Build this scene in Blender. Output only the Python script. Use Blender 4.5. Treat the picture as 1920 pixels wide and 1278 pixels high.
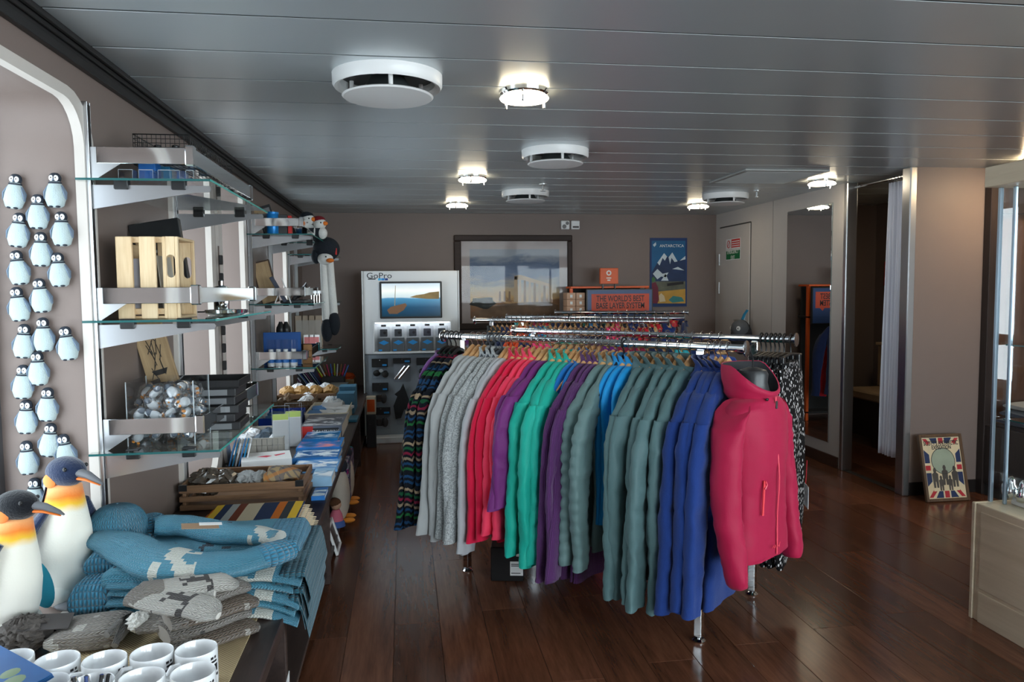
import bpy, math, random
from mathutils import noise as mnoise
from mathutils import Matrix, Vector
PI = math.pi
for o in list(bpy.data.objects): bpy.data.objects.remove(o)
SC = bpy.context.scene; COL = SC.collection

# ---------------------------------------------------------------- camera
F = 1400.0; CAM = Vector((0, 0, 1.42))
_cy = Vector((-200, 94, -F)).normalized()
_cx = Vector((10680, 194, -F)); _cx = (_cx - _cx.dot(_cy) * _cy).normalized()
_cz = _cx.cross(_cy)
RM = Matrix((_cx, _cy, _cz))                      # world direction = RM @ camera direction
cd = bpy.data.cameras.new('camera'); cam = bpy.data.objects.new('camera', cd); COL.objects.link(cam)
cd.sensor_width = 36; cd.lens = F / 1920 * 36; cd.clip_start = .02; cd.clip_end = 2000
cam.matrix_world = Matrix.Translation(CAM) @ RM.to_4x4()
SC.camera = cam

def at(x, y, X=None, Y=None, Z=None):
    """pixel of the photograph -> point on a known plane of the room"""
    d = RM @ Vector((x - 960, 639 - y, -F))
    t = (X - CAM.x) / d.x if X is not None else (Y - CAM.y) / d.y if Y is not None else (Z - CAM.z) / d.z
    return CAM + d * t

# ---------------------------------------------------------------- sky and exposure
w = bpy.data.worlds.new('sky'); SC.world = w; w.use_nodes = True
wn = w.node_tree.nodes; wn.clear()
bg = wn.new('ShaderNodeBackground'); wo = wn.new('ShaderNodeOutputWorld')
bg.inputs[0].default_value = (.83, .93, 1.0, 1); bg.inputs[1].default_value = 7.0
w.node_tree.links.new(bg.outputs[0], wo.inputs[0])
SC.view_settings.view_transform = 'Standard'; SC.view_settings.look = 'None'
SC.cycles.transparent_max_bounces = 24
SC.view_settings.exposure = 1.45; SC.view_settings.gamma = 1.0; SC.view_settings.use_curve_mapping = False

XW, YB, XR, ZC = -1.02, 7.72, 3.33, 2.205           # left wall, back wall, right wall, ceiling
WIN = [(-1.4, -.5), (1.72, 2.58), (3.55, 4.13), (4.36, 4.94), (5.95, 6.62)]   # window openings in the left wall (Y)
ZS, ZT, REV = .47, 2.02, .30                        # sill, head, depth of the reveal
for a, b in WIN:                                    # portals: sampling only, no light of their own
    l = bpy.data.lights.new('window_portal', 'AREA'); l.shape = 'RECTANGLE'; l.size = b - a; l.size_y = ZT - ZS
    l.cycles.is_portal = True
    o = bpy.data.objects.new('window_portal', l); COL.objects.link(o)
    o.matrix_world = Matrix.Translation((XW - REV - .03, (a + b) / 2, (ZS + ZT) / 2)) @ Matrix(((0, 0, -1), (1, 0, 0), (0, -1, 0))).to_4x4()

WREAR_FILL = [(1.0, 2.4), (2.7, 4.1)]            # assumed windows of the wall behind the camera, added for daylight (X)
WRIGHT_FILL = [(-2.2, -.9), (-.6, .7)]                    # assumed windows of the far right wall, out of view, added for daylight (Y)
def portal(m, sx, sy):
    l = bpy.data.lights.new('window_portal', 'AREA'); l.shape = 'RECTANGLE'; l.size = sx; l.size_y = sy; l.cycles.is_portal = True
    o = bpy.data.objects.new('window_portal', l); COL.objects.link(o); o.matrix_world = m
for a, b in WREAR_FILL: portal(Matrix.Translation(((a + b) / 2, -2.66, 1.35)) @ Matrix(((1, 0, 0), (0, 0, -1), (0, 1, 0))).to_4x4(), b - a, 1.3)
for a, b in WRIGHT_FILL: portal(Matrix.Translation((4.55, (a + b) / 2, 1.35)) @ Matrix(((0, 0, 1), (1, 0, 0), (0, 1, 0))).to_4x4(), b - a, 1.3)

# ---------------------------------------------------------------- mesh helpers
class MB:
    def __init__(s): s.v = []; s.f = []; s.u = {}; s.sm = True
    def add(s, vs, fs, m=None, uv=None):
        b = len(s.v)
        for p in vs:
            p = Vector(p); s.v.append(m @ p if m else p)
        for i, q in enumerate(fs):
            if uv: s.u[len(s.f)] = uv[i]
            s.f.append([b + k for k in q])
        return s
    def box(s, x0, x1, y0, y1, z0, z1, m=None):
        vs = [(x, y, z) for z in (z0, z1) for y in (y0, y1) for x in (x0, x1)]
        return s.add(vs, [(0, 2, 3, 1), (4, 5, 7, 6), (0, 1, 5, 4), (2, 6, 7, 3), (0, 4, 6, 2), (1, 3, 7, 5)], m)
    def rbox(s, x0, x1, y0, y1, z0, z1, b=.004, m=None):
        c = ((x0 + x1) / 2, (y0 + y1) / 2, (z0 + z1) / 2); h = ((x1 - x0) / 2, (y1 - y0) / 2, (z1 - z0) / 2)
        b = min(b, min(h) * .95)
        vs = []; ix = {}
        for sx in (-1, 1):
            for sy in (-1, 1):
                for sz in (-1, 1):
                    for a in range(3):
                        sg = (sx, sy, sz)
                        ix[(sx, sy, sz, a)] = len(vs)
                        vs.append(tuple(c[k] + sg[k] * (h[k] - (0 if k == a else b)) for k in range(3)))
        fs = []
        for a in range(3):
            p, q = (a + 1) % 3, (a + 2) % 3
            for sg in (-1, 1):
                r = []
                for (i, j) in ((-1, -1), (1, -1), (1, 1), (-1, 1)):
                    t = [0, 0, 0]; t[a] = sg; t[p] = i; t[q] = j; r.append(ix[(*t, a)])
                fs.append(r if sg > 0 else r[::-1])
            for i in (-1, 1):
                for j in (-1, 1):
                    t0 = [0, 0, 0]; t1 = [0, 0, 0]; t0[a] = -1; t1[a] = 1; t0[p] = t1[p] = i; t0[q] = t1[q] = j
                    r = [ix[(*t0, p)], ix[(*t1, p)], ix[(*t1, q)], ix[(*t0, q)]]
                    fs.append(r if i * j < 0 else r[::-1])
        for sx in (-1, 1):
            for sy in (-1, 1):
                for sz in (-1, 1):
                    r = [ix[(sx, sy, sz, 0)], ix[(sx, sy, sz, 1)], ix[(sx, sy, sz, 2)]]
                    fs.append(r if sx * sy * sz > 0 else r[::-1])
        return s.add(vs, fs, m)
    def loft(s, rings, m=None, closed=True, cap=(True, True)):
        n = len(rings[0]); vs = [Vector(p) for r in rings for p in r]; fs = []; uv = []
        cen = [sum((Vector(p) for p in r), Vector()) / n for r in rings]
        vv = [0.0]
        for i in range(1, len(rings)): vv.append(vv[-1] + max((Vector(rings[i][0]) - Vector(rings[i - 1][0])).length, (cen[i] - cen[i - 1]).length * .7))
        mid = rings[len(rings) // 2]; uu = [0.0]
        for j in range(n): uu.append(uu[-1] + (Vector(mid[(j + 1) % n]) - Vector(mid[j])).length)
        for i in range(len(rings) - 1):
            for j in range(n if closed else n - 1):
                k = (j + 1) % n
                fs.append((i * n + j, i * n + k, (i + 1) * n + k, (i + 1) * n + j))
                uv.append(((uu[j], vv[i]), (uu[j + 1], vv[i]), (uu[j + 1], vv[i + 1]), (uu[j], vv[i + 1])))
        if closed:
            if cap[0]: fs.append(tuple(range(n))[::-1]); uv.append([(0, 0)] * n)
            if cap[1]: fs.append(tuple((len(rings) - 1) * n + j for j in range(n))); uv.append([(0, 0)] * n)
        return s.add(vs, fs, m, uv)
    def tube(s, pts, r, n=8, m=None, cap=(True, True), flat=None):
        """tube along points; r number or list; flat=(a,b) scales the two section axes"""
        pts = [Vector(p) for p in pts]; rs = r if isinstance(r, (list, tuple)) else [r] * len(pts)
        rings = []; up = Vector((0, 0, 1)); prev = None
        for i, p in enumerate(pts):
            t = (pts[min(i + 1, len(pts) - 1)] - pts[max(i - 1, 0)]).normalized()
            if prev is None:
                a = up if abs(t.z) < .9 else Vector((1, 0, 0))
                x = (a - a.dot(t) * t).normalized()
            else: x = (prev - prev.dot(t) * t).normalized()
            prev = x; y = t.cross(x)
            fa, fb = flat or (1, 1)
            rings.append([p + (x * math.cos(2 * PI * j / n) * fa + y * math.sin(2 * PI * j / n) * fb) * rs[i] for j in range(n)])
        return s.loft(rings, m, cap=cap)
    def lathe(s, prof, n=24, m=None, cap=(True, True)):
        return s.loft([[(r * math.cos(2 * PI * j / n), r * math.sin(2 * PI * j / n), z) for j in range(n)] for r, z in prof], m, cap=cap)
    def ell(s, c, r, n=14, k=9, m=None, p=1.0):
        rings = []
        for i in range(k + 1):
            a = -PI / 2 + PI * (i + .02) / (k + .04); ca = max(math.cos(a), .02) ** p
            rings.append([(c[0] + r[0] * ca * math.cos(2 * PI * j / n), c[1] + r[1] * ca * math.sin(2 * PI * j / n), c[2] + r[2] * math.sin(a)) for j in range(n)])
        return s.loft(rings, m)
    def prism(s, pts, d0, d1, axis='y', m=None):
        """polygon of (a,b) extruded: axis y -> (a,d,b); x -> (d,a,b); z -> (a,b,d)"""
        g = {'y': lambda a, b, d: (a, d, b), 'x': lambda a, b, d: (d, a, b), 'z': lambda a, b, d: (a, b, d)}[axis]
        n = len(pts); vs = [g(a, b, d0) for a, b in pts] + [g(a, b, d1) for a, b in pts]
        fs = [tuple(range(n)), tuple(range(2 * n - 1, n - 1, -1))] + [(i, i + n, (i + 1) % n + n, (i + 1) % n) for i in range(n)]
        return s.add(vs, fs, m)
    def quad(s, a, b, c, d, m=None): return s.add([a, b, c, d], [(0, 1, 2, 3)], m, [((0, 0), (1, 0), (1, 1), (0, 1))])
    def mesh(s, name, ang=35, fix=True):
        me = bpy.data.meshes.new(name); me.from_pydata([tuple(p) for p in s.v], [], s.f)
        if s.u:
            ul = me.uv_layers.new(name='UVMap')
            for pi, uvs in s.u.items():
                pl = me.polygons[pi]
                for k, li in enumerate(pl.loop_indices): ul.data[li].uv = uvs[k]
        if fix:
            import bmesh
            bm = bmesh.new(); bm.from_mesh(me); bmesh.ops.recalc_face_normals(bm, faces=bm.faces); bm.to_mesh(me); bm.free()
        me.update()
        if s.sm:
            me.shade_smooth()
            if ang is not None: me.set_sharp_from_angle(angle=math.radians(ang))
        return me

def link(name, me, mat=None, parent=None, loc=None, rot=None):
    o = bpy.data.objects.new(name, me); COL.objects.link(o)
    if mat and me and not len(me.materials): me.materials.append(mat)
    if parent: o.parent = parent
    if loc: o.location = loc
    if rot: o.rotation_euler = rot
    return o
def obj(name, mb, mat, parent=None, loc=None, rot=None, ang=35): return link(name, mb.mesh(name, ang), mat, parent, loc, rot)
def tag(o, label, cat, group=None):
    o['label'] = label; o['category'] = cat
    if group: o['group'] = group
    return o
def thing(name, label, cat, loc=(0, 0, 0), rotz=0, group=None, rot=None):
    o = bpy.data.objects.new(name, None); COL.objects.link(o); o.empty_display_size = .05
    o.location = loc; o.rotation_euler = rot or (0, 0, rotz)
    return tag(o, label, cat, group)
def struct(name, mb, mat, parent=None, label=None):
    o = obj(name, mb, mat, parent)
    if not parent: o['kind'] = 'structure'
    if label: o['label'] = label
    return o
def dup(root, loc=None, rot=None, label=None, group=None):
    r = root.copy(); COL.objects.link(r)
    if loc is not None: r.location = loc
    if rot is not None: r.rotation_euler = rot
    if label: r['label'] = label
    if group: r['group'] = group
    for ch in list(root.children):
        c = ch.copy(); COL.objects.link(c); c.parent = r
        for g in list(ch.children):
            d = g.copy(); COL.objects.link(d); d.parent = c
    return r
def text(s, size, mat, parent, loc, rot, name='lettering', ax='CENTER', ext=.0006, sx=1.0, bold=0.0, sp=1.0):
    cu = bpy.data.curves.new('t', 'FONT'); cu.body = s; cu.size = size; cu.align_x = ax; cu.align_y = 'CENTER'; cu.extrude = ext; cu.offset = bold
    cu.space_line = .85; cu.space_character = sp; cu.resolution_u = 3
    t = bpy.data.objects.new('t', cu); COL.objects.link(t)
    me = bpy.data.meshes.new_from_object(t.evaluated_get(bpy.context.evaluated_depsgraph_get())); bpy.data.objects.remove(t)
    if sx != 1: me.transform(Matrix.Diagonal((sx, 1, 1, 1)))
    me.materials.clear()
    return link(name, me, mat, parent, loc, rot)
ORD = ['first', 'second', 'third', 'fourth', 'fifth', 'sixth', 'seventh', 'eighth', 'ninth', 'tenth', 'eleventh', 'twelfth', 'thirteenth', 'fourteenth', 'fifteenth', 'sixteenth', 'seventeenth', 'eighteenth', 'nineteenth', 'twentieth',
       'twenty-first', 'twenty-second', 'twenty-third', 'twenty-fourth', 'twenty-fifth', 'twenty-sixth', 'twenty-seventh', 'twenty-eighth', 'twenty-ninth', 'thirtieth']

# ---------------------------------------------------------------- materials
def srgb(*c):
    return tuple(((x / 255) / 12.92 if x <= 10 else ((x / 255 + .055) / 1.055) ** 2.4) for x in c) + (1,)
class NT:
    def __init__(s, name):
        s.m = bpy.data.materials.new(name); s.m.use_nodes = True; s.t = s.m.node_tree; s.n = s.t.nodes
        s.b = s.n['Principled BSDF']; s.out = s.n['Material Output']
    def add(s, t, **kw):
        n = s.n.new('ShaderNode' + t)
        for k, v in kw.items(): setattr(n, k, v)
        return n
    def ln(s, a, b): s.t.links.new(a, b)
    def math(s, op, a, b=None, c=None):
        n = s.add('Math', operation=op)
        for i, v in enumerate((a, b, c)):
            if v is None: continue
            if isinstance(v, (int, float)): n.inputs[i].default_value = v
            else: s.ln(v, n.inputs[i])
        return n.outputs[0]
    def coord(s, k='Object'): return s.add('TexCoord').outputs[k]
    def xyz(s, v):
        n = s.add('SeparateXYZ'); s.ln(v, n.inputs[0]); return n.outputs
    def mapv(s, v, scale=(1, 1, 1), loc=(0, 0, 0), rot=(0, 0, 0)):
        n = s.add('Mapping'); s.ln(v, n.inputs[0]); n.inputs[1].default_value = loc; n.inputs[2].default_value = rot; n.inputs[3].default_value = scale
        return n.outputs[0]
    def noise(s, v, sc, det=3, rough=.5, dist=0):
        n = s.add('TexNoise'); s.ln(v, n.inputs['Vector']); n.inputs['Scale'].default_value = sc; n.inputs['Detail'].default_value = det
        n.inputs['Roughness'].default_value = rough; n.inputs['Distortion'].default_value = dist; return n.outputs[0]
    def ramp(s, v, stops, mode='LINEAR'):
        n = s.add('ValToRGB'); s.ln(v, n.inputs[0]); n.color_ramp.interpolation = mode
        e = n.color_ramp.elements
        while len(e) < len(stops): e.new(.5)
        for q, (p, c) in zip(e, stops): q.position = p; q.color = c
        return n.outputs[0]
    def mix(s, f, a, b):
        n = s.add('Mix', data_type='RGBA')
        for i, v in ((0, f), (6, a), (7, b)):
            if isinstance(v, (int, float)): n.inputs[i].default_value = v
            elif isinstance(v, tuple): n.inputs[i].default_value = v
            else: s.ln(v, n.inputs[i])
        return n.outputs[2]
    def col(s, c):
        if isinstance(c, tuple): s.b.inputs['Base Color'].default_value = c
        else: s.ln(c, s.b.inputs['Base Color'])
    def bump(s, h, st=.3, d=.01):
        n = s.add('Bump'); s.ln(h, n.inputs['Height']); n.inputs['Strength'].default_value = st; n.inputs['Distance'].default_value = d
        s.ln(n.outputs[0], s.b.inputs['Normal'])
    def set(s, rough=.5, metal=0, spec=None, sheen=0, coat=0):
        s.b.inputs['Roughness'].default_value = rough; s.b.inputs['Metallic'].default_value = metal
        if spec is not None: s.b.inputs['Specular IOR Level'].default_value = spec
        if sheen: s.b.inputs['Sheen Weight'].default_value = sheen; s.b.inputs['Sheen Roughness'].default_value = .5
        if coat: s.b.inputs['Coat Weight'].default_value = coat; s.b.inputs['Coat Roughness'].default_value = .1
        return s
_mc = {}
def plain(name, c, rough=.5, metal=0, var=.06, bump=0, bs=60, spec=None, sheen=0, coat=0):
    """a surface of one colour with slight mottling and fine relief"""
    if name in _mc: return _mc[name]
    t = NT(name); t.set(rough, metal, spec, sheen, coat); o = t.coord()
    if var:
        n = t.noise(o, 9, 3); k = 1 + var
        t.col(t.mix(n, tuple(x * (1 - var * 1.5) for x in c[:3]) + (1,), tuple(min(1, x * (1 + var * 1.5)) for x in c[:3]) + (1,)))
    else: t.col(c)
    if bump: t.bump(t.noise(o, bs, 3, .6), bump, .006)
    _mc[name] = t.m; return t.m
def thin_glass(name, tint=(1, 1, 1, 1), refl=1.0, rough=0.0):
    t = NT(name); t.n.remove(t.b)
    tr = t.add('BsdfTransparent'); gl = t.add('BsdfGlossy'); fr = t.add('LayerWeight'); mx = t.add('MixShader')
    tr.inputs[0].default_value = tint; gl.inputs['Roughness'].default_value = rough; fr.inputs[0].default_value = .5
    f = t.math('MINIMUM', t.math('MULTIPLY', t.math('MULTIPLY_ADD', t.math('POWER', fr.outputs['Facing'], 5.0), .95, .045), refl), 1.0)
    t.ln(f, mx.inputs[0]); t.ln(tr.outputs[0], mx.inputs[1]); t.ln(gl.outputs[0], mx.inputs[2]); t.ln(mx.outputs[0], t.out.inputs[0])
    return t.m
def wood(name, c0, c1, scale=1.0, axis='x', rough=.45, coat=0, bump=.15, rnd=False, dens=1.0):
    """grain running along one axis of the object"""
    t = NT(name); t.set(rough, 0, None, 0, coat); v = t.coord()
    st = {'x': (1.2, 14, 14), 'y': (14, 1.2, 14), 'z': (14, 14, 1.2)}[axis]
    if rnd:
        oi = t.add('ObjectInfo'); cb = t.add('CombineXYZ'); k = t.math('MULTIPLY', oi.outputs['Random'], 37.0)
        t.ln(k, cb.inputs[0]); t.ln(k, cb.inputs[1]); va = t.add('VectorMath', operation='ADD'); t.ln(v, va.inputs[0]); t.ln(cb.outputs[0], va.inputs[1]); v = va.outputs[0]
    mv = t.mapv(v, tuple(a * scale for a in st))
    n1 = t.noise(mv, 1.0 * dens, 4, .55, 1.2); n2 = t.noise(mv, 7.0 * dens, 4, .6, .3)
    h = t.math('ADD', t.math('MULTIPLY', n1, .65), t.math('MULTIPLY', n2, .35))
    c = t.ramp(h, [(.3, c0), (.7, c1)])
    if rnd:
        br = t.math('MULTIPLY_ADD', oi.outputs['Random'], .55, .72); mm = t.add('Mix', data_type='RGBA', blend_type='MULTIPLY')
        cc = t.add('CombineXYZ'); [t.ln(br, cc.inputs[i]) for i in range(3)]
        mm.inputs[0].default_value = 1; t.ln(c, mm.inputs[6]); t.ln(cc.outputs[0], mm.inputs[7]); c = mm.outputs[2]
    t.col(c); t.bump(h, bump, .004)
    return t.m
def knit(name, c, nu=90, nv=110, c2=None, band=None, st=.8, kind='v', rough=.9, thr=.56, ps=14):
    """knitted stitches from the UV map, which is in metres"""
    t = NT(name); t.set(rough, 0, .2, .25); uv = t.coord('UV'); q = t.xyz(uv)
    s = t.math('FRACT', t.math('MULTIPLY', q[0], nu)); tri = t.math('ABSOLUTE', t.math('MULTIPLY_ADD', s, 2, -1))
    k = .9 if kind == 'v' else 0.0
    r = t.math('FRACT', t.math('MULTIPLY_ADD', tri, k, t.math('MULTIPLY', q[1], nv)))
    hr = t.math('SINE', t.math('MULTIPLY', r, PI)); hs = t.math('SINE', t.math('MULTIPLY', t.math('FRACT', t.math('MULTIPLY', q[0], nu * (2 if kind == 'v' else 1))), PI))
    h = t.math('MULTIPLY', t.math('POWER', hr, .6), t.math('POWER', t.math('MAXIMUM', hs, .001), .5))
    cc = t.mix(t.noise(uv, 25, 3), tuple(x * .86 for x in c[:3]) + (1,), tuple(min(1, x * 1.14) for x in c[:3]) + (1,))
    if c2:
        fl = t.add('CombineXYZ'); t.ln(t.math('FLOOR', t.math('MULTIPLY', q[0], nu)), fl.inputs[0]); t.ln(t.math('FLOOR', t.math('MULTIPLY', q[1], nv)), fl.inputs[1])
        nn = t.noise(fl.outputs[0], 1.0 / ps, 1)
        mk = t.math('GREATER_THAN', nn, thr)
        if band:
            b = t.math('MULTIPLY', t.math('GREATER_THAN', q[1], band[0]), t.math('LESS_THAN', q[1], band[1])); mk = t.math('MULTIPLY', mk, b)
        cc = t.mix(mk, cc, c2)
    t.col(cc); t.bump(h, st, .009)
    return t.m
def emit(name, c, s):
    t = NT(name); t.set(.3); t.col(c); t.b.inputs['Emission Color'].default_value = c; t.b.inputs['Emission Strength'].default_value = s; return t.m

chrome = plain('chrome', (.78, .79, .8, 1), .07, 1, 0)
steel = plain('brushed_steel', (.6, .61, .62, 1), .3, 1, .03)
black = plain('black_plastic', (.012, .012, .013, 1), .4, 0, 0)
white_p = plain('white_plastic', (.8, .8, .79, 1), .35, 0, .01)
wall_m = plain('wall_paint', srgb(122, 107, 100), .55, 0, .02, .05, 200)
wall_l = plain('light_wall_paint', srgb(196, 190, 185), .45, 0, .02, .03, 200)
frame_m = plain('window_trim_paint', srgb(200, 192, 184), .45, 0, .02)
dark_m = plain('dark_recess', (.02, .019, .018, 1), .7, 0, .1)
glass = thin_glass('clear_glass', (.97, .99, .985, 1)); tinted = thin_glass('daylight_dimming_glass', (.27, .28, .285, 1))  # window tint is added to dim daylight through the left wall
acryl = thin_glass('clear_acrylic', (.96, .97, .98, 1), 1.2, .02)
shelf_glass = thin_glass('shelf_glass', (.86, .94, .92, 1), 1.3)
edge_glass = plain('green_glass_edge', srgb(70, 170, 160), .1, 0, 0)
wood_l = wood('pale_pine', srgb(196, 162, 118), srgb(232, 208, 170), 1.2, 'z')
wood_lx = wood('pale_pine_along', srgb(196, 162, 118), srgb(232, 208, 170), 1.2, 'y')
wood_h = wood('hanger_beech', srgb(186, 134, 84), srgb(222, 178, 124), 2, 'x', .35, .3)
wood_d = wood('dark_counter_wood', srgb(46, 36, 34), srgb(74, 60, 55), 1.4, 'y', .4)
wood_b = wood('brown_crate_wood', srgb(92, 66, 46), srgb(150, 112, 80), 1.6, 'x', .6)
floor_m = wood('floor_oak', srgb(68, 39, 27), srgb(120, 76, 54), .9, 'y', .2, 0, .07, True)
oak_m = wood('pale_oak_laminate', srgb(196, 178, 150), srgb(222, 206, 180), .6, 'y', .45, 0, .05)

# ================================================================ SETTING
fl = struct('floor', MB().box(-1.1, 4.7, -2.6, YB + .1, -.08, -.006), dark_m)
PW, PL = .192, 1.38
pm = {}
def plank_mesh(w, l):
    k = (round(w, 3), round(l, 3))
    if k not in pm: pm[k] = MB().rbox(0, w - .0012, 0, l - .0012, -.006, 0, .0012).mesh('plank'); pm[k].materials.append(floor_m)
    return pm[k]
i = 0; x = -.84
while x < 4.55:
    y = -2.55 + ((i * .53) % 1.0) * PL - PL
    while y < YB:
        y0 = max(y, -2.55); l = min(y + PL, YB) - y0
        if l > .03 and y0 + l > .9: link('plank', plank_mesh(PW, l), None, fl, (x, y0, 0))
        y += PL
    x += PW; i += 1
struct('wall_rear_floor_strip', MB().box(-1.02, 4.55, -2.55, .9, -.006, -.001), floor_m, fl).name = 'rear_boards'

# ceiling of metal panels with open joints
cm = NT('ceiling_metal'); cm.set(.33, .55); cm.col((.56, .61, .63, 1))
mv = cm.mapv(cm.coord(), (2.5, .25, 1)); cm.bump(cm.noise(mv, 3, 2), .02, .004)
ce = struct('ceiling', MB().box(-1.1, 4.7, -2.6, YB + .1, ZC + .02, ZC + .1), dark_m)
CP = .332; k0 = 2.268
cpm = MB().rbox(-.975, 4.5, .006, CP - .006, 0, .003, .0005).mesh('panel'); cpm.materials.append(cm.m)
k = -15
while k0 + k * CP < YB - .05:
    y = k0 + k * CP
    if y + CP <= YB: link('panel', cpm, None, ce, (0, y, ZC))
    else: obj('panel', MB().rbox(-.975, 4.5, .006, YB - y - .002, 0, .003, .0005), cm.m, ce, (0, y, ZC))
    k += 1
dk = plain('dark_track_metal', (.05, .048, .047, 1), .45, .6, .05)
tr = MB()
for (a, b, z0, z1) in ((-1.02, -1.0, 2.135, 2.165), (-1.02, -1.006, 2.165, 2.2), (-1.004, -.994, 2.178, 2.21), (-.99, -.976, 2.19, 2.212)): tr.rbox(a, b, -2.55, YB, z0, z1, .002)
struct('trim_1', tr, dk)

# left wall: a panel with a rounded opening for each window, reveal and trim
def rrect(y0, y1, z0, z1, r, n=6):
    p = []
    for cy_, cz_, a0 in ((y1 - r, z1 - r, 0), (y0 + r, z1 - r, PI / 2), (y0 + r, z0 + r, PI), (y1 - r, z0 + r, 1.5 * PI)):
        for i in range(n + 1): a = a0 + PI / 2 * i / n; p.append((cy_ + r * math.cos(a), cz_ + r * math.sin(a)))
    return p
wl = MB(); wl.sm = True
edges = [-2.55] + [v for ab in WIN for v in ab] + [YB]
seg = [-2.55] + [(WIN[i][1] + WIN[i + 1][0]) / 2 for i in range(len(WIN) - 1)] + [YB]
RAD = .13
for i, (a, b) in enumerate(WIN):
    y0, y1 = seg[i], seg[i + 1]; inn = rrect(a, b, ZS, ZT, RAD); cy_, cz_ = (a + b) / 2, (ZS + ZT) / 2; out = []
    for j, (y, z) in enumerate(inn):
        c = j // 7; yy = (y1, y0, y0, y1)[c]; zz = (ZC + .02, ZC + .02, 0, 0)[c]
        jj = j % 7; f = jj / 6
        if c in (0, 2): q = (yy, z + (zz - z) * f) if jj < 6 else (yy, zz)
        else: q = (y + (yy - y) * f, zz) if jj < 6 else (yy, zz)
        out.append(q)
    # corners: push every point to the outline of the panel
    out = []
    for j, (y, z) in enumerate(inn):
        c = j // 7; jj = j % 7
        Y_ = (y1, y0, y0, y1)[c]; Z_ = (ZC + .02, ZC + .02, 0, 0)[c]
        if jj == 3: out.append((Y_, Z_))
        elif (jj < 3) == (c in (0, 2)): out.append((Y_, z))
        else: out.append((y, Z_))
    n = len(inn)
    vs = [(XW, *p) for p in inn] + [(XW, *p) for p in out] + [(XW - REV, *p) for p in inn] + [(XW - REV - .02, *p) for p in out]
    fs = []
    for j in range(n):
        k = (j + 1) % n
        fs += [(j, k, n + k, n + j), (j, 2 * n + j, 2 * n + k, k), (2 * n + j, 3 * n + j, 3 * n + k, 2 * n + k)]
    wl.add(vs, fs)
struct('wall_left', wl, wall_m)
for i, (a, b) in enumerate(WIN):
    o_ = rrect(a - .075, b + .075, ZS - .075, ZT + .03, RAD + .05); n_ = rrect(a + .005, b - .005, ZS + .005, ZT - .005, RAD); n = len(n_)
    t = MB(); vs = [(XW + .018, *p) for p in n_] + [(XW + .018, *p) for p in o_] + [(XW - .012, *p) for p in n_] + [(XW, *p) for p in o_]; fs = []
    for j in range(n): k = (j + 1) % n; fs += [(j, k, n + k, n + j), (j, 2 * n + j, 2 * n + k, k), (n + j, n + k, 3 * n + k, 3 * n + j)]
    t.add(vs, fs)
    wd = struct('window_%d' % (i + 1), t, frame_m)
    sash_o = rrect(a - .01, b + .01, ZS - .01, ZT + .01, RAD + .01); sash_i = rrect(a + .035, b - .035, ZS + .035, ZT - .035, RAD - .03)
    s_ = MB(); vs = [(XW - REV + .03, *p) for p in sash_i] + [(XW - REV + .03, *p) for p in sash_o] + [(XW - REV - .01, *p) for p in sash_i]; fs = []
    for j in range(n): k = (j + 1) % n; fs += [(j, k, n + k, n + j), (j, 2 * n + j, 2 * n + k, k)]
    s_.add(vs, fs); obj('sash', s_, plain('sash_metal', (.12, .12, .125, 1), .4, .5, 0), wd)
    g = MB(); g.add([(XW - REV, *p) for p in sash_i], [tuple(range(n))]); obj('pane', g, tinted, wd)

struct('wall_back', MB().box(-1.1, XR + 1.4, YB, YB + .08, 0, ZC + .02), wall_m)
def pierced(name, holes, lo, hi, z0, z1, put, mat):
    """wall with plain rectangular windows, each with frame and pane"""
    m = MB(); e = [lo] + [v for ab in holes for v in ab] + [hi]
    for i in range(0, len(e), 2): put(m, e[i], e[i + 1], 0, ZC + .02)
    for a, b in holes: put(m, a, b, 0, z0); put(m, a, b, z1, ZC + .02)
    return struct(name, m, mat)
pierced('wall_rear', WREAR_FILL, -1.1, 4.7, .7, 2.0, lambda m, a, b, c, d: m.box(a, b, -2.63, -2.55, c, d), wall_m)
for i, (a, b) in enumerate(WREAR_FILL):  # frames and panes of the assumed rear windows, added to light the room
    f = MB(); [f.rbox(*q, .004) for q in ((a - .05, a, -2.64, -2.53, .65, 2.05), (b, b + .05, -2.64, -2.53, .65, 2.05), (a, b, -2.64, -2.53, .65, .7), (a, b, -2.64, -2.53, 2.0, 2.05))]
    wd = struct('window_%d' % (i + 6), f, frame_m); obj('pane', MB().quad((a, -2.6, .7), (b, -2.6, .7), (b, -2.6, 2), (a, -2.6, 2)), glass, wd)
# right side: light wall with the exit door, cubicle opening, partition
YM, YP = 5.33, 4.57
struct('wall_right', MB().box(XR, XR + .07, YM, YB, 0, ZC + .02), wall_l)
struct('wall_partition', MB().box(XR, 3.89, YP, YP + .07, .09, ZC + .02), wall_m)
struct('wall_cubicle', MB().box(4.55, 4.62, YP, YB, 0, ZC + .02).box(3.89, 4.55, YP + .001, YP + .07, 0, ZC + .02).box(XR + .07, 4.55, 6.75, 6.82, 0, ZC + .02), wall_m)
pierced('wall_far_right', WRIGHT_FILL, -2.55, YP, .7, 2.0, lambda m, a, b, c, d: m.box(4.45, 4.52, a, b, c, d), wall_m)
for i, (a, b) in enumerate(WRIGHT_FILL):  # unseen side windows, added to bring in more daylight
    f = MB(); [f.rbox(*q, .004) for q in ((4.43, 4.53, a - .05, a, .65, 2.05), (4.43, 4.53, b, b + .05, .65, 2.05), (4.43, 4.53, a, b, .65, .7), (4.43, 4.53, a, b, 2.0, 2.05))]
    wd = struct('window_%d' % (i + 8), f, frame_m); obj('pane', MB().quad((4.5, a, .7), (4.5, b, .7), (4.5, b, 2), (4.5, a, 2)), glass, wd)
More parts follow.
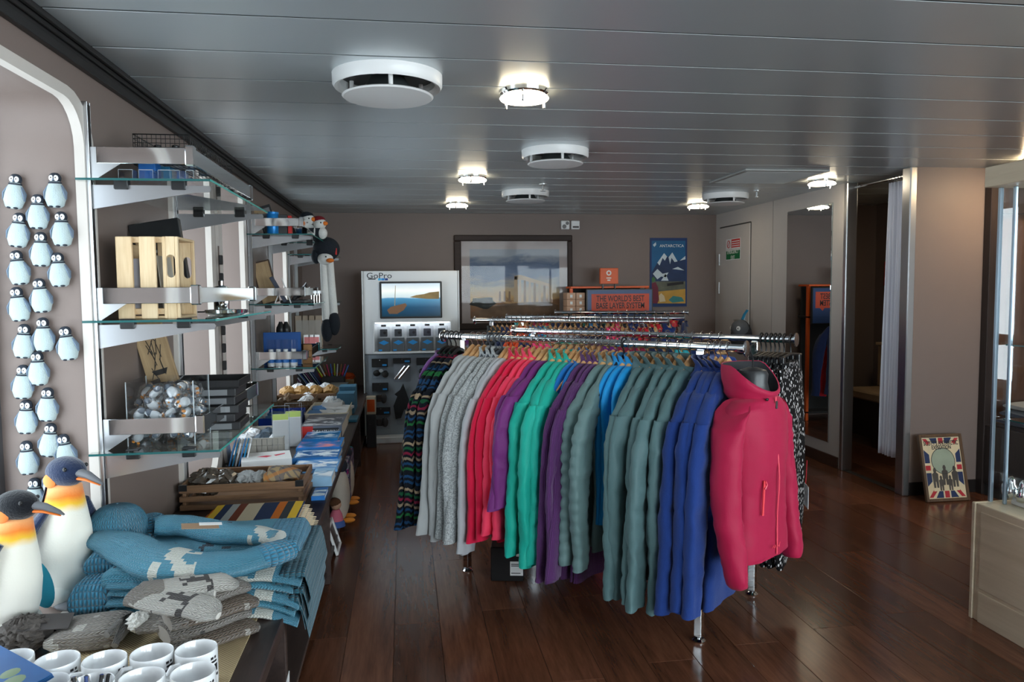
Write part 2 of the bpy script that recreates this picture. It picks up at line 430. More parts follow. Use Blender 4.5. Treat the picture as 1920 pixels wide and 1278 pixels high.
struct('baseboard_right', MB().rbox(XR - .012, XR, YM + .02, YB - .01, 0, .09, .003), plain('skirting_brown', srgb(70, 48, 38), .4))
struct('baseboard_partition', MB().rbox(XR + .02, 3.89, YP - .004, YP, 0, .09, .002), plain('skirting_dark', srgb(30, 24, 22), .4))
struct('trim_2', MB().rbox(XR - .012, XR + .075, YM - .045, YM, 0, ZC, .006), steel)
struct('trim_3', MB().rbox(XR - .02, XR + .03, YP - .012, YP + .075, 0, ZC, .006), steel)
struct('trim_4', MB().rbox(XR, XR + .05, YP + .08, YM - .05, 0, .006, .002), plain('threshold_dark', (.03, .025, .02, 1), .4))
# wall panel seams on the light wall
pj_ = plain('seam_grey', srgb(150, 145, 140), .5)
for q, (px, py) in enumerate(((1449, 450),)):
    p = at(px, py, X=XR); struct('trim_5', MB().box(XR - .002, XR, p.y - .003, p.y + .003, .09, ZC), pj_)
# exit door
dA, dB = at(1351, 428, X=XR), at(1408, 418, X=XR); ztop = (dA.z + dB.z) / 2
dr = struct('door_1', MB().rbox(XR - .012, XR + .01, dB.y, dA.y, .05, ztop, .004), wall_l)
obj('door_gap', MB().box(XR - .003, XR, dB.y - .012, dB.y, .05, ztop + .01).box(XR - .003, XR, dA.y, dA.y + .012, .05, ztop + .01).box(XR - .003, XR, dB.y, dA.y, ztop, ztop + .014), plain('door_gap_dark', (.06, .055, .05, 1), .6), dr)
for z in (1.72, 1.42, .4): obj('hinge', MB().tube([(XR - .016, dA.y - .012, z - .06), (XR - .016, dA.y - .012, z + .06)], .008), steel, dr)
hd = MB().rbox(XR - .03, XR - .012, dB.y + .05, dB.y + .10, .95, 1.16, .005); hd.tube([(XR - .03, dB.y + .075, 1.1), (XR - .07, dB.y + .075, 1.1), (XR - .07, dB.y + .2, 1.1)], .01)
obj('handle', hd, steel, dr)
RX = (PI / 2, 0, -PI / 2)                     # text facing -X
sg = tag(obj('warning_sign', MB().rbox(XR - .016, XR - .013, *sorted((at(1364, 465, X=XR).y, at(1391, 465, X=XR).y)), at(1377, 467, X=XR).z, at(1377, 447, X=XR).z, .001), white_p), 'red and white no-entry notice on exit door above green sign', 'sign')
c = at(1383, 456, X=XR); zr = at(1377, 447, X=XR).z; zl = at(1377, 467, X=XR).z; ym = (at(1364, 465, X=XR).y + at(1391, 465, X=XR).y) / 2; hw = abs(at(1364, 465, X=XR).y - ym)
red = plain('sign_red', srgb(205, 45, 40), .5, 0, 0); green = plain('sign_green', srgb(10, 110, 60), .5, 0, 0); white = plain('sign_white', srgb(238, 238, 234), .5, 0, 0)
obj('panel', MB().box(XR - .0175, XR - .016, ym - hw + .01, ym + hw * .22, zl + .012, zr - .008), red, sg)
for j in range(4): obj('lettering', MB().box(XR - .018, XR - .0175, ym - hw + .02, ym + hw * .15, zr - .035 - j * .022, zr - .026 - j * .022), white, sg)
rg = MB().lathe([(.032, 0), (.04, 0), (.04, .001), (.032, .001), (.032, 0)], 20, None, (False, False)); rg.box(-.004, .004, -.036, .036, 0, .001, Matrix.Rotation(.78, 4, 'Z'))
obj('symbol', rg, red, sg, (XR - .018, ym + hw * .6, (zl + zr) / 2), (0, -PI / 2, 0))
sg = tag(obj('exit_sign', MB().rbox(XR - .016, XR - .013, ym - hw, ym + hw, at(1377, 487, X=XR).z, at(1377, 468, X=XR).z, .001), white_p), 'green and white emergency exit sign on the door', 'sign')
z1 = at(1377, 487, X=XR).z; z2 = at(1377, 468, X=XR).z; zm = (z1 + z2) / 2
obj('panel', MB().box(XR - .0175, XR - .016, ym - hw + .008, ym + hw - .008, z1 + .008, z2 - .008), green, sg)
text('EMERGENCY', .058, white, sg, (XR - .018, ym, zm + .03), RX, sx=.8); text('EXIT', .058, white, sg, (XR - .018, ym, zm - .03), RX, sx=.8)
# wall mirror
mA, mB = at(1478, 395, X=XR), at(1562, 383, X=XR); mb0 = at(1562, 832, X=XR)
mir = thing('wall_mirror', 'tall frameless mirror on the light wall beside the changing cubicle', 'mirror', (XR, (mA.y + mB.y) / 2, mb0.z))
hw = (mA.y - mB.y) / 2; hh = (mA.z + mB.z) / 2 - mb0.z
mm_ = plain('mirror_silver', (.82, .84, .84, 1), .015, 1, 0)
obj('mirror_glass', MB().rbox(-.008, 0, -hw, hw, 0, hh, .002), mm_, mir)
obj('backing', MB().box(-.003, 0, -hw - .003, hw + .003, -.003, hh + .003), plain('mirror_edge', srgb(120, 130, 128), .3), mir)

# ceiling fittings ------------------------------------------------
def diffuser(px, py, r, label):
    p = at(px, py, Z=ZC - .03)
    t = thing('ceiling_diffuser', label, 'ceiling vent', (p.x, p.y, ZC), 0, 'round white ceiling diffusers')
    obj('ring', MB().lathe([(r * .86, -.03), (r * .9, -.042), (r * .96, -.046), (r * .995, -.036), (r, 0), (r * .86, 0), (r * .86, -.03)], 40, None, (False, False)), white_p, t)
    obj('cone', MB().lathe([(.001, -.004), (r * .86, -.004)], 32, None, (True, False)).lathe([(r * .3, -.005), (r * .45, -.05), (r * .5, -.07)], 32, None, (False, False)), plain('duct_dark', (.03, .035, .035, 1), .5), t)
    obj('disc', MB().lathe([(.001, -.084), (r * .3, -.084), (r * .8, -.08), (r * .83, -.075), (r * .8, -.071), (.001, -.068)], 40), white_p, t)
    for a in (.6, 2.7, 4.8): obj('peg', MB().tube([(r * .74 * math.cos(a), r * .74 * math.sin(a), -.072), (r * .74 * math.cos(a), r * .74 * math.sin(a), -.005)], .008), white_p, t)
diffuser(727, 158, .2, 'largest white round air diffuser, nearest on the metal ceiling')
diffuser(1041, 292, .19, 'white round air diffuser second along the ceiling')
diffuser(985, 366, .19, 'white round air diffuser near the back wall, beside small sprinkler')
diffuser(1360, 371, .19, 'white round air diffuser in front of the exit door')
lampE = emit('lamp_glass_glow', (1, .84, .58, 1), 5)
lampOff = emit('lamp_glass_bright', (1, .84, .6, 1), 8)
def lamp(px, py, label, m):
    p = at(px, py, Z=ZC - .03); r = .098
    t = thing('ceiling_lamp', label, 'ceiling lamp', (p.x, p.y, ZC), 0, 'small round ceiling lamps')
    obj('rim', MB().lathe([(r * .8, 0), (r * .98, 0), (r * .98, -.012), (r * .9, -.022), (r * .8, -.016)], 32, None, (False, False)), chrome, t)
    obj('lamp_glass', MB().lathe([(.001, -.04), (r * .6, -.04), (r * .95, -.036), (r, -.03), (r * .96, -.024), (.001, -.023)], 32), m, t)
    for a in (.3, 2.4, 4.5): obj('screw', MB().tube([(r * .9 * math.cos(a), r * .9 * math.sin(a), -.058), (r * .9 * math.cos(a), r * .9 * math.sin(a), -.01)], .006), chrome, t)
lamp(983, 185, 'lit round glass ceiling lamp nearest, between two large diffusers', lampE)
lamp(886, 338, 'lit small ceiling lamp left of the middle diffusers', lampOff)
lamp(857, 386, 'lit small ceiling lamp closest to the back wall on the left', lampOff)
lamp(1309, 388, 'lit small ceiling lamp left of the diffuser by the exit door', lampOff)
lamp(1541, 345, 'lit small ceiling lamp beside the tall mirror', lampOff)
def lamp_at(x, y, label, m=None):
    q = proj0((x, y, ZC - .03)); lamp(q[0], q[1], label, m or lampOff)
def proj0(p):
    c = RM.transposed() @ (Vector(p) - CAM); return 960 + F * c.x / -c.z, 639 - F * c.y / -c.z
lamp_at(4.1, 5.5, 'lit small ceiling lamp inside the changing cubicle')  # added lamp, out of view, brightens the cubicle interior
lampW = emit('lamp_glass_warm', (1, .72, .42, 1), 34)
lamp_at(3.86, 4.12, 'lit small ceiling lamp in front of the partition by the showcase', lampW)
def sprinkler(px, py, label):
    p = at(px, py, Z=ZC - .02)
    t = thing('sprinkler', label, 'sprinkler', (p.x, p.y, ZC), 0, 'ceiling sprinklers')
    obj('plate', MB().lathe([(.03, 0), (.03, -.006), (.012, -.01)], 16), steel, t)
    obj('nozzle', MB().tube([(0, 0, -.008), (0, 0, -.05)], .008).lathe([(.02, -.05), (.02, -.053)], 12), steel, t)
sprinkler(1018, 350, 'small steel sprinkler above the middle diffuser near back wall'); sprinkler(1419, 362, 'small steel sprinkler right of the diffuser by exit door')
# ceiling grille
g0 = at(1347, 340, Z=ZC); g1 = at(1470, 342, Z=ZC); g2 = at(1537, 319, Z=ZC)
gr = thing('ceiling_grille', 'square metal return-air grille in the ceiling by the mirror', 'ceiling vent', ((g0.x + g2.x) / 2, (g0.y + g2.y) / 2, ZC))
gw = .3; gpm = plain('grille_paint', srgb(170, 172, 170), .5, .2)
obj('frame', MB().rbox(-gw, gw, -gw, -gw + .03, -.012, 0, .003).rbox(-gw, gw, gw - .03, gw, -.012, 0, .003).rbox(-gw, -gw + .03, -gw + .03, gw - .03, -.012, 0, .003).rbox(gw - .03, gw, -gw + .03, gw - .03, -.012, 0, .003), gpm, gr)
sm_ = MB().box(-gw + .03, gw - .03, -.0015, .0015, -.016, 0, Matrix.Rotation(.6, 4, 'X')).mesh('slat'); sm_.materials.append(gpm)
for j in range(26): link('slat', sm_, None, gr, (0, -gw + .045 + j * (2 * gw - .09) / 25, -.001))

# ================================================================ CLOTHES RACKS
def proj(p):
    c = RM.transposed() @ (Vector(p) - CAM); return 960 + F * c.x / -c.z, 639 - F * c.y / -c.z
def fabric(name, c, bump=.25, bs=220, rough=.85, var=.08, sheen=.2, fold=0.0):
    t = NT(name); t.set(rough, 0, .25, sheen); o = t.coord()
    n = t.noise(o, 6, 2); t.col(t.mix(n, tuple(x * (1 - var) for x in c[:3]) + (1,), tuple(min(1, x * (1 + var)) for x in c[:3]) + (1,)))
    h = t.noise(o, bs, 2)
    if fold:
        big = t.noise(t.mapv(o, (1, 1, .45)), 16, 3, .55, .8); h = t.math('ADD', t.math('MULTIPLY', h, .12), t.math('MULTIPLY', big, fold))
    t.bump(h, bump, .012 if fold else .004); return t.m
def ribbed(name, c):
    t = NT(name); t.set(.9, 0, .2, .2); q = t.xyz(t.coord('UV')); o = t.coord()
    h = t.math('SINE', t.math('MULTIPLY', q[0], 900)); t.col(t.mix(t.noise(o, 8), tuple(x * .85 for x in c[:3]) + (1,), c)); t.bump(h, .5, .003); return t.m
def sherpa(name, c0, c1):
    t = NT(name); t.set(.95, 0, .1, .3); o = t.coord(); n = t.noise(o, 170, 3, .7)
    t.col(t.ramp(n, [(.38, c0), (.6, c1)])); t.bump(n, .6, .006); return t.m
def nordic():
    t = NT('nordic_pattern_knit'); t.set(.9, 0, .2); o = t.coord(); q = t.xyz(o)
    zz = t.math('ABSOLUTE', t.math('MULTIPLY_ADD', t.math('FRACT', t.math('MULTIPLY', t.math('ADD', q[0], q[1]), 26)), 2, -1))
    v = t.math('FRACT', t.math('MULTIPLY_ADD', zz, .07, t.math('MULTIPLY', q[2], -4.6)))
    cs = [srgb(16, 20, 28), srgb(24, 60, 95), srgb(16, 20, 28), srgb(16, 20, 28), srgb(150, 130, 105), srgb(16, 20, 28), srgb(22, 80, 50), srgb(16, 20, 28), srgb(118, 28, 54), srgb(16, 20, 28), srgb(130, 114, 94), srgb(16, 20, 28), srgb(24, 60, 95), srgb(16, 20, 28), srgb(30, 95, 50), srgb(16, 20, 28), srgb(16, 20, 28), srgb(24, 60, 95)]
    t.col(t.ramp(v, [(i / len(cs), c) for i, c in enumerate(cs)], 'CONSTANT')); t.bump(t.noise(o, 260), .4, .004); return t.m
def spots(name, base, c1, sc=60):
    t = NT(name); t.set(.85, 0, .2); o = t.coord(); vo = t.add('TexVoronoi'); t.ln(t.mapv(o, (1.6, 1.6, .9)), vo.inputs['Vector']); vo.inputs['Scale'].default_value = sc
    t.col(t.mix(t.math('LESS_THAN', vo.outputs['Distance'], .33), base, c1)); return t.m

def ring(cx, cy, z, a, b, n, e=.8, fold=0, ph=0, fk=30, tilt=0):
    r = []
    for j in range(n):
        th = 2 * PI * j / n; c, s = math.cos(th), math.sin(th)
        x = a * math.copysign(abs(c) ** e, c); y = b * math.copysign(abs(s) ** e, s)
        if fold: y += fold * (math.sin(x * fk + ph + z * 4) + .5 * math.sin(x * fk * 2.1 + ph * 2.3 - z * 7)); x += fold * .5 * math.sin(z * 19 + ph)
        r.append((cx + x, cy + y, z + tilt * y))
    return r
def rumple(mb, seed, amp, ridge=0.0):
    o = Vector((seed * 3.7, seed * 1.3, seed * 7.1))
    for v in mb.v:
        k = min(1, max(0, (-v.z - .1) * 6))
        n1 = mnoise.noise_vector(Vector((v.x * 15, v.y * 15, v.z * 6)) + o); n2 = mnoise.noise_vector(Vector((v.x * 34, v.y * 34, v.z * 17)) + o * 2)
        v += (n1 * amp + n2 * amp * .45) * k
        if ridge:
            r = 1 - abs(mnoise.noise(Vector((v.x * 13 + v.z * 9, v.y * 8, v.z * 13 - v.x * 7)) + o)) * 3
            if r > 0: v.y += ridge * r * r * k
    return mb
def body_mb(L=.76, w=.205, d=.028, flare=.02, puff=0, seed=0, drop=0.0):
    R = random.Random(seed); ph = R.uniform(0, 6); n = 40; rings = []
    prof = [(-.088, .05, .7), (-.086, .08, .9), (-.098, .112, 1), (-.118, .145, 1.05), (-.146, .174, 1.1), (-.178, w * .93, 1.1), (-.22, w, 1.1)]
    for z, a, k in prof: rings.append(ring(0, 0, z - drop, a, d * k, n, .85))
    m = 34 if not puff else 56
    for i in range(1, m + 1):
        f = i / m; z = -.22 - (L - .22) * f
        k = 1 + .25 * math.sin(f * PI) ; pf = 1 + puff * (abs(math.sin(PI * f * (L - .22) / .05)) - .5)
        rings.append(ring(0, .004 * math.sin(f * 5 + ph), z - drop, w * (1 - .05 * math.sin(f * PI)) + flare * f * f, d * k * pf, n, .8, .005 * min(1, f * 2.2), ph, 24 + 6 * (seed % 3)))
    rings.append(ring(0, 0, -L + .012 - drop, (w + flare) * .9, d * .6, n, .8))
    return MB().loft(rings)
def sleeve_mb(side, end=.78, w=.205, d=.026, puff=0, seed=0, wid=.058, bend=0.0, fwd=0.0, drop=0.0, splay=.12):
    R = random.Random(seed * 7 + (side > 0)); n = 24; rings = []; ph = R.uniform(0, 6); m = 46 if not puff else 64
    el = R.uniform(.0, .035) + bend; lean = R.uniform(-.016, .016); splay += R.uniform(-.035, .035); end += R.uniform(-.02, .02)
    for i in range(m + 1):
        f = i / m; z = -.15 - (end - .15) * f
        x = w - .052 + .062 * min(1, f * 4) ** .7 + el * math.sin(PI * min(1, f * 1.1)) + splay * f
        y = lean * f + fwd * f * f
        ww = wid * (.9 + .22 * math.sin(PI * min(1, f * 1.6))) * (1 - .26 * f); dd = d * (1 + .2 * math.sin(PI * f)) * (1 - .12 * f)
        if f < .1: ww *= .62 + 3.8 * f; dd *= .7 + 3 * f
        wr = 1 + .11 * math.sin(f * 34 + ph) * math.exp(-((f - .45) / .25) ** 2) + .06 * math.sin(f * 61 + ph * 2)
        pf = 1 + puff * (abs(math.sin(PI * f * (end - .15) / .045)) - .5)
        rings.append([(side * (x + p[0]), y + p[1], p[2] + (p[0] * -.35 if f < .12 else 0)) for p in ring(0, 0, z - drop, ww * pf, dd * wr * pf, n, .85, .004, ph + f * 2.5, 55)])
    rings.append([(side * (x + p[0]), y + p[1], z + .02 - drop) for p in ring(0, 0, 0, ww * .8, dd * .55, n)])
    return MB().loft(rings)
def collar_mb(h=.045, a=.066, b=.042, seed=0, flop=0):
    rings = []; n = 20
    for (k, z) in ((1.35, -.118), (1.12, -.1), (1.0, -.1 + h * .5), (1.06 + flop, -.1 + h), (.94 + flop, -.1 + h * .98), (.86, -.1 + h * .4), (.85, -.115)):
        rings.append([(p[0], p[1], z - .25 * (p[1] + .0) - (.02 if p[1] > 0 and z > -.095 else 0)) for p in ring(0, -.004, 0, a * k, b * k, n, 1, .002, seed)])
    return MB().loft(rings, None, True, (False, False))
def hood_mb(seed=0):
    m = MB(); R = random.Random(seed)
    rings = []
    for i in range(9):
        f = i / 8; a = -1.3 + 2.6 * f
        rings.append([(p[0], p[1] - .028, p[2]) for p in ring(0, 0, -.125 + .045 * math.sin(a), .1 * math.cos(a) + .012, .045 * math.cos(a) + .008, 18, .9, .004, seed + f * 3, 40)])
    return m.loft(rings)
ZR_ = 1.19
def wood_hanger_meshes():
    rings = []; n = 10
    for i in range(25):
        f = -1 + 2 * i / 24; x = .19 * f; z = -.062 - .135 * abs(f) ** 1.3; hy = .014 - .003 * abs(f) ** 2; hz = .029 - .021 * min(1, abs(f) * 1.6)
        if abs(f) > .97: hy *= .6; hz *= .6
        rings.append([(x, hy * math.cos(2 * PI * j / n) + .0 * f * f, z + hz * math.sin(2 * PI * j / n)) for j in range(n)])
    b = MB().loft(rings).mesh('shoulder_bar'); b.materials.append(wood_h)
    pts = [(0, 0, -.055), (0, 0, -.036)] + [(.0225 * math.sin(a), 0, .0225 * -math.cos(a) + .003) for a in [0.35 + i * (2 * PI - 1.5) / 11 for i in range(12)]]
    h = MB().tube(pts, .0021, 6).mesh('hook'); h.materials.append(chrome)
    return b, h
def plastic_hanger_meshes(mat, nm):
    pts = [(-.2, 0, -.2), (-.12, 0, -.13), (-.04, 0, -.068), (0, 0, -.056), (.04, 0, -.068), (.12, 0, -.13), (.2, 0, -.2)]
    b = MB().tube(pts, [.006, .008, .008, .009, .008, .008, .006], 8, None, (True, True), (1.3, .8)).mesh(nm); b.materials.append(mat)
    pts = [(0, 0, -.056), (0, 0, -.036)] + [(.023 * math.sin(a), 0, .023 * -math.cos(a) + .003) for a in [0.35 + i * (2 * PI - 1.5) / 11 for i in range(12)]]
    h = MB().tube(pts, .0035, 6).mesh('hook'); h.materials.append(mat)
    return b, h
WH = wood_hanger_meshes(); BH = plastic_hanger_meshes(black, 'shoulder_bar'); GH = plastic_hanger_meshes(plain('grey_plastic', srgb(70, 76, 84), .35), 'shoulder_bar')
def hanger(kind, loc, rz, label, group):
    b, h = {'w': WH, 'b': BH, 'g': GH}[kind]
    t = thing('clothes_hanger', label, 'hanger', loc, rz, group)
    link('shoulder_bar', b, None, t); link('hook', h, None, t); return t
# --- garment styles
M_ = {
 'purpleknit': fabric('dusty_purple_knit', srgb(112, 70, 130), .4, 120), 'nordic': nordic(),
 'grey': fabric('light_grey_fleece', srgb(176, 178, 178), .3, 200, .95), 'sherpa': sherpa('mottled_grey_sherpa', srgb(128, 132, 134), srgb(196, 200, 200)), 'hoodie': fabric('cool_grey_jersey', srgb(178, 180, 184), .2, 260, .95),
 'red': fabric('raspberry_red_fleece', srgb(214, 22, 66), .18, 260, .85), 'coral': fabric('coral_pink_shell', srgb(240, 58, 92), .5, 300, .6, .06, .1, .8),
 'plum': fabric('plum_purple_shell', srgb(112, 40, 112), .35, 300, .6, .06, .1, .6), 'teal': fabric('teal_padded_shell', srgb(22, 170, 150), .55, 300, .55, .06, .1, 1),
 'blue': fabric('bright_blue_jersey', srgb(10, 104, 176), .2, 300, .8), 'ribbed': ribbed('ribbed_purple_knit', srgb(92, 50, 104)), 'puffer': fabric('sage_down_shell', srgb(98, 124, 124), .4, 300, .5, .06, .1, .6),
 'sky': fabric('sky_blue_shell', srgb(20, 140, 205), .35, 300, .6, .06, .1, .6), 'sage': fabric('sage_green_shell', srgb(82, 110, 112), .3, 300, .55, .06, .1, .7), 'royal': fabric('royal_blue_fleece', srgb(20, 50, 114), .35, 240, .9),
 'magenta': fabric('magenta_softshell', srgb(160, 11, 58), .2, 300, .6, .05, .1, .35)}
G_ = {  # style: body length, sleeve end, half depth, puff, collar, words, wide sleeve, garment kind
 'purpleknit': (0.7, 0, .02, 0, 'crew', 'dusty purple knitted top', 'sweater'), 'nordic': (0.89, 0.88, .02, 0, 'crew', 'dark nordic-patterned fleece with coloured bands', 'sweater'),
 'grey': (0.84, 0.9, .02, 0, 'hood', 'light grey fleece jacket', 'jacket'), 'sherpa': (0.87, 0.88, .022, 0, 'stand', 'mottled grey sherpa jacket', 'jacket'), 'hoodie': (0.9, 0.94, .019, 0, 'hood', 'cool grey hooded top', 'hoodie'),
 'red': (0.9, 0.86, .021, 0, 'stand', 'raspberry red fleece jacket', 'jacket'), 'coral': (0.88, 0.82, .022, 0, 'stand', 'coral pink padded jacket', 'jacket'), 'plum': (0.86, 0.68, .024, 0, 'hood', 'plum purple shell jacket', 'jacket'),
 'teal': (0.84, 0.9, .03, 0, 'stand', 'teal padded jacket', 'jacket'), 'blue': (0.76, 0, .018, 0, 'crew', 'bright blue vest', 'vest'), 'ribbed': (0.99, 0.94, .02, 0, 'stand', 'ribbed purple knit cardigan', 'cardigan'),
 'puffer': (0.84, 0.87, .027, .14, 'stand', 'sage green quilted down jacket', 'jacket'), 'sky': (0.72, 0, .022, 0, 'stand', 'sky blue padded vest', 'vest'), 'sage': (0.9, 0.95, .026, 0, 'open', 'sage green shell jacket', 'jacket'),
 'royal': (0.96, 0.93, .03, 0, 'open', 'royal blue fleece jacket', 'jacket')}
LOGO = plain('logo_pale_blue', srgb(120, 170, 225), .6)
_gm = {}
def garment_meshes(style, var):
    key = (style, var)
    if key in _gm: return _gm[key]
    L, se, d, puff, col, words, kind = G_[style]; s = var * 13 + len(style) * 5 + ord(style[0])
    r = [('body', body_mb(L, .212, d, .015, puff, s))]
    if se:
        wd = .078 if style in ('sage', 'royal', 'teal', 'plum') else .062
        r += [('sleeve', sleeve_mb(1, se, .212, d * .95, puff, s, wd, .02 * (var % 2))), ('sleeve', sleeve_mb(-1, se, .212, d * .95, puff, s + 1, wd))]
    if style == 'royal': r.append(('logo', MB().tube([(.2, d + .012, -.34), (.21, d + .014, -.35), (.202, d + .014, -.362), (.215, d + .013, -.366), (.222, d + .012, -.352), (.212, d + .014, -.375), (.203, d + .014, -.385)], .0022, 5)))
    if col == 'hood': r.append(('hood', hood_mb(s)))
    elif col == 'crew': r.append(('collar', collar_mb(.018, .075, .04, s)))
    elif col == 'open': r.append(('collar', collar_mb(.055, .072, .045, s, .25)))
    else: r.append(('collar', collar_mb(.05, .062, .038, s)))
    out = []
    amp, rid = {'coral': (.006, .006), 'teal': (.007, .007), 'plum': (.006, .005), 'sage': (.007, .007), 'puffer': (.003, .002), 'magenta': (.005, .004)}.get(style, (.005, .003))
    for n, mb in r:
        if n in ('body', 'sleeve'): rumple(mb, s + (n == 'sleeve') * 3, amp, rid)
        me = mb.mesh(n, 75); me.materials.append(LOGO if n == 'logo' else M_[style]); out.append((n, me))
    _gm[key] = out; return out
def rack(name, label, A0, A1, off, zr, group=None, inset=(.14, .18)):
    """double rail rack: rail A from A0 to A1, rail B at +off"""
    d = (A1 - A0).normalized(); L = (A1 - A0).length; o = Vector((A0.x, A0.y, 0))
    t = thing(name, label, 'clothes rack', o, 0, group); loc = lambda p: p - o
    n = off.normalized(); feet = []
    for s in ((0, 1) if off.length > .05 else (0,)):
        a = loc(A0) + off * s; b = loc(A1) + off * s; a.z = b.z = zr
        obj('rail', MB().tube([a, b], .016, 14), chrome, t)
        for e, q in ((a, -d), (b, d)):
            R = Matrix.Translation(e) @ q.to_track_quat('Z', 'Y').to_matrix().to_4x4()
            obj('end_cap', MB().lathe([(.018, -.004), (.031, 0), (.031, .004), (.02, .007)], 20, R), chrome, t)
        for f in (inset[0], L - inset[1]):
            p = loc(A0) + off * s + d * f; feet.append(p)
            R = Matrix.Translation((p.x, p.y, 0)) @ Matrix.Rotation(math.atan2(d.y, d.x), 4, 'Z')
            obj('post', MB().rbox(-.016, .016, -.016, .016, .02, zr - .014, .003, R), chrome, t)
            obj('foot', MB().lathe([(.026, 0), (.028, .006), (.02, .014), (.008, .016), (.008, .03)], 16, Matrix.Translation((p.x, p.y, 0))), chrome, t)
    if len(feet) == 4:
        for i, j in ((0, 2), (1, 3)):
            p, q = feet[i], feet[j]; m = MB(); v = (q - p).normalized(); R = Matrix.Translation((p.x, p.y, 0)) @ Matrix.Rotation(math.atan2(v.y, v.x), 4, 'Z')
            m.rbox(.016, (q - p).length - .016, -.013, .013, .16, .19, .003, R); obj('crossbar', m, chrome, t)
        p = (feet[0] + feet[2]) / 2; q = (feet[1] + feet[3]) / 2; v = (q - p).normalized(); R = Matrix.Translation((p.x, p.y, 0)) @ Matrix.Rotation(math.atan2(v.y, v.x), 4, 'Z')
        obj('crossbar', MB().rbox(0, (q - p).length, -.013, .013, .16, .19, .003, R), chrome, t)
    return t
A0, A1 = Vector((.19, 3.80, 0)), Vector((1.27, 2.66, 0)); dA = (A1 - A0).normalized(); nA = Vector((-dA.y, dA.x, 0)); OFF = nA * .58
rack('clothes_rack', 'chrome double-rail rack with bright jackets in the foreground', A0, A1, OFF, ZR_, 'chrome clothes racks')
def t_of_px(P0, P1, px, z):
    lo, hi = -.1, 1.1
    for _ in range(40):
        m = (lo + hi) / 2; p = P0.lerp(P1, m)
        if proj((p.x, p.y, z))[0] < px: lo = m
        else: hi = m
    return lo
def rz_of(d): return math.atan2(-d.x, d.y)
GCOUNT = {}
def hang(style, p, rz, where, hk='w', group='jackets on the front rail', cnt=None, zr=None, jit=0.0, from_=''):
    L, se, d, puff, col, words, kind = G_[style]; k = (style, where); i = GCOUNT.get(k, 0); GCOUNT[k] = i + 1
    lab = '%s %s on the %s, counting from left' % (ORD[i], words.split(' with')[0], where)
    zz = zr if zr else ZR_
    t = thing(kind, lab, kind, (p.x, p.y, zz), rz + jit, group)
    for n, me in garment_meshes(style, i % 5): link(n, me, None, t)
    hanger(hk, (p.x, p.y, zz), rz + jit * .4, '%s hanger holding the %s %s on %s' % ({'w': 'wooden', 'b': 'black plastic', 'g': 'grey plastic'}[hk], ORD[i], words.split(' with')[0], where), 'hangers on the ' + where)
    return t
rzA = rz_of(dA); RJ = random.Random(5)
ROWA = [(838, 'purpleknit', 'b'), (846, 'nordic', 'b'), (855, 'nordic', 'b'), (865, 'nordic', 'b'), (886, 'grey', 'w'), (897, 'grey', 'w'), (908, 'grey', 'w'), (919, 'sherpa', 'g'), (930, 'sherpa', 'g'), (941, 'sherpa', 'g'), (952, 'hoodie', 'w'), (962, 'hoodie', 'w'),
        (975, 'red', 'w'), (987, 'red', 'w'), (999, 'coral', 'w'), (1011, 'coral', 'w'), (1023, 'plum', 'w'), (1034, 'plum', 'w'), (1050, 'teal', 'w'), (1063, 'teal', 'w'), (1077, 'teal', 'w'), (1089, 'blue', 'w'), (1098, 'blue', 'w'), (1109, 'ribbed', 'w'), (1120, 'ribbed', 'w'), (1131, 'ribbed', 'w'),
        (1144, 'puffer', 'w'), (1158, 'puffer', 'w'), (1170, 'sky', 'b'), (1181, 'sky', 'w'), (1192, 'sky', 'w'), (1213, 'sage', 'w'), (1234, 'sage', 'w'), (1254, 'sage', 'w'), (1274, 'sage', 'w'), (1295, 'sage', 'w'), (1330, 'royal', 'w'), (1341, 'royal', 'w'), (1352, 'royal', 'w'), (1365, 'royal', 'w')]
for px, st, hk in ROWA:
    p = A0.lerp(A1, t_of_px(A0, A1, px, ZR_)); hang(st, p, rzA, 'front rail', hk, jit=RJ.uniform(-.06, .06))
# --- rail B: its far-side clothes show only above the front rail
M_.update({'wine': fabric('wine_red_knit', srgb(150, 20, 60), .3), 'navy': fabric('navy_shell', srgb(24, 38, 78), .3), 'hotpink': fabric('hot_pink_fleece', srgb(240, 70, 120), .3), 'palegrey': fabric('pale_grey_marl', srgb(170, 172, 182), .3),
           'aqua': fabric('aqua_fleece', srgb(60, 190, 200), .3), 'orange': fabric('orange_shell', srgb(222, 78, 24), .3), 'charcoal': fabric('charcoal_shell', srgb(38, 42, 46), .3), 'green': fabric('bottle_green_shell', srgb(10, 84, 72), .3), 'scarlet': fabric('scarlet_shell', srgb(200, 32, 44), .3), 'violet': fabric('violet_pattern', srgb(120, 40, 130), .3)})
for s_, w_ in (('wine', 'wine red knitted jacket'), ('navy', 'navy blue shell jacket'), ('hotpink', 'hot pink fleece jacket'), ('palegrey', 'pale grey marl jacket'), ('aqua', 'aqua fleece jacket'), ('orange', 'orange shell jacket'), ('charcoal', 'charcoal shell jacket'), ('green', 'bottle green shell jacket'), ('scarlet', 'scarlet shell jacket'), ('violet', 'violet fleece jacket')):
    G_[s_] = (.82, .86, .021, 0, 'stand' if s_ != 'palegrey' else 'hood', w_, 'jacket')
B0, B1 = A0 + OFF, A1 + OFF; zb = ZR_
rowB = ['navy'] * 2 + ['hotpink'] * 3 + ['palegrey'] * 4 + ['blue'] * 2 + ['palegrey', 'violet', 'violet'] + ['wine'] * 4 + ['navy'] * 3 + ['aqua', 'aqua', 'royal', 'royal', 'navy']
for i, st in enumerate(rowB):
    p = B0.lerp(B1, .06 + .72 * i / (len(rowB) - 1)); hang(st, p, rzA, 'second rail', 'w', 'clothes on the second rail', jit=RJ.uniform(-.05, .05))
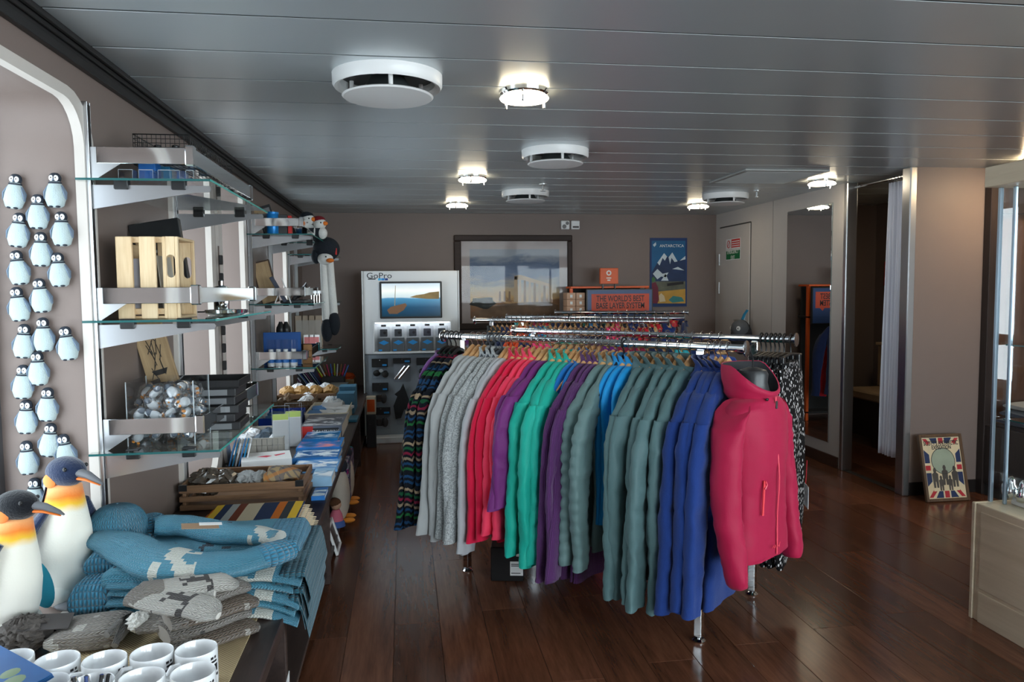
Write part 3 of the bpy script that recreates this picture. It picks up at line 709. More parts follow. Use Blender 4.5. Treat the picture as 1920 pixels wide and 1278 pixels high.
# trousers and skirts on black clip hangers at the near end of rail B
M_['dots'] = spots('black_cloth_white_flecks', srgb(14, 13, 15), srgb(200, 196, 196), 55); M_['tealdots'] = spots('teal_patterned_cloth', srgb(20, 130, 130), srgb(110, 220, 210), 40)
def trousers(var, mat):
    m = MB(); n = 18
    for s in (-1, 1):
        rings = []
        for i in range(15):
            f = i / 14; z = -.115 - .84 * f; rings.append([(s * (.065 + .035 * f) + p[0], p[1] + s * .006, p[2]) for p in ring(0, 0, z, .09 + .03 * math.sin(f * PI) - .03 * max(0, f - .85) / .15, .016 + .008 * math.sin(f * PI), n, .85, .005, var + s, 45)])
        m.loft(rings)
    return m
clip_m = []
mb = MB().tube([(-.14, 0, -.075), (0, 0, -.062), (.14, 0, -.075)], .006, 8); me = mb.mesh('clip_bar'); me.materials.append(black); clip_m.append(me)
mb = MB().rbox(-.014, .014, -.01, .01, -.135, -.068, .003); me = mb.mesh('clip'); me.materials.append(black); clip_m.append(me)
tm = {}
for i, px in enumerate((1428, 1437, 1446, 1454, 1462, 1471, 1483)):
    p = B0.lerp(B1, t_of_px(B0, B1, px, zb)); st = 'tealdots' if i < 4 else 'dots'
    if (st, i % 2) not in tm:
        me = trousers(i * 2.1, None).mesh('legs', 60)
        me.transform(Matrix.Diagonal((1.28, 1.1, 1.02, 1) if st == 'dots' else (1, 1, 1, 1))); me.materials.append(M_[st]); wb = MB().loft([ring(0, 0, -.13, .142, .019, 18, .85), ring(0, 0, -.095, .138, .017, 18, .85)]).mesh('waistband', 60); wb.materials.append(M_[st]); tm[(st, i % 2)] = (me, wb)
    me, wb = tm[(st, i % 2)]; j = i if i < 4 else i - 4
    t = thing('trousers', '%s loose trousers, %s of their kind from the left on second rail' % ('teal patterned' if i < 4 else 'black white-flecked', ORD[j]), 'trousers', (p.x, p.y, zb), rzA + RJ.uniform(-.08, .08), 'trousers at the end of the second rail')
    link('legs', me, None, t); link('waistband', wb, None, t)
    h = thing('clip_hanger', 'black clip hanger holding the %s %s trousers' % (ORD[j], 'teal' if i < 4 else 'white-flecked'), 'hanger', (p.x, p.y, zb), rzA, 'black clip hangers')
    link('clip_bar', clip_m[0], None, h); link('hook', BH[1], None, h)
    for s in (-1, 1): link('clip', clip_m[1], None, h, (s * .105, 0, 0))
# --- rear racks
C0, C1 = Vector((.53, 5.74, 0)), Vector((1.80, 4.97, 0)); dC = (C1 - C0).normalized(); nC = Vector((-dC.y, dC.x, 0)); rzC = rz_of(dC)
rack('clothes_rack', 'chrome double-rail rack standing behind the foreground one', C0, C1, nC * .62, ZR_, 'chrome clothes racks')
D0 = C0 + nC * .62; D1 = C1 + nC * .62
rowC = ['charcoal'] * 3 + ['navy'] * 2 + ['orange'] * 4 + ['sky'] * 3 + ['aqua'] + ['palegrey'] * 6 + ['navy'] * 5 + ['hotpink'] * 3 + ['palegrey'] * 2 + ['royal', 'scarlet', 'scarlet', 'navy']
for i, st in enumerate(rowC):
    p = C0.lerp(C1, .1 + .84 * i / (len(rowC) - 1)); hang(st, p, rzC, 'third rail back', 'w', 'clothes on the third rail', jit=RJ.uniform(-.05, .05))
rowD = ['aqua', 'grey', 'grey', 'wine', 'wine', 'scarlet', 'navy', 'navy', 'navy', 'charcoal', 'navy', 'green', 'sky', 'palegrey', 'palegrey', 'grey', 'hotpink', 'charcoal', 'royal', 'royal', 'navy', 'scarlet', 'scarlet', 'royal']
for i, st in enumerate(rowD):
    p = D0.lerp(D1, .08 + .84 * i / (len(rowD) - 1)); hang(st, p, rzC, 'fourth rail back', 'b' if i in (8, 13, 18) else 'w', 'clothes on the fourth rail', jit=RJ.uniform(-.05, .05))
E0, E1 = Vector((1.42, 7.02, 0)), Vector((2.55, 6.52, 0)); dE = (E1 - E0).normalized(); nE = Vector((-dE.y, dE.x, 0)); rzE = rz_of(dE)
rack('clothes_rack', 'single-rail chrome rack farthest back, below the orange sign', E0, E1, Vector((0, 0, 0)), 1.2, 'chrome clothes racks')
rowE = ['charcoal', 'scarlet', 'navy', 'green', 'scarlet', 'navy', 'navy', 'green', 'green', 'navy', 'scarlet', 'navy']
for i, st in enumerate(rowE):
    p = E0.lerp(E1, .2 + .77 * i / (len(rowE) - 1)); hang(st, p, rzE, 'rearmost rail', 'w', 'clothes on the rearmost rail', zr=1.2, jit=RJ.uniform(-.05, .05))

# --- magenta jacket on a black bust hanger at the end of the front rail
pM = A1 + dA * .05 + nA * -.06
jk = thing('softshell_jacket', 'magenta hooded softshell jacket on a black bust form, nearest on front rail', 'jacket', (pM.x, pM.y, ZR_), rzA - .1); jk.scale = (.96, .96, .96)
n = 36; rings = []
def jr(z, a, b, cy=0, e=.9, fold=0, ph=0): return ring(0, cy, z, a, b, n, e, fold, ph, 22)
for z, a, b in ((-.16, .06, .06), (-.17, .09, .07), (-.185, .135, .078), (-.21, .172, .084), (-.25, .188, .09), (-.3, .186, .096), (-.38, .178, .1), (-.46, .17, .096), (-.54, .168, .09), (-.62, .176, .09), (-.7, .186, .092), (-.765, .192, .093), (-.78, .193, .093), (-.775, .18, .08), (-.7, .17, .075)):
    rings.append(jr(z, a, b, .01, .9, .004 * max(0, min(1, (-z - .25) * 3)), 1.0))
rings = [[tuple(Vector(a).lerp(Vector(b), q / 4)) for a, b in zip(rings[i], rings[i + 1])] for i in range(len(rings) - 1) for q in range(4)] + [rings[-1]]
obj('body', rumple(MB().loft(rings), 4, .005, .004), M_['magenta'], jk, None, None, 80)
for s in (1, -1):
    rr = []; path = [(.14, 0, -.2, .035, .06), (.165, 0, -.22, .047, .066), (.19, .002, -.27, .05, .064), (.21, .004, -.35, .05, .06), (.225, .008, -.44, .049, .056), (.236, .016, -.53, .048, .054), (.24, .028, -.62, .047, .05), (.238, .042, -.70, .045, .048), (.232, .056, -.77, .043, .045), (.228, .064, -.83, .041, .043), (.226, .066, -.842, .034, .036)]
    for i, (x, y, z, a, b) in enumerate(path):
        wv = 1 + .05 * math.sin(i * 2.3 + s); rr.append([(s * (x + p[0]), y + p[1], p[2] - (p[0] * .8 if i < 2 else p[0] * .3 if i == 2 else 0)) for p in ring(0, 0, z, a * wv, b / wv, 20, .95, .002, i, 50)])
    rf = []
    for i in range(len(rr) - 1):
        for q in range(4): rf.append([tuple(Vector(a).lerp(Vector(b), q / 4)) for a, b in zip(rr[i], rr[i + 1])])
    rf.append(rr[-1]); obj('sleeve', rumple(MB().loft(rf), 6 + s, .007, .006), M_['magenta'], jk, None, None, 80)
# hood standing open around a dark lining
def hoodr(k, z, zf, dz=0): return [(p[0], p[1], z + (zf - z) * max(0, (p[1] + .02) / .1) + dz) for p in ring(0, -.01, 0, .128 * k, .105 * k, 32, 1)]
ho = MB().loft([hoodr(.6, -.2, -.2), hoodr(.78, -.18, -.185), hoodr(.9, -.16, -.172), hoodr(.9, -.14, -.168), hoodr(.97, -.11, -.162), hoodr(1.0, -.075, -.15), hoodr(.98, -.05, -.14), hoodr(.94, -.052, -.142)], None, True, (False, False))
hd_ = obj('hood', ho, M_['magenta'], jk, None, None, 70)
obj('hood_lining', MB().loft([hoodr(.94, -.052, -.142), hoodr(.9, -.09, -.15), hoodr(.8, -.13, -.165), hoodr(.5, -.17, -.175)], None, True, (False, True)), plain('black_lining', (.015, .015, .018, 1), .8), jk)
obj('bust_form', MB().lathe([(.09, -.19), (.062, -.15), (.055, -.12), (.058, -.09), (.05, -.075), (.02, -.065)], 20), plain('bust_black', (.025, .026, .028, 1), .4), jk)
pts = [(0, 0, -.068), (0, 0, -.036)] + [(.0225 * math.sin(a), 0, .0225 * -math.cos(a) + .003) for a in [0.35 + i * (2 * PI - 1.5) / 11 for i in range(12)]]
obj('hook', MB().tube(pts, .003, 6), black, jk)
zipm = plain('zip_pink', srgb(228, 70, 90), .4); zp = []
for i in range(15): f = i / 14; z = -.17 - .6 * f; zp.append((.004 * math.sin(f * 6), .012 + [.082, .08, .083, .086, .09, .095, .098, .1, .099, .096, .093, .092, .093, .094, .094][i], z))
obj('zipper', MB().tube(zp, .0035, 6, None, (True, True), (1, .6)), zipm, jk)
obj('pocket_zip', MB().tube([(.1, .1, -.47), (.101, .099, -.53), (.103, .097, -.6)], .004, 6, None, (True, True), (1, 1)), plain('zip_coral', srgb(245, 75, 85), .5), jk)
obj('zip_pull', MB().tube([(.1, .105, -.47), (.092, .107, -.485), (.104, .105, -.5)], .003, 5), zipm, jk)
obj('toggle', MB().ell((.055, .085, -.175), (.008, .006, .006), 8, 6), black, jk)
obj('zip_slider', MB().rbox(-.005, .005, .094, .1, -.215, -.185, .002), black, jk)
obj('embroidery', MB().tube([(.05 - .006 * i, .112 + .001 * math.sin(i), -.735 + .007 * math.sin(i * 1.9) + .004 * math.sin(i * .7)) for i in range(12)], .0015, 5), zipm, jk)
# swing tag on the trousers, black carton on the floor under the rack
p = B0.lerp(B1, t_of_px(B0, B1, 1478, zb)); sw = thing('swing_tag', 'white swing tag with orange sun hanging below the black flecked trousers', 'tag', (p.x + .02, p.y - .03, .2), rzA + .5)
q = at(1512, 925, Y=p.y - .03); sw.location = (q.x, p.y - .03, q.z - .05)
obj('card', MB().rbox(-.04, .04, -.001, .001, -.01, .09, .0005), white_p, sw); obj('sun', MB().lathe([(.001, 0), (.018, 0), (.018, .0008)], 14, Matrix.Translation((0, .0015, .055)) @ Matrix.Rotation(-PI / 2, 4, 'X')), plain('sun_orange', srgb(235, 150, 40), .6), sw); obj('cord', MB().tube([(-.02, 0, .09), (-.01, 0, .13), (.0, 0, .2)], .0015, 5), plain('cord_red', srgb(190, 30, 50), .7), sw)
q = at(955, 1088, Z=0); ck = thing('black_carton', 'black carton with white label on the floor under the rack', 'carton', (q.x, q.y + .05, 0), -.2)
obj('body', MB().rbox(-.08, .08, -.06, .06, 0, .17, .004), plain('carton_black', (.012, .012, .013, 1), .35), ck); obj('label', MB().box(.015, .078, -.0612, -.06, .03, .1), white_p, ck); obj('label', MB().box(.045, .078, -.0612, -.06, .125, .16), white_p, ck)
obj('label_print', MB().box(.02, .072, -.0616, -.0612, .084, .088).box(.02, .06, -.0616, -.0612, .076, .08).box(.02, .066, -.0616, -.0612, .04, .044), plain('print_black', (.02, .02, .02, 1), .6), ck)

# ================================================================ LEFT SHELVES
XP = XW + .03
def standard(px, py, label, z0=.47, z1=2.03):
    y = at(px, py, X=XP).y
    t = thing('wall_upright', label, 'shelf upright', (XW, y, z0), 0, 'steel shelf uprights on the left wall')
    obj('channel', MB().rbox(0, .004, -.013, .013, 0, z1 - z0, .001).rbox(0, .03, -.013, -.010, 0, z1 - z0, .001).rbox(0, .03, .010, .013, 0, z1 - z0, .001), steel, t)
    obj('slots', MB().box(.026, .0305, -.009, .009, .01, z1 - z0 - .01), black, t)
    return y
US = [standard(182, 540, 'nearest steel shelf upright beside the penguin window'), standard(341, 600, 'second steel shelf upright behind the pine crate'), standard(478, 600, 'steel upright at near end of the bottle shelves'),
      standard(511, 480, 'steel upright in the middle of the far shelves'), standard(544, 500, 'steel upright under the hanging long-legged plush'), standard(559, 520, 'farthest steel shelf upright near the back wall')]
def shelf(y0, y1, z, depth, label, rail=True, rh=.09, over=(.05, .05)):
    """glass on two steel brackets with a chrome rail along end and front; origin at the wall"""
    t = thing('glass_shelf', label, 'shelf', (XW, y0, z), 0, 'glass shelves on the left wall'); w = y1 - y0
    for y in (0, w):
        pts = [(.03, -.018), (.03, -.085), (depth - .05, -.03), (depth - .005, -.028), (depth, -.018), (depth - .004, -.008), (.03, -.008)]
        b = obj('bracket', MB().prism(pts, y - .004, y + .004, 'y'), plain('bracket_silver', (.5, .51, .53, 1), .3, .9, .02), t)
        for x in (.12, depth - .1): obj('clip', MB().rbox(x - .022, x + .022, y - .014, y + .014, -.022, .011, .003), black, b)
    g = obj('glass', MB().box(-.0, depth + .01, -over[0], w + over[1], 0, .008), shelf_glass, t)
    obj('glass_edge', MB().box(depth + .009, depth + .0115, -over[0], w + over[1], .0005, .0075), edge_glass, g)
    obj('glass_edge', MB().box(0, depth + .01, -over[0] - .0015, -over[0], .0005, .0075), plain('dark_glass_edge', srgb(40, 90, 90), .15), g)
    if rail:
        r = obj('end_rail', MB().rbox(.05, depth - .06, -.012, -.006, rh - .03, rh + .022, .001), chrome, t)
        obj('gusset', MB().prism([(.03, rh + .022), (.07, rh + .022), (.07, rh - .03), (.12, rh - .03), (.03, rh - .09)], -.006, -.002, 'y'), steel, t)
        obj('front_rail', MB().rbox(depth - .055, depth - .049, .0, w, rh - .03, rh + .022, .001), chrome, t)
        obj('corner', MB().rbox(depth - .075, depth - .045, -.018, .012, rh - .036, rh + .03, .004), chrome, t)
        obj('end_rail', MB().rbox(.05, depth - .06, w + .006, w + .012, rh - .03, rh + .022, .001), chrome, t)
        obj('corner', MB().rbox(depth - .075, depth - .045, w - .012, w + .018, rh - .036, rh + .03, .004), chrome, t)
    return t
# heights read at the near upright
z1_ = at(280, 343, Y=US[0]).z; z2_ = at(280, 603, Y=US[0]).z; z3_ = at(280, 846, Y=US[0]).z
DEP = at(396, 350, Y=US[0]).x - XW
shelf(US[0], US[1], z1_, DEP, 'top glass shelf of near unit, below the black wire basket'); shelf(US[0], US[1], z2_, DEP, 'middle glass shelf of near unit carrying the pine crate'); shelf(US[0], US[1], z3_, DEP, 'lowest glass shelf of near unit carrying the acrylic bin')
za, zb_, zc = at(540, 441, Y=US[2]).z, at(540, 571, Y=US[2]).z, at(540, 690, Y=US[2]).z
D2 = at(583, 441, Y=US[2]).x - XW
shelf(US[2], US[3], za, D2, 'top glass shelf of far unit with plush penguins'); shelf(US[2], US[3], zb_, D2, 'middle glass shelf of far unit with knives and picture'); shelf(US[2], US[3], zc, D2, 'lowest glass shelf of far unit with white bottles')
zd = [at(600, 478, Y=US[4]).z, at(600, 568, Y=US[4]).z, at(600, 655, Y=US[4]).z]
for z, nm in zip(zd, ('top', 'middle', 'lowest')): shelf(US[4], US[5], z, D2, nm + ' glass shelf of farthest unit near the back wall', False)

# --- things on the near unit
def crate_upright(o, W, Dp, Hh, mat, matx, n=3):
    """open crate standing on its side: slatted end towards the camera, opening to the room (+X)"""
    sw = W / n * .78; gap = (W - sw * n) / (n - 1)
    for e, y in enumerate((0, Dp - .012)):
        for i in range(n):
            x = i * (sw + gap); m = MB()
            if i == n - 1:      # with a hand hole
                hx, hz0, hz1, r = x + sw / 2, Hh * .5, Hh * .78, .014
                m.rbox(x, hx - r, y, y + .012, 0, Hh, .002).rbox(hx + r, x + sw, y, y + .012, 0, Hh, .002).box(hx - r, hx + r, y + .0002, y + .0118, 0, hz0).box(hx - r, hx + r, y + .0002, y + .0118, hz1, Hh)
                for q in range(8):
                    a0, a1 = PI * q / 8, PI * (q + 1) / 8
                    for zz, sg in ((hz1 - r, 1), (hz0 + r, -1)):
                        pts = [(hx + r * math.cos(a0), zz + sg * r * math.sin(a0)), (hx + r * math.cos(a1), zz + sg * r * math.sin(a1)), (hx + r * math.cos(a1), zz + sg * r), (hx + r * math.cos(a0), zz + sg * r)]
                        m.prism(pts, y, y + .012, 'y')
            else: m.rbox(x, x + sw, y, y + .012, 0, Hh, .002)
            obj('slat', m, mat, o)
    for z in (.004, Hh - .03):
        obj('batten', MB().rbox(.002, W - .03, .0125, .03, z + .01, z + .03, .002), matx, o)
    obj('board', MB().rbox(0, W, .012, Dp - .012, -.0, .009, .002), matx, o); obj('board', MB().rbox(0, W, .012, Dp - .012, Hh - .009, Hh, .002), matx, o)
    for i in range(3): obj('board', MB().rbox(0, .009, .012, Dp - .012, .012 + i * (Hh - .024) / 3, .006 + (i + 1) * (Hh - .024) / 3, .002), matx, o)
Yc = US[0] + .03; c0 = at(222, 597, Y=Yc); c1 = at(339, 597, Y=Yc); ct = at(300, 443, Y=Yc)
cr = thing('wooden_crate', 'pale pine slatted crate standing on its side on the middle shelf', 'crate', (c0.x, Yc, z2_ + .009))
crate_upright(cr, c1.x - c0.x, .2, ct.z - z2_ - .009, wood_l, wood_lx)
# acrylic bin of wrapped toys
Yb = US[0] + .05; b0 = at(240, 830, Y=Yb); b1 = at(366, 830, Y=Yb); bt = at(300, 715, Y=Yb); bh = bt.z - z3_ - .009; bw = b1.x - b0.x; bd = .2
bn = thing('acrylic_bin', 'clear acrylic bin heaped with wrapped penguin toys on lowest shelf', 'bin', (b0.x, Yb, z3_ + .009))
for (x0, x1, y0, y1) in ((0, bw, 0, .003), (0, bw, bd - .003, bd), (0, .003, .003, bd - .003), (bw - .003, bw, .003, bd - .003)): obj('wall', MB().quad((x0, (y0 + y1) / 2, 0), (x1, (y0 + y1) / 2, 0), (x1, (y0 + y1) / 2, bh), (x0, (y0 + y1) / 2, bh)) if x1 - x0 > y1 - y0 else MB().quad(((x0 + x1) / 2, y0, 0), ((x0 + x1) / 2, y1, 0), ((x0 + x1) / 2, y1, bh), ((x0 + x1) / 2, y0, bh)), acryl, bn)
obj('base', MB().box(.003, bw - .003, .003, bd - .003, 0, .003), acryl, bn)
for (x, y) in ((0, 0), (bw, 0), (bw, bd), (0, bd)): obj('edge', MB().tube([(x, y, 0), (x, y, bh)], .0018, 5), plain('acrylic_edge', srgb(170, 178, 182), .15), bn)
film = thin_glass('cellophane', (.95, .97, .98, 1), 3.2, .12)
toyw = plain('toy_white', srgb(215, 215, 215), .6, 0, .05); toyg = plain('toy_dark', srgb(96, 106, 118), .6); toyo = plain('toy_orange', srgb(226, 140, 40), .6)
tb = MB().ell((0, 0, 0), (.017, .011, .022), 10, 7).mesh('toy_body'); tb.materials.append(toyw); th_ = MB().ell((0, 0, .024), (.013, .011, .012), 10, 6).mesh('toy_head'); th_.materials.append(toyg)
tbk = MB().ell((0, -.011, .022), (.004, .006, .003), 6, 4).ell((.008, -.004, -.022), (.006, .008, .003), 6, 4).ell((-.008, -.004, -.022), (.006, .008, .003), 6, 4).mesh('beak_and_feet'); tbk.materials.append(toyo)
R = random.Random(3)
def crumple(rx, ry, rz, seed, n=9, k=6):
    r = random.Random(seed); rings = []
    for i in range(k + 1):
        a = -PI / 2 + PI * (i + .15) / (k + .3); rings.append([((rx * math.cos(a) * math.cos(2 * PI * j / n)) * r.uniform(.75, 1.25), (ry * math.cos(a) * math.sin(2 * PI * j / n)) * r.uniform(.75, 1.25), rz * math.sin(a) * r.uniform(.85, 1.15)) for j in range(n)])
    m = MB(); m.sm = False; return m.loft(rings)
wraps = []
for s in range(4): me = crumple(.028, .022, .04, s).mesh('wrapper'); me.materials.append(film); wraps.append(me)
cnt = 0
for lz in range(5):
    for ix in range(4):
        for iy in range(3):
            x = .028 + ix * (bw - .056) / 3 + R.uniform(-.008, .008); y = .028 + iy * (bd - .056) / 2 + R.uniform(-.008, .008); z = .03 + lz * .036 + R.uniform(-.006, .006)
            top = bh + .045 - 1.6 * abs(x - bw * .55) ** 1.3 - .9 * abs(y - bd / 2)
            if z > top or (lz < 4 and iy == 1 and 0 < ix < 3 and lz < 3): continue
            t = thing('wrapped_penguin_toy', 'small wrapped penguin toy heaped in the clear acrylic bin', 'toy', (b0.x + x, Yb + y, z3_ + .009 + z), 0, 'wrapped penguin toys in the acrylic bin', (R.uniform(-1.5, 1.5), R.uniform(-1.5, 1.5), R.uniform(0, 6)))
            link('toy_body', tb, None, t); link('toy_head', th_, None, t); link('beak_and_feet', tbk, None, t); link('wrapper', wraps[cnt % 4], None, t); cnt += 1
# black boxes on the lowest shelf behind the bin
def gbox(name, label, cat, x, y, z, sx, sy, sz, mat, rz=0, rx=0, ry=0, group=None, b=.003, lid=None):
    t = thing(name, label, cat, (x, y, z), 0, group, (rx, ry, rz)); obj('body', MB().rbox(-sx / 2, sx / 2, -sy / 2, sy / 2, 0, sz, b), mat, t)
    if lid: obj('label_panel', MB().box(-sx / 2 * .8, sx / 2 * .8, -sy / 2 - .0006, -sy / 2, sz * .15, sz * .85), lid, t)
    return t
dkbox = plain('matt_black_card', (.025, .025, .027, 1), .5); gry = plain('grey_card', srgb(120, 122, 124), .6)
yy = Yb + bd + .14
for i in range(5):
    gbox('boxed_gift', 'flat black gift box, %s from the top behind the acrylic bin' % ORD[4 - i], 'box', XW + .24 + R.uniform(-.01, .01), yy, z3_ + .009 + i * .032, .3, .2, .0305, dkbox, R.uniform(-.03, .03), 0, 0, 'black gift boxes', .003, gry)
tray = thing('black_tray', 'shallow black tray lying on top of the gift boxes', 'tray', (XW + .24, yy, z3_ + .009 + 5 * .032))
obj('base', MB().rbox(-.16, .16, -.11, .11, 0, .004, .001), black, tray)
for (a, b, c, d) in ((-.16, .16, -.11, -.107), (-.16, .16, .107, .11), (-.16, -.157, -.107, .107), (.157, .16, -.107, .107)): obj('side', MB().rbox(a, b, c, d, .004, .03, .001), black, tray)
# wooden souvenir plank with lettering leaning on the wall
ink = plain('dark_ink', (.03, .028, .026, 1), .7, 0, 0); oldwood = wood('aged_plank', srgb(150, 122, 88), srgb(196, 168, 128), 1.3, 'z', .7)
def leaning_plank(label, px0, px1, py0, Y, zbase, hgt, tilt, mat, txt=None, name='wooden_sign'):
    p0 = at(px0, py0, Y=Y); p1 = at(px1, py0, Y=Y); w = p1.x - p0.x
    t = thing(name, label, 'sign', ((p0.x + p1.x) / 2, Y, zbase), 0, None, (-.1, tilt, 0))
    obj('board', MB().rbox(-w / 2, w / 2, 0, .016, 0, hgt, .002), mat, t); return t, w
pk, w_ = leaning_plank('aged wooden sign with printed ship leaning behind the acrylic bin', 268, 326, 705, Yb + bd + .16, z3_ + .01, .36, -.28, oldwood)
pk.location.z = z3_ + .175; pk.location.x += .02
text('FOR HAZARDOUS\nJOURNEY', .026, ink, pk, (.002, -.001, .30), (PI / 2, 0, 0), sx=.75)
sh = MB()
for i in range(14):
    a = R.uniform(-.6, .6); x = R.uniform(-.03, .03); z = R.uniform(.04, .2); sh.box(-.0012, .0012, -.0012, 0, -.03, .03, Matrix.Translation((x * (1.2 - z * 3), 0, z)) @ Matrix.Rotation(a, 4, 'Y'))
sh.prism([(-.03, .06), (.03, .06), (.02, .04), (-.02, .04)], -.0012, 0, 'y'); obj('ship_print', sh, ink, pk)
# framed dark picture on shelf 2 behind the crate
fp = thing('picture_block', 'dark picture block with white lettering leaning above the pine crate', 'picture', (XW + .15, US[0] + .33, z2_ + .009), 0, None, (-.12, -.16, 0))
obj('block', MB().rbox(-.09, .09, 0, .03, 0, .36, .003), plain('dark_print', srgb(30, 32, 34), .4, 0, .3), fp); obj('print_line', MB().box(-.05, .03, -.001, 0, .24, .25).box(-.05, .01, -.001, 0, .22, .226), plain('pale_print', srgb(150, 152, 150), .6), fp)
# hip flask and tray, steel mirror card
fk = thing('hip_flask', 'polished steel hip flask standing beside the pine crate', 'flask', (at(417, 600, Y=US[0] + .5).x, US[0] + .5, z2_ + .009))
obj('body', MB().loft([ring(0, 0, z, a, b, 20) for z, a, b in ((0, .026, .012), (.006, .029, .014), (.1, .029, .014), (.108, .026, .012), (.112, .012, .009))]), chrome, fk); obj('cap', MB().lathe([(.009, .112), (.011, .114), (.011, .13), (.007, .134)], 14), chrome, fk)
st_ = tag(obj('steel_dish', MB().lathe([(.001, 0), (.06, 0), (.075, .008), (.078, .02), (.075, .02), (.07, .01), (.001, .004)], 24), chrome, None, (at(425, 590, Y=US[0] + .36).x, US[0] + .36, z2_ + .009)), 'shallow polished steel dish on the glass beside the crate', 'dish')
# picture prints inside the crate
for i, (x, c) in enumerate(((.1, srgb(120, 118, 108)), (.14, srgb(160, 156, 146)))):
    o = tag(obj('print_card', MB().rbox(-.002, .002, .02, .17, 0, .2, .001), plain('print_card_%d' % i, c, .5, 0, .5), None, (c0.x + x, Yc, z2_ + .02), (0, -.1, 0)), ('grey' if i == 0 else 'pale') + ' photo card standing inside the pine crate', 'card')
tag(obj('leaflet', MB().rbox(.012, .085, .045, .048, 0, .19, .001), plain('leaflet_white', srgb(205, 205, 215), .5, 0, .08), None, (c0.x + .02, Yc, z2_ + .02)), 'white leaflets behind the slats of the pine crate', 'leaflet')
# top shelf: clear block holders, blue boxes, wire basket with bottles
for i, px in enumerate((238, 276, 312, 338, 352)):
    x = at(px, 340, Y=US[0] + .06).x; t = thing('acrylic_holder', 'clear acrylic card holder, %s from the wall on the top shelf' % ORD[i], 'holder', (x, US[0] + .05, z1_ + .009), 0, 'acrylic holders')
    obj('base', MB().box(-.022, .022, 0, .05, 0, .003), acryl, t); obj('front', MB().box(-.022, .022, 0, .002, .003, .042), acryl, t); obj('side', MB().box(-.022, -.02, .002, .05, .003, .042), acryl, t); obj('side', MB().box(.02, .022, .002, .05, .003, .042), acryl, t)
    obj('edge', MB().box(-.022, .022, -.001, 0, .04, .042).box(-.0225, -.0215, -.001, 0, 0, .042).box(.0215, .0225, -.001, 0, 0, .042), plain('acrylic_edge', srgb(170, 178, 182), .15), t)
bluebox = plain('blue_box_print', srgb(30, 100, 175), .45, 0, .12); tealbox = plain('teal_box_print', srgb(40, 120, 160), .45, 0, .1)
for i in range(7):
    gbox('small_box', '%s small blue souvenir box in the row on the top shelf' % ORD[i], 'box', at(285 + 12 * (i % 3), 335, Y=US[0] + .15).x, US[0] + .13 + .09 * i, z1_ + .009, .055, .06, .075, (bluebox, tealbox)[i % 2], 0, 0, 0, 'blue boxes on the top shelf', .002)
wb = thing('wire_basket', 'black wire basket holding small bottles on the top shelf', 'basket', (0, 0, 0)); wm = plain('black_wire', (.02, .02, .02, 1), .4, .5, 0)
q0 = at(252, 330, Y=US[0] + .16); q1 = at(356, 330, Y=US[0] + .16); bx0, bx1 = q0.x, q1.x; by0, by1 = US[0] + .16, US[1] - .1; bz0 = z1_ + .085; bz1 = at(300, 252, Y=US[0] + .16).z
m = MB(); r_ = .0011
def wire(a, b): m.tube([a, b], r_, 4)
nx, ny, nz = 12, 30, 7
for i in range(nx + 1):
    x = bx0 + (bx1 - bx0) * i / nx
    for y in (by0, by1): wire((x, y, bz0), (x, y, bz1))
    wire((x, by0, bz0), (x, by1, bz0))
for j in range(ny + 1):
    y = by0 + (by1 - by0) * j / ny
    for x in (bx0, bx1): wire((x, y, bz0), (x, y, bz1))
for k_ in range(nz + 1):
    z = bz0 + (bz1 - bz0) * k_ / nz
    for (a, b) in (((bx0, by0, z), (bx1, by0, z)), ((bx1, by0, z), (bx1, by1, z)), ((bx1, by1, z), (bx0, by1, z)), ((bx0, by1, z), (bx0, by0, z))): m.tube([a, b], r_ * (1.8 if k_ in (0, nz) else 1), 4)
obj('wire_mesh', m, wm, wb)
for i in range(6):
    x = bx0 + .05 + (i % 3) * .06; y = by0 + .1 + (i // 3) * .15
    t = thing('bottle', 'small dark-capped bottle in the wire basket, %s from the near end' % ORD[i], 'bottle', (x, y, bz0 + .002), 0, 'bottles in the wire basket'); obj('glass_body', MB().lathe([(.02, 0), (.022, .005), (.022, .045), (.012, .055)], 14), plain('frosted_bottle', srgb(170, 172, 176), .2), t); obj('cap', MB().lathe([(.011, .055), (.013, .056), (.013, .08), (.009, .083)], 12), black, t)
# clip strips beside the second window
for k_, (px, zt) in enumerate(((413, 1.63),)):
    y = at(px, 560, X=XW + .03).y; t = thing('clip_strip', 'hanging strip of black clips between the windows', 'clip strip', (XW + .03, y, .95)); obj('strip', MB().rbox(-.001, .001, -.012, .012, 0, .72, .0005), plain('strip_brown', srgb(95, 78, 70), .5), t)
    for j in range(7): obj('clip', MB().rbox(.0, .02, -.012, .012, .05 + j * .095, .1 + j * .095, .003, Matrix.Rotation(.06, 4, 'Z')), black, t)

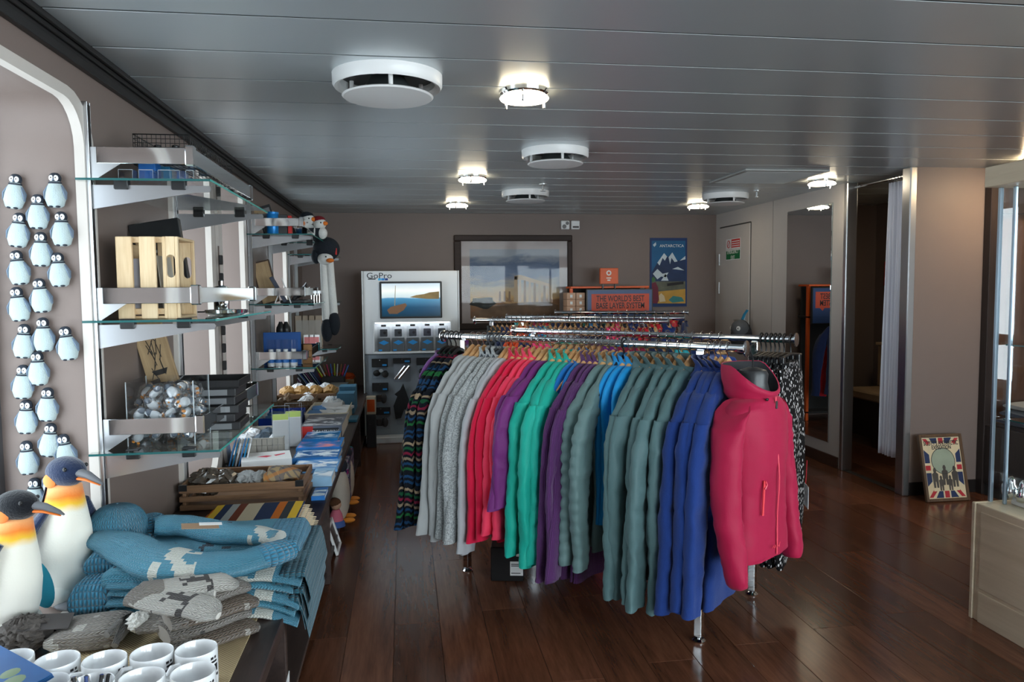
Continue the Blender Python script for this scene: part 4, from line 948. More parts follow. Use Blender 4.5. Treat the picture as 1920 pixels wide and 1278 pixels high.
# --- things on the far units
blu = plain('bright_blue_tin', srgb(25, 130, 205), .3, .3, .05)
def Y2(f): return US[2] + (US[3] - US[2]) * f
def onx(px, y, z): return at(px, 500, Y=y).x
y = Y2(.12); t = thing('blue_tin', 'bright blue tin on the top far shelf', 'tin', (onx(514, y, za), y, za + .009)); obj('body', MB().lathe([(.038, 0), (.04, .003), (.04, .135), (.038, .138)], 24), blu, t); obj('lid', MB().lathe([(.041, .138), (.041, .15), (.038, .152)], 24), blu, t)
gbox('camera_box', 'black product box beside the blue tin', 'box', onx(532, y, za), y + .02, za + .009, .06, .06, .135, dkbox, .1)
gbox('red_box', 'narrow red box beside the black product box on the top far shelf', 'box', onx(545, y, za), y + .03, za + .009, .025, .05, .13, red)
t = thing('picture_block', 'small dark picture leaning at the back of the top far shelf', 'picture', (XW + .12, Y2(.3), za + .009), 0, None, (-.1, -.3, 0)); obj('block', MB().rbox(-.05, .05, 0, .02, 0, .22, .002), dkbox, t); obj('print', MB().box(-.04, .04, -.001, 0, .02, .2), gry, t)
t = thing('wooden_picture', 'tilted wooden picture board leaning on the middle far shelf', 'picture', (onx(506, Y2(.3), zb_), Y2(.3), zb_ + .009), 0, None, (-.1, -.24, 0)); obj('board', MB().rbox(-.06, .06, 0, .025, 0, .3, .003), wood('walnut_edge', srgb(60, 44, 36), srgb(90, 68, 54), 1, 'z'), t); obj('print', MB().box(-.052, .052, -.001, 0, .008, .29), oldwood, t)
t = thing('knife_stand', 'open folding easel with dark boxed knife on the middle far shelf', 'stand', (onx(535, Y2(.1), zb_), Y2(.1), zb_ + .009)); obj('leg', MB().tube([(-.075, 0, 0), (-.045, .02, .08)], .004, 6), white_p, t); obj('leg', MB().tube([(.03, 0, .0), (-.03, .02, .17)], .004, 6), white_p, t); obj('case', MB().rbox(-.012, .012, -.02, .01, 0, .19, .002, Matrix.Translation((-.005, .01, .01)) @ Matrix.Rotation(-.5, 4, 'Y')), plain('slate_case', srgb(62, 68, 84), .5), t)
for i in range(6):
    y = Y2(.25 + .11 * i); t = thing('pocket_knife', 'black pocket knife with open blade, %s along the middle far shelf' % ORD[i], 'knife', (onx(548, y, zb_), y, zb_ + .03), 0, 'knives on the middle far shelf', (.3 * (i % 3 - 1), .6 + .1 * i, 0)); obj('grip', MB().rbox(-.012, .012, -.006, .006, 0, .09, .004), black, t); obj('blade', MB().prism([(-.006, .09), (.008, .09), (.004, .15), (0, .155)], -.001, .001, 'y'), chrome, t)
gbox('dark_display_tray', 'low black display tray under the knives', 'tray', onx(556, Y2(.5), zb_), Y2(.5), zb_ + .009, .16, .5, .02, dkbox)
for i in range(5):
    y = Y2(.08) - .0; t = thing('steel_tool', 'small steel tool in the row at front of middle far shelf, %s' % ORD[i], 'tool', (onx(582 + 5 * i, US[3] - .05, zb_), US[3] - .05, zb_ + .009), 0, 'steel tools'); obj('shaft', MB().tube([(0, 0, 0), (0, 0, .07)], .006, 8), chrome, t); obj('head', MB().rbox(-.009, .009, -.006, .006, .06, .085, .002), steel, t)
# lowest far shelf: blue card, bottles in tubes, boxes
gbox('blue_display_card', 'dark blue backing card standing behind the white bottles', 'display card', onx(525, Y2(.2), zc), Y2(.2), zc + .009, .25, .012, .225, plain('display_blue', srgb(20, 80, 150), .4, 0, .05))
for i, px in enumerate((503, 517, 531, 546)):
    y = Y2(.08); t = thing('lotion_bottle', 'white lotion bottle with blue label in clear tube, %s from the wall' % ORD[i], 'bottle', (onx(px, y, zc), y, zc + .009), 0, 'white bottles on the lowest far shelf'); obj('body', MB().lathe([(.022, 0), (.0235, .003), (.0235, .085), (.016, .1), (.016, .115)], 18), white_p, t); obj('label', MB().lathe([(.0238, .025), (.0238, .065)], 18, None, (False, False)), plain('label_blue', srgb(40, 120, 200), .5), t); obj('tube', MB().lathe([(.026, .0), (.026, .18)], 16, None, (False, False)), acryl, t)
for i, px in enumerate((523, 533)):
    y = Y2(.45); t = thing('dark_bottle', 'dark bottle with black cap behind blue card, %s of the pair' % ('left' if i == 0 else 'right'), 'bottle', (onx(px, y, zc), y, zc + .009), 0, 'dark bottles'); obj('body', MB().lathe([(.03, 0), (.032, .005), (.032, .16), (.02, .2), (.014, .21)], 16), plain('brown_bottle', srgb(60, 45, 36), .2), t); obj('cap', MB().lathe([(.03, .21), (.034, .225), (.03, .25), (.014, .28), (.012, .29)], 14), black, t)
for i in range(3): gbox('kraft_box', 'small brown card box, %s from the bottom at front of bottle shelf' % ORD[i], 'box', onx(572, Y2(.3), zc), Y2(.3), zc + .009 + .045 * i, .06, .07, .044, plain('kraft_card', srgb(150, 108, 66), .7), .1 * i, 0, 0, 'kraft boxes')
R2 = random.Random(9)
for i in range(6): gbox('white_box', 'white souvenir box on the farthest lowest shelf, %s in the row' % ORD[i], 'box', onx(575 + 9 * (i % 3), US[4] + .15, zd[2]), US[4] + .05 + .1 * (i // 3), zd[2] + .009, .055, .06, .12 - .05 * (i // 3), white_p, 0, 0, 0, 'white boxes', .002, plain('print_pink', srgb(190, 110, 110), .5))
for i in range(4): gbox('folded_box', 'beige card box panel standing on farthest lowest shelf, %s from the wall' % ORD[i], 'box', onx(558 + 12 * i, US[5] - .1, zd[2]), US[5] - .1, zd[2] + .009, .07, .03, .28, plain('beige_card', srgb(200, 180, 160), .6), 0, 0, 0, 'beige boxes', .002, frame_m)
# plush penguins on the top far shelf and the long-legged one hanging from its corner
fur = plain('plush_black_fur', srgb(28, 34, 42), .95, 0, .25, 1.0, 90); furw = plain('plush_white_fur', srgb(226, 226, 222), .95, 0, .04, .8, 110); redf = plain('plush_red_hat', srgb(120, 16, 26), .95, 0, .1, .6, 100); orf = plain('plush_orange', srgb(232, 122, 36), .8)
YH = US[3] - .02
def H(px, py, dy=0): p = at(px, py, Y=YH + dy); return (p.x, p.y, p.z)
k_ = YH / 1400
t = thing('long_legged_plush', 'black and white plush penguin with long dangling legs hanging from top far shelf', 'plush toy', H(612, 470)); o_ = Vector(H(612, 470))
def HL(px, py, dy=0): return tuple(Vector(H(px, py, dy)) - o_)
obj('body', MB().ell(HL(612, 467), (24 * k_, .085, 22 * k_), 22, 16), fur, t, None, None, 80); obj('face', MB().ell(HL(610, 485, -.05), (14 * k_, .05, 11 * k_), 16, 10), furw, t, None, None, 80); obj('beak', MB().ell(HL(619, 488, -.1), (7 * k_, .03, 4 * k_), 12, 8), orf, t); obj('eye', MB().ell(HL(611, 481, -.1), (1.5 * k_, .006, 1.5 * k_), 8, 6), black, t)
obj('wing', MB().ell(HL(593, 480, -.02), (9 * k_, .04, 14 * k_), 14, 10), fur, t, None, None, 80); obj('ribbon', MB().rbox(-.006, .006, -.004, .004, -.05, .0, .002, Matrix.Translation(HL(630, 465, -.05))), red, t)
for a, b, c_, fx in ((606, 609, 612, 613), (619, 622, 626, 627)):
    dz = 0 if a == 606 else -12
    obj('leg', MB().tube([HL(a, 490, -.03), HL(b, 540, -.03), HL(c_, 600 + dz, -.03)], [6 * k_, 7 * k_, 7.5 * k_], 14), furw, t, None, None, 80); obj('foot', MB().ell(HL(fx, 618 + dz, -.04), (10.5 * k_, .045, 22 * k_), 16, 12), fur, t, None, None, 80)
for i, (px, py, lab) in enumerate(((578, 412, 'plush penguin with orange beak lying on the top far shelf'), (600, 420, 'plush penguin in a red hat sitting on the top far shelf'))):
    p = at(px, py, Y=YH - .05); t = thing('plush_penguin', lab, 'plush toy', (p.x, p.y, za + .009), 0, 'plush penguins on the top far shelf'); h_ = p.z - za
    obj('body', MB().ell((0, .0, h_ * .42), (.05, .055, h_ * .42), 16, 12), fur, t, None, None, 80); obj('head', MB().ell((0, -.01, h_ * .95), (.048, .05, .045), 16, 12), furw, t, None, None, 80); obj('beak', MB().ell((.04, -.035, h_ * .95), (.022, .018, .016), 10, 8), orf, t); obj('eye', MB().ell((.012, -.057, h_ * .98), (.006, .005, .006), 8, 6), black, t)
    obj('cap', MB().ell((-.01, .0, h_ * .95 + .03), (.05, .055, .03), 16, 10), redf if i else fur, t, None, None, 80); obj('belly', MB().ell((.02, -.03, h_ * .4), (.036, .035, h_ * .33), 14, 10), furw, t)

# ================================================================ COUNTER AND WHAT LIES ON IT
ZK = .465; XE = -.372
def ctr(px, py, dz=0): return at(px, py, Z=ZK + dz)
ct_ = thing('wooden_counter', 'long low dark wooden counter along the window wall', 'counter', (XW, .7, 0))
obj('top', MB().rbox(.0, XE - XW, 0, YB - .7 - .005, ZK - .04, ZK, .004), wood_d, ct_)
for y in (.05, 1.6, 2.93, 4.2, 5.4, 6.6, YB - .75): obj('divider', MB().rbox(.03, XE - XW - .012, y, y + .03, 0, ZK - .04, .003), wood_d, ct_)
obj('back_panel', MB().rbox(.01, .03, 0, YB - .71, 0, ZK - .04, .002), wood_d, ct_); obj('base_shelf', MB().rbox(.03, XE - XW - .03, .01, YB - .72, .04, .06, .002), wood_d, ct_)
obj('plinth', MB().rbox(.03, XE - XW - .06, .01, YB - .72, 0, .04, .002), dark_m, ct_)
mat_m = NT('woven_mat'); mat_m.set(.9); q = mat_m.xyz(mat_m.coord()); h = mat_m.math('MULTIPLY', mat_m.math('SINE', mat_m.math('MULTIPLY', q[0], 700)), mat_m.math('SINE', mat_m.math('MULTIPLY', q[1], 700)))
mat_m.col(mat_m.mix(mat_m.math('MULTIPLY_ADD', h, .5, .5), srgb(150, 128, 92), srgb(196, 176, 138))); mat_m.bump(h, .6, .002)
a = ctr(426, 1278); b = ctr(478, 1185)
tag(obj('table_mat', MB().rbox(-.96, (a.x + b.x) / 2 - .002, 1.3, b.y + .1, ZK, ZK + .004, .001), mat_m.m), 'beige woven mat under the mugs and mittens', 'mat')
# --- mugs
mugw = plain('mug_glaze', (.82, .83, .84, 1), .12, 0, 0, 0, 60, None, 0, .5)
def mug_meshes():
    r, h = .0485, .098
    b = MB().lathe([(.001, .004), (r * .85, .004), (r * .93, 0), (r * .99, .006), (r, .02), (r, h - .003), (r * .975, h), (r * .945, h - .002), (r * .94, .02), (r * .88, .011), (.001, .011)], 36).mesh('cup', 40); b.materials.append(mugw)
    hp = [(r * .97, 0, .078), (r + .02, 0, .082), (r + .034, 0, .068), (r + .034, 0, .042), (r + .02, 0, .024), (r * .97, 0, .022)]
    hm = MB().tube(hp, .0055, 8, None, (True, True), (1, 1.3)).mesh('handle'); hm.materials.append(mugw); return b, hm
MGB, MGH = mug_meshes()
prn = plain('mug_print_black', (.02, .02, .022, 1), .3, 0, 0)
def mug(px, py, ha, label, printed=True, txt='ANTARCTICA'):
    p = ctr(px, py, .098); t = thing('mug', label, 'mug', (p.x, p.y, ZK + .0045), ha, 'white souvenir mugs'); link('cup', MGB, None, t); link('handle', MGH, None, t)
    if printed:
        pr = MB()
        for i, (a0, a1, z0, z1) in enumerate(((-.85 - ha, -.1 - ha, .034, .04), (-.8 - ha, -.15 - ha, .046, .064), (-.6 - ha, -.2 - ha, .069, .074), (-.62 - ha, -.45 - ha, .078, .084), (-.38 - ha, -.25 - ha, .078, .084))):
            n = 8; pts = [[(.0492 * math.cos(a0 + (a1 - a0) * j / n), .0492 * math.sin(a0 + (a1 - a0) * j / n), z) for j in range(n + 1)] for z in (z0, z1)]
            pr.loft(pts, None, False)
        obj('print', pr, prn, t)
    return t
MUGS = [(20, 1236, 'at the left edge of the back row'), (107, 1239, 'second in the back row'), (196, 1238, 'third in the back row'), (285, 1225, 'fourth in the back row'), (368, 1218, 'at the right end of the back row')]
for i, (px, py, w_) in enumerate(MUGS): mug(px, py, 3.3 + .2 * i, 'white printed mug %s' % w_)
FM = [(85, 1283, 'at left in the front row, below the blue cards'), (170, 1283, 'in the front row, filled with pens'), (266, 1272, 'third in the front row'), (362, 1262, 'at the right end of the front row, handle showing')]
for i, (px, py, w_) in enumerate(FM): mug(px, py, 2.0 if i < 3 else 3.0, 'white mug %s' % w_)
pm_ = ctr(170, 1283, .098)
for i in range(7):
    a = i * .9; t = thing('pen', 'black pen standing in the front mug, %s of seven' % ORD[i], 'pen', (pm_.x + .018 * math.cos(a), pm_.y + .018 * math.sin(a), ZK + .02), 0, 'pens in a mug', (.18 * math.sin(a), .2 * math.cos(a), 0))
    obj('barrel', MB().tube([(0, 0, 0), (0, 0, .1)], .0045, 8), (black, plain('pen_blue', srgb(30, 60, 120), .3))[i % 2], t); obj('clip', MB().box(.004, .006, -.0015, .0015, .07, .1), chrome, t)
cp = ctr(30, 1262, .1)
for i in range(4):
    t = thing('postcard', 'blue postcard with penguins tilted over the mugs, %s from the top' % ORD[i], 'postcard', (cp.x - .02, cp.y - .03, ZK + .118 - i * .004), 0, 'tilted blue postcards', (.05, .18, -.55 + .03 * i)); obj('card', MB().box(-.09, .09, -.06, .06, -.001, .001), plain('postcard_blue', srgb(40, 92, 150), .35, 0, .3), t)
    if i == 0: obj('penguin_print', MB().ell((.05, -.0, .001), (.016, .026, .0006), 12, 4).ell((.02, .012, .001), (.014, .022, .0006), 12, 4), plain('print_green_grey', srgb(120, 140, 110), .4), t)

# --- knitwear
kb = knit('teal_wool', srgb(74, 150, 176), 95, 110); kbr = knit('teal_wool_rib', srgb(60, 128, 158), 80, 60, None, None, 1.0, 'b'); kbw = knit('teal_wool_white_motif', srgb(70, 145, 172), 95, 110, srgb(222, 222, 212), (.36, .46), .8, 'v', .9, .47, 9); kdk = knit('deep_teal_wool', srgb(42, 92, 108), 80, 60, None, None, 1.0, 'b')
kgs = knit('teal_wool_dark_motif', srgb(74, 150, 176), 95, 110, srgb(36, 60, 78), None, .8, 'v', .9, .66, 5)
def slab(x0, x1, y0, y1, z0, z1, seed=0, n=28, m=22, w=.008, sag=0):
    """a soft folded slab: loft along X, rounded section in YZ"""
    R = random.Random(seed); ph = [R.uniform(0, 6) for _ in range(6)]; rings = []
    for i in range(m + 1):
        f = i / m; e = 1 - abs(2 * f - 1) ** 6; k = max(.25, e) ** .6; x = x0 + (x1 - x0) * f; r = []
        cy_, cz_ = (y0 + y1) / 2, (z0 + z1) / 2; hy, hz = (y1 - y0) / 2 * (.965 + .035 * k), (z1 - z0) / 2 * k
        for j in range(n):
            t = 2 * PI * j / n; c, s = math.cos(t), math.sin(t)
            yy = cy_ + hy * math.copysign(abs(c) ** .35, c) + w * math.sin(x * 14 + ph[0]); zz = cz_ + hz * math.copysign(abs(s) ** .6, s)
            if s > 0: zz += w * .5 * (math.sin(yy * 22 + ph[1]) * math.sin(x * 17 + ph[2]))
            r.append((x, yy, zz - sag * max(0, f - .78) ** 1.5 * 9))
        rings.append(r)
    return MB().loft(rings)
p_r = ctr(530, 1166); YS0 = p_r.y + .02; YS1 = 2.70
zz = ZK + .002
for i in range(5):
    th = .03; dx = [0, -.01, .005, -.012, .012][i]
    t = thing('folded_sweater', 'teal hand-knitted sweater folded flat, %s from the bottom of the pile' % ORD[i], 'sweater', (0, 0, 0), 0, 'folded teal sweaters')
    obj('body', slab(-.86, -.335 + dx, YS0 + .012 * (i % 2), YS1, zz, zz + th, i, 28, 22, .006, .05 if i < 3 else .03), kb if i % 2 else kbw, t)
    obj('ribbed_hem', slab(-.40 + dx, -.305 + dx, YS0 + .03, YS1 - .02, zz - .002, zz + th - .002, i + 20, 24, 10, .005, .10), kdk, t)
    zz += th - .004
# the topmost sweater: body, hood, two sleeves laid across
ts = thing('hooded_sweater', 'teal hooded knitted sweater with white motifs crumpled on top of the pile', 'sweater', (0, 0, 0))
obj('body', slab(-.88, -.42, YS0 + .2, YS1, zz - .006, zz + .032, 31, 30, 26, .016, 0), kgs, ts)
def ktube(pts, rs, fl, mat, nm, n=20, wob=.08, seed=1):
    R = random.Random(seed); m = MB(); pts = [Vector(p) for p in pts]
    # resample smoothly
    P = []; Q = []
    for i in range(len(pts) - 1):
        p0, p1, p2, p3 = pts[max(i - 1, 0)], pts[i], pts[i + 1], pts[min(i + 2, len(pts) - 1)]
        for k in range(5):
            t = k / 5; P.append(.5 * ((2 * p1) + (p2 - p0) * t + (2 * p0 - 5 * p1 + 4 * p2 - p3) * t * t + (3 * p1 - p0 - 3 * p2 + p3) * t ** 3)); Q.append((rs[i] * (1 - t) + rs[i + 1] * t) * (1 + wob * math.sin(i * 5 + k * 1.3 + seed)))
    P.append(pts[-1]); Q.append(rs[-1]); P.append(pts[-1] + (pts[-1] - pts[-2]).normalized() * -.004); Q.append(rs[-1] * .6)
    m.tube(P, Q, n, None, (True, True), fl); return obj(nm, m, mat, ts, None, None, 80)
def cz(px, py, z): p = at(px, py, Z=z); return (p.x, p.y, z)
z0 = zz
ktube([cz(190, 1010, z0 + .06), cz(235, 1025, z0 + .06), cz(300, 1055, z0 + .05), cz(380, 1062, z0 + .045), cz(450, 1055, z0 + .04), cz(500, 1040, z0 + .04)], [.05, .07, .08, .068, .058, .05], (.55, 1), kbw, 'sleeve', 22, .04, 2)
ktube([cz(486, 1045, z0 + .04), cz(510, 1038, z0 + .042), cz(536, 1030, z0 + .04)], [.053, .056, .052], (.6, 1), kbr, 'cuff', 22, .02, 3)
ktube([cz(290, 985, z0 + .07), cz(350, 985, z0 + .06), cz(420, 1000, z0 + .055), cz(480, 1003, z0 + .05), cz(520, 1010, z0 + .045)], [.05, .06, .058, .05, .045], (.55, 1), kbw, 'sleeve', 20, .05, 5)
obj('hem', slab(-.47, -.335, YS0 + .2, YS1 - .04, z0 - .004, z0 + .04, 12, 26, 16, .008, .05), kbr, ts)
# hood and collar rolls on the left
def lump(px, py, z, r, mat, nm, seed): p = at(px, py, Z=z); return obj(nm, MB().ell((p.x, p.y, z), r, 26, 16, None, .8), mat, ts, None, None, 80)
kgb = knit('teal_wool_chunky', srgb(72, 146, 176), 60, 70, None, None, 1.2, 'v')
kgb2 = knit('teal_wool_garter', srgb(64, 134, 164), 46, 95, None, None, 1.2, 'b')
lump(222, 985, z0 + .08, (.088, .075, .072), kgb, 'hood', 1); lump(285, 985, z0 + .05, (.05, .06, .04), kgb2, 'hood_fold', 2)
obj('collar_fold', slab(at(150, 1060, Z=z0 + .03).x, at(235, 1060, Z=z0 + .03).x, at(190, 1075, Z=z0).y, at(190, 1010, Z=z0).y, z0 - .03, z0 + .05, 3, 26, 18, .012), kgb2, ts)
obj('collar_fold', slab(at(118, 1115, Z=z0 - .02).x, at(190, 1115, Z=z0 - .02).x, at(150, 1150, Z=ZK + .05).y, at(150, 1075, Z=ZK + .05).y, ZK + .005, z0 + .0, 4, 26, 18, .012), kgb2, ts)
obj('hem_fold', slab(at(178, 1100, Z=z0).x, at(330, 1100, Z=z0).x, YS0 + .02, YS0 + .3, z0 - .05, z0 + .035, 8, 26, 18, .014), kgs, ts)
tg = thing('price_tag', 'brown card tag with white sticker on the teal sweater', 'tag', cz(377, 985, z0 + .115), 0, None, (.05, .12, .3)); tg.location = cz(377, 986, z0 + .118)
obj('card', MB().box(-.055, .05, -.024, .024, 0, .002), plain('kraft_tag', srgb(150, 122, 96), .7), tg); obj('sticker', MB().box(-.005, .06, .002, .026, .002, .003), white_p, tg)
# mittens, hat
kgr = knit('grey_wool', srgb(138, 130, 122), 70, 85, srgb(60, 56, 54), None, .9, 'v', .95, .70, 4); kgw = knit('grey_white_wool', srgb(205, 200, 192), 70, 85, srgb(66, 60, 58), (.09, .17), .9, 'v', .95, .52, 3); kgl = knit('light_grey_wool', srgb(160, 152, 144), 60, 75, srgb(210, 206, 198), None, .9, 'v', .95, .58, 7); kbn = knit('brown_grey_wool', srgb(120, 104, 90), 60, 75, srgb(190, 182, 172), None, 1.0, 'v', .95, .6, 6)
def mitten(loc, rot, label, mat):
    t = thing('mitten', label, 'mitten', loc, 0, 'knitted mittens', rot); rings = []
    for i in range(18):
        f = i / 17; x = .24 * f; a = .05 + .012 * math.sin(min(1, f * 1.4) * PI) if f < .8 else .052 * math.sqrt(max(.04, 1 - ((f - .8) / .2) ** 2)) + .002; b = .02 * (1 if f < .85 else max(.3, 1 - (f - .85) * 4))
        rings.append([(x, a * math.cos(2 * PI * j / 20), b * math.sin(2 * PI * j / 20) + b) for j in range(20)])
    obj('hand', MB().loft(rings), mat, t, None, None, 80); obj('thumb', MB().tube([(.1, .04, .018), (.14, .072, .018), (.175, .082, .018)], [.018, .02, .012], 12, None, (True, True), (1, 1)), mat, t, None, None, 80)
    obj('cuff', MB().loft([[(x, .053 * k * math.cos(2 * PI * j / 20), .022 * k * math.sin(2 * PI * j / 20) + .02) for j in range(20)] for x, k in ((-.002, .9), (.004, 1.05), (.02, 1.02), (.036, 1.08), (.05, 1.0))]), kgr, t); return t
zk = ZK + .005
for i in range(4):
    p = ctr(395 - 8 * (i % 2), 1205, .02); mitten((p.x - .1, p.y - .02, zk + .036 * i), (0, 0, .55 + .12 * (i % 2)), 'grey brown knitted mitten, %s from the bottom of the mitten pile' % ORD[i], (kbn, kgr)[i % 2])
p = ctr(275, 1140, .12); mitten((p.x, p.y - .03, zk + .15), (0, .06, .38), 'white and grey patterned mitten on top of the pile, pointing right', kgw)
p = ctr(255, 1140, .1); mitten((p.x + .03, p.y - .08, zk + .148), (.05, .12, -.35), 'white and grey patterned mitten on top of the pile, pointing towards the mugs', kgw)
p = ctr(300, 1175, .05); mitten((p.x - .05, p.y - .0, zk + .04), (0, 0, .1), 'pale grey knitted mitten lying behind the mugs', kgl)
hat = thing('knitted_hat', 'grey knitted hat with pompom and plaited cords behind the mugs', 'hat', (0, 0, 0))
a = ctr(90, 1205, .03); b = ctr(245, 1175, .03)
obj('crown', slab(a.x, b.x, a.y - .02, b.y + .06, zk, zk + .06, 6, 28, 22, .014), kgl, hat); 
pp = ctr(48, 1190, .05); obj('pompom', crumple(.062, .055, .045, 4, 40, 24), plain('pompom_grey', srgb(84, 78, 74), .95, 0, .3, 1, 90), hat, (pp.x, pp.y, zk + .05), None, 80)
c = [Vector(cz(200, 1190, zk + .06)), Vector(cz(225, 1165, zk + .07)), Vector(cz(240, 1150, zk + .06)), Vector(cz(228, 1180, zk + .05)), Vector(cz(215, 1210, zk + .03))]
obj('cord', MB().tube(c, .009, 10), knit('cord_wool', srgb(120, 116, 112), 60, 60, None, None, 1, 'v'), hat)
wp = ctr(262, 1175, .06); obj('pompom', crumple(.03, .03, .026, 8, 26, 16), plain('pompom_white', srgb(200, 198, 192), .95, 0, .1, 1, 90), hat, (wp.x, wp.y, zk + .07), None, 80)
hz_ = ctr(95, 1200, .02); tag(obj('card_tag', MB().box(-.06, .06, -.04, .04, 0, .002), plain('dark_tag', srgb(70, 66, 66), .6, 0, .2), None, (hz_.x, hz_.y - .02, zk + .075), (.12, .1, .2)), 'dark printed card tag on the grey hat', 'tag')

# --- plush king penguins on the window sill
navy_f = plain('plush_navy', srgb(26, 40, 70), .9, 0, .15, .5, 160, .2, .4); blk_f = plain('plush_black', srgb(18, 20, 26), .9, 0, .1, .5, 160, .2, .3)
def belly_mat():
    t = NT('plush_white_orange_neck'); t.set(.9, 0, .2, .3); o = t.coord(); q = t.xyz(o); n = t.noise(o, 14, 2)
    z = t.math('ADD', q[2], t.math('MULTIPLY_ADD', n, .03, -.015))
    c = t.ramp(z, [(0, srgb(232, 230, 222)), (.268, srgb(236, 232, 218)), (.288, srgb(244, 196, 60)), (.308, srgb(240, 130, 50)), (.335, srgb(244, 170, 110))]); t.col(c); t.bump(t.noise(o, 180), .3, .003); return t.m
bel = belly_mat(); org = plain('beak_orange', srgb(232, 120, 40), .5); bgr = plain('beak_grey', srgb(98, 100, 104), .5); tealp = plain('teal_plush', srgb(20, 120, 140), .85, 0, .05, .3, 160)
def king(px, py, rz, sc, label, headcol, zb=ZK + .003, lean=0, backm=None):
    p = at(px, py, Z=zb); t = thing('plush_king_penguin', label, 'plush toy', (p.x, p.y, zb), rz, 'plush king penguins'); t.scale = (sc, sc, sc)
    prof = [(.03, .05, .045), (.05, .062, .058), (.1, .075, .07), (.16, .078, .072), (.22, .07, .064), (.27, .058, .054), (.31, .048, .046), (.335, .042, .042), (.345, .03, .03)]
    rings = [[(a * math.cos(2 * PI * j / 28) + lean * (z / .34) ** 2, b * math.sin(2 * PI * j / 28), z) for j in range(28)] for z, a, b in prof]
    obj('body', MB().loft(rings), bel, t, None, None, 80)
    bk = [[((a + .006) * math.cos(PI / 2 + .5 + (PI - 1.0) * j / 12) + lean * (z / .34) ** 2, (b + .006) * math.sin(PI / 2 + .5 + (PI - 1.0) * j / 12), z) for j in range(13)] for z, a, b in prof[1:-1]]
    obj('back', MB().loft(bk, None, False), navy_f, t)
    obj('head', MB().ell((.006 + lean, 0, .375), (.058, .045, .042), 24, 16), headcol, t, None, None, 80)
    obj('beak', MB().tube([(.05 + lean, 0, .376), (.085 + lean, 0, .372), (.125 + lean, 0, .358), (.14 + lean, 0, .35)], [.017, .014, .008, .003], 12, None, (True, True), (.7, 1)), bgr, t); obj('lower_beak', MB().tube([(.045 + lean, 0, .362), (.085 + lean, 0, .36), (.13 + lean, 0, .347)], [.014, .011, .003], 10, None, (True, True), (.5, 1)), org, t)
    for s in (-1, 1):
        obj('eye', MB().ell((.042 + lean, s * .033, .39), (.006, .005, .006), 10, 6), black, t)
        fp = [(0 + lean * .7, s * .05, .285), (-.015, s * .085, .22), (-.035, s * .12, .15), (-.045, s * .135, .11)]
        obj('flipper', MB().tube(fp, [.022, .034, .03, .008], 14, None, (True, True), (.5, 1)), navy_f, t)
        obj('foot', MB().ell((.05, s * .035, .014), (.045, .028, .014), 14, 8), plain('plush_grey_foot', srgb(120, 122, 126), .9), t)
        obj('leg_tuft', MB().ell((.01, s * .038, .04), (.05, .034, .035), 14, 8), bel, t)
        obj('ear_patch', MB().ell((-.012 + lean, s * .037, .355), (.022, .01, .02), 12, 8), plain('ear_orange', srgb(240, 140, 70), .8), t)
    return t
king(124, 1128, -.5, 1.1, 'plush king penguin with navy back standing on the sill behind the sweaters', navy_f, lean=.02)
k2 = king(22, 1195, -.2, 1.0, 'plush king penguin with black head at the left edge of the photo', blk_f, lean=.03)
p = at(58, 1150, Z=ZK + .1); tag(obj('teal_plush_fin', MB().ell((0, 0, 0), (.035, .012, .075), 18, 12), tealp, None, (at(62, 1095, Y=k2.location.y + .06).x, k2.location.y + .1, at(62, 1095, Y=k2.location.y + .1).z), (0, -.25, 0)), 'teal leaf-shaped plush fin behind the black-headed penguin', 'plush toy')

# --- small penguin toys on the window reveal
PY = WIN[1][1]
pw = plain('penguin_fuzzy_white', srgb(172, 186, 186), .95, 0, .06, .4, 200, .2, .3); pgr = plain('penguin_grey_wing', srgb(112, 128, 146), .95, 0, .08, .4, 200); pdk = plain('penguin_dark_cap', srgb(40, 46, 56), .95, 0, .08, .3, 200); pfw = plain('penguin_face_white', srgb(236, 238, 238), .9)
def halfell(c, r, n=16, k=8, p=.8): return MB().ell(c, r, n, k, None, p)
proto = thing('penguin_toy', 'x', 'toy', (0, 0, 0))
B = MB(); B.loft([[(a * math.cos(2 * PI * j / 22), -.014 + b * math.sin(2 * PI * j / 22), z) for j in range(22)] for z, a, b in ((0, .022, .01), (.006, .033, .014), (.03, .042, .018), (.055, .04, .018), (.075, .032, .016), (.088, .024, .013), (.095, .02, .01))])
obj('body', B, pw, proto, None, None, 80)
obj('cap', halfell((0, -.013, .106), (.0245, .014, .021)), pdk, proto, None, None, 80); obj('face', MB().ell((-.009, -.024, .106), (.0105, .004, .011), 12, 8).ell((.009, -.024, .106), (.0105, .004, .011), 12, 8), pfw, proto)
obj('collar', MB().loft([[(a * math.cos(2 * PI * j / 20), -.014 + b * math.sin(2 * PI * j / 20), z) for j in range(20)] for z, a, b in ((.086, .0258, .0145), (.092, .0262, .0148))], None, True, (False, False)), pdk, proto)
for s in (-1, 1):
    obj('eye', MB().ell((s * .009, -.028, .107), (.0026, .0018, .0026), 8, 5), black, proto); obj('flipper', MB().tube([(s * .026, -.014, .08), (s * .04, -.016, .055), (s * .043, -.016, .03)], [.006, .01, .004], 10, None, (True, True), (.6, 1.2)), pgr, proto); obj('foot', MB().ell((s * .013, -.022, .003), (.01, .008, .004), 10, 6), pdk, proto)
obj('beak', MB().ell((0, -.028, .1), (.004, .004, .004), 8, 5), pgr, proto)
PT = {'left': [(28, 355), (35, 427), (42, 497), (42, 565), (46, 634), (45, 710), (52, 775), (57, 851), (68, 920)], 'middle': [(74, 393), (80, 463), (83, 549), (86, 622), (76, 685), (91, 752), (93, 818), (101, 890)], 'right': [(107, 353), (120, 425), (116, 501), (133, 638), (130, 838)]}
first = True; RP = random.Random(2)
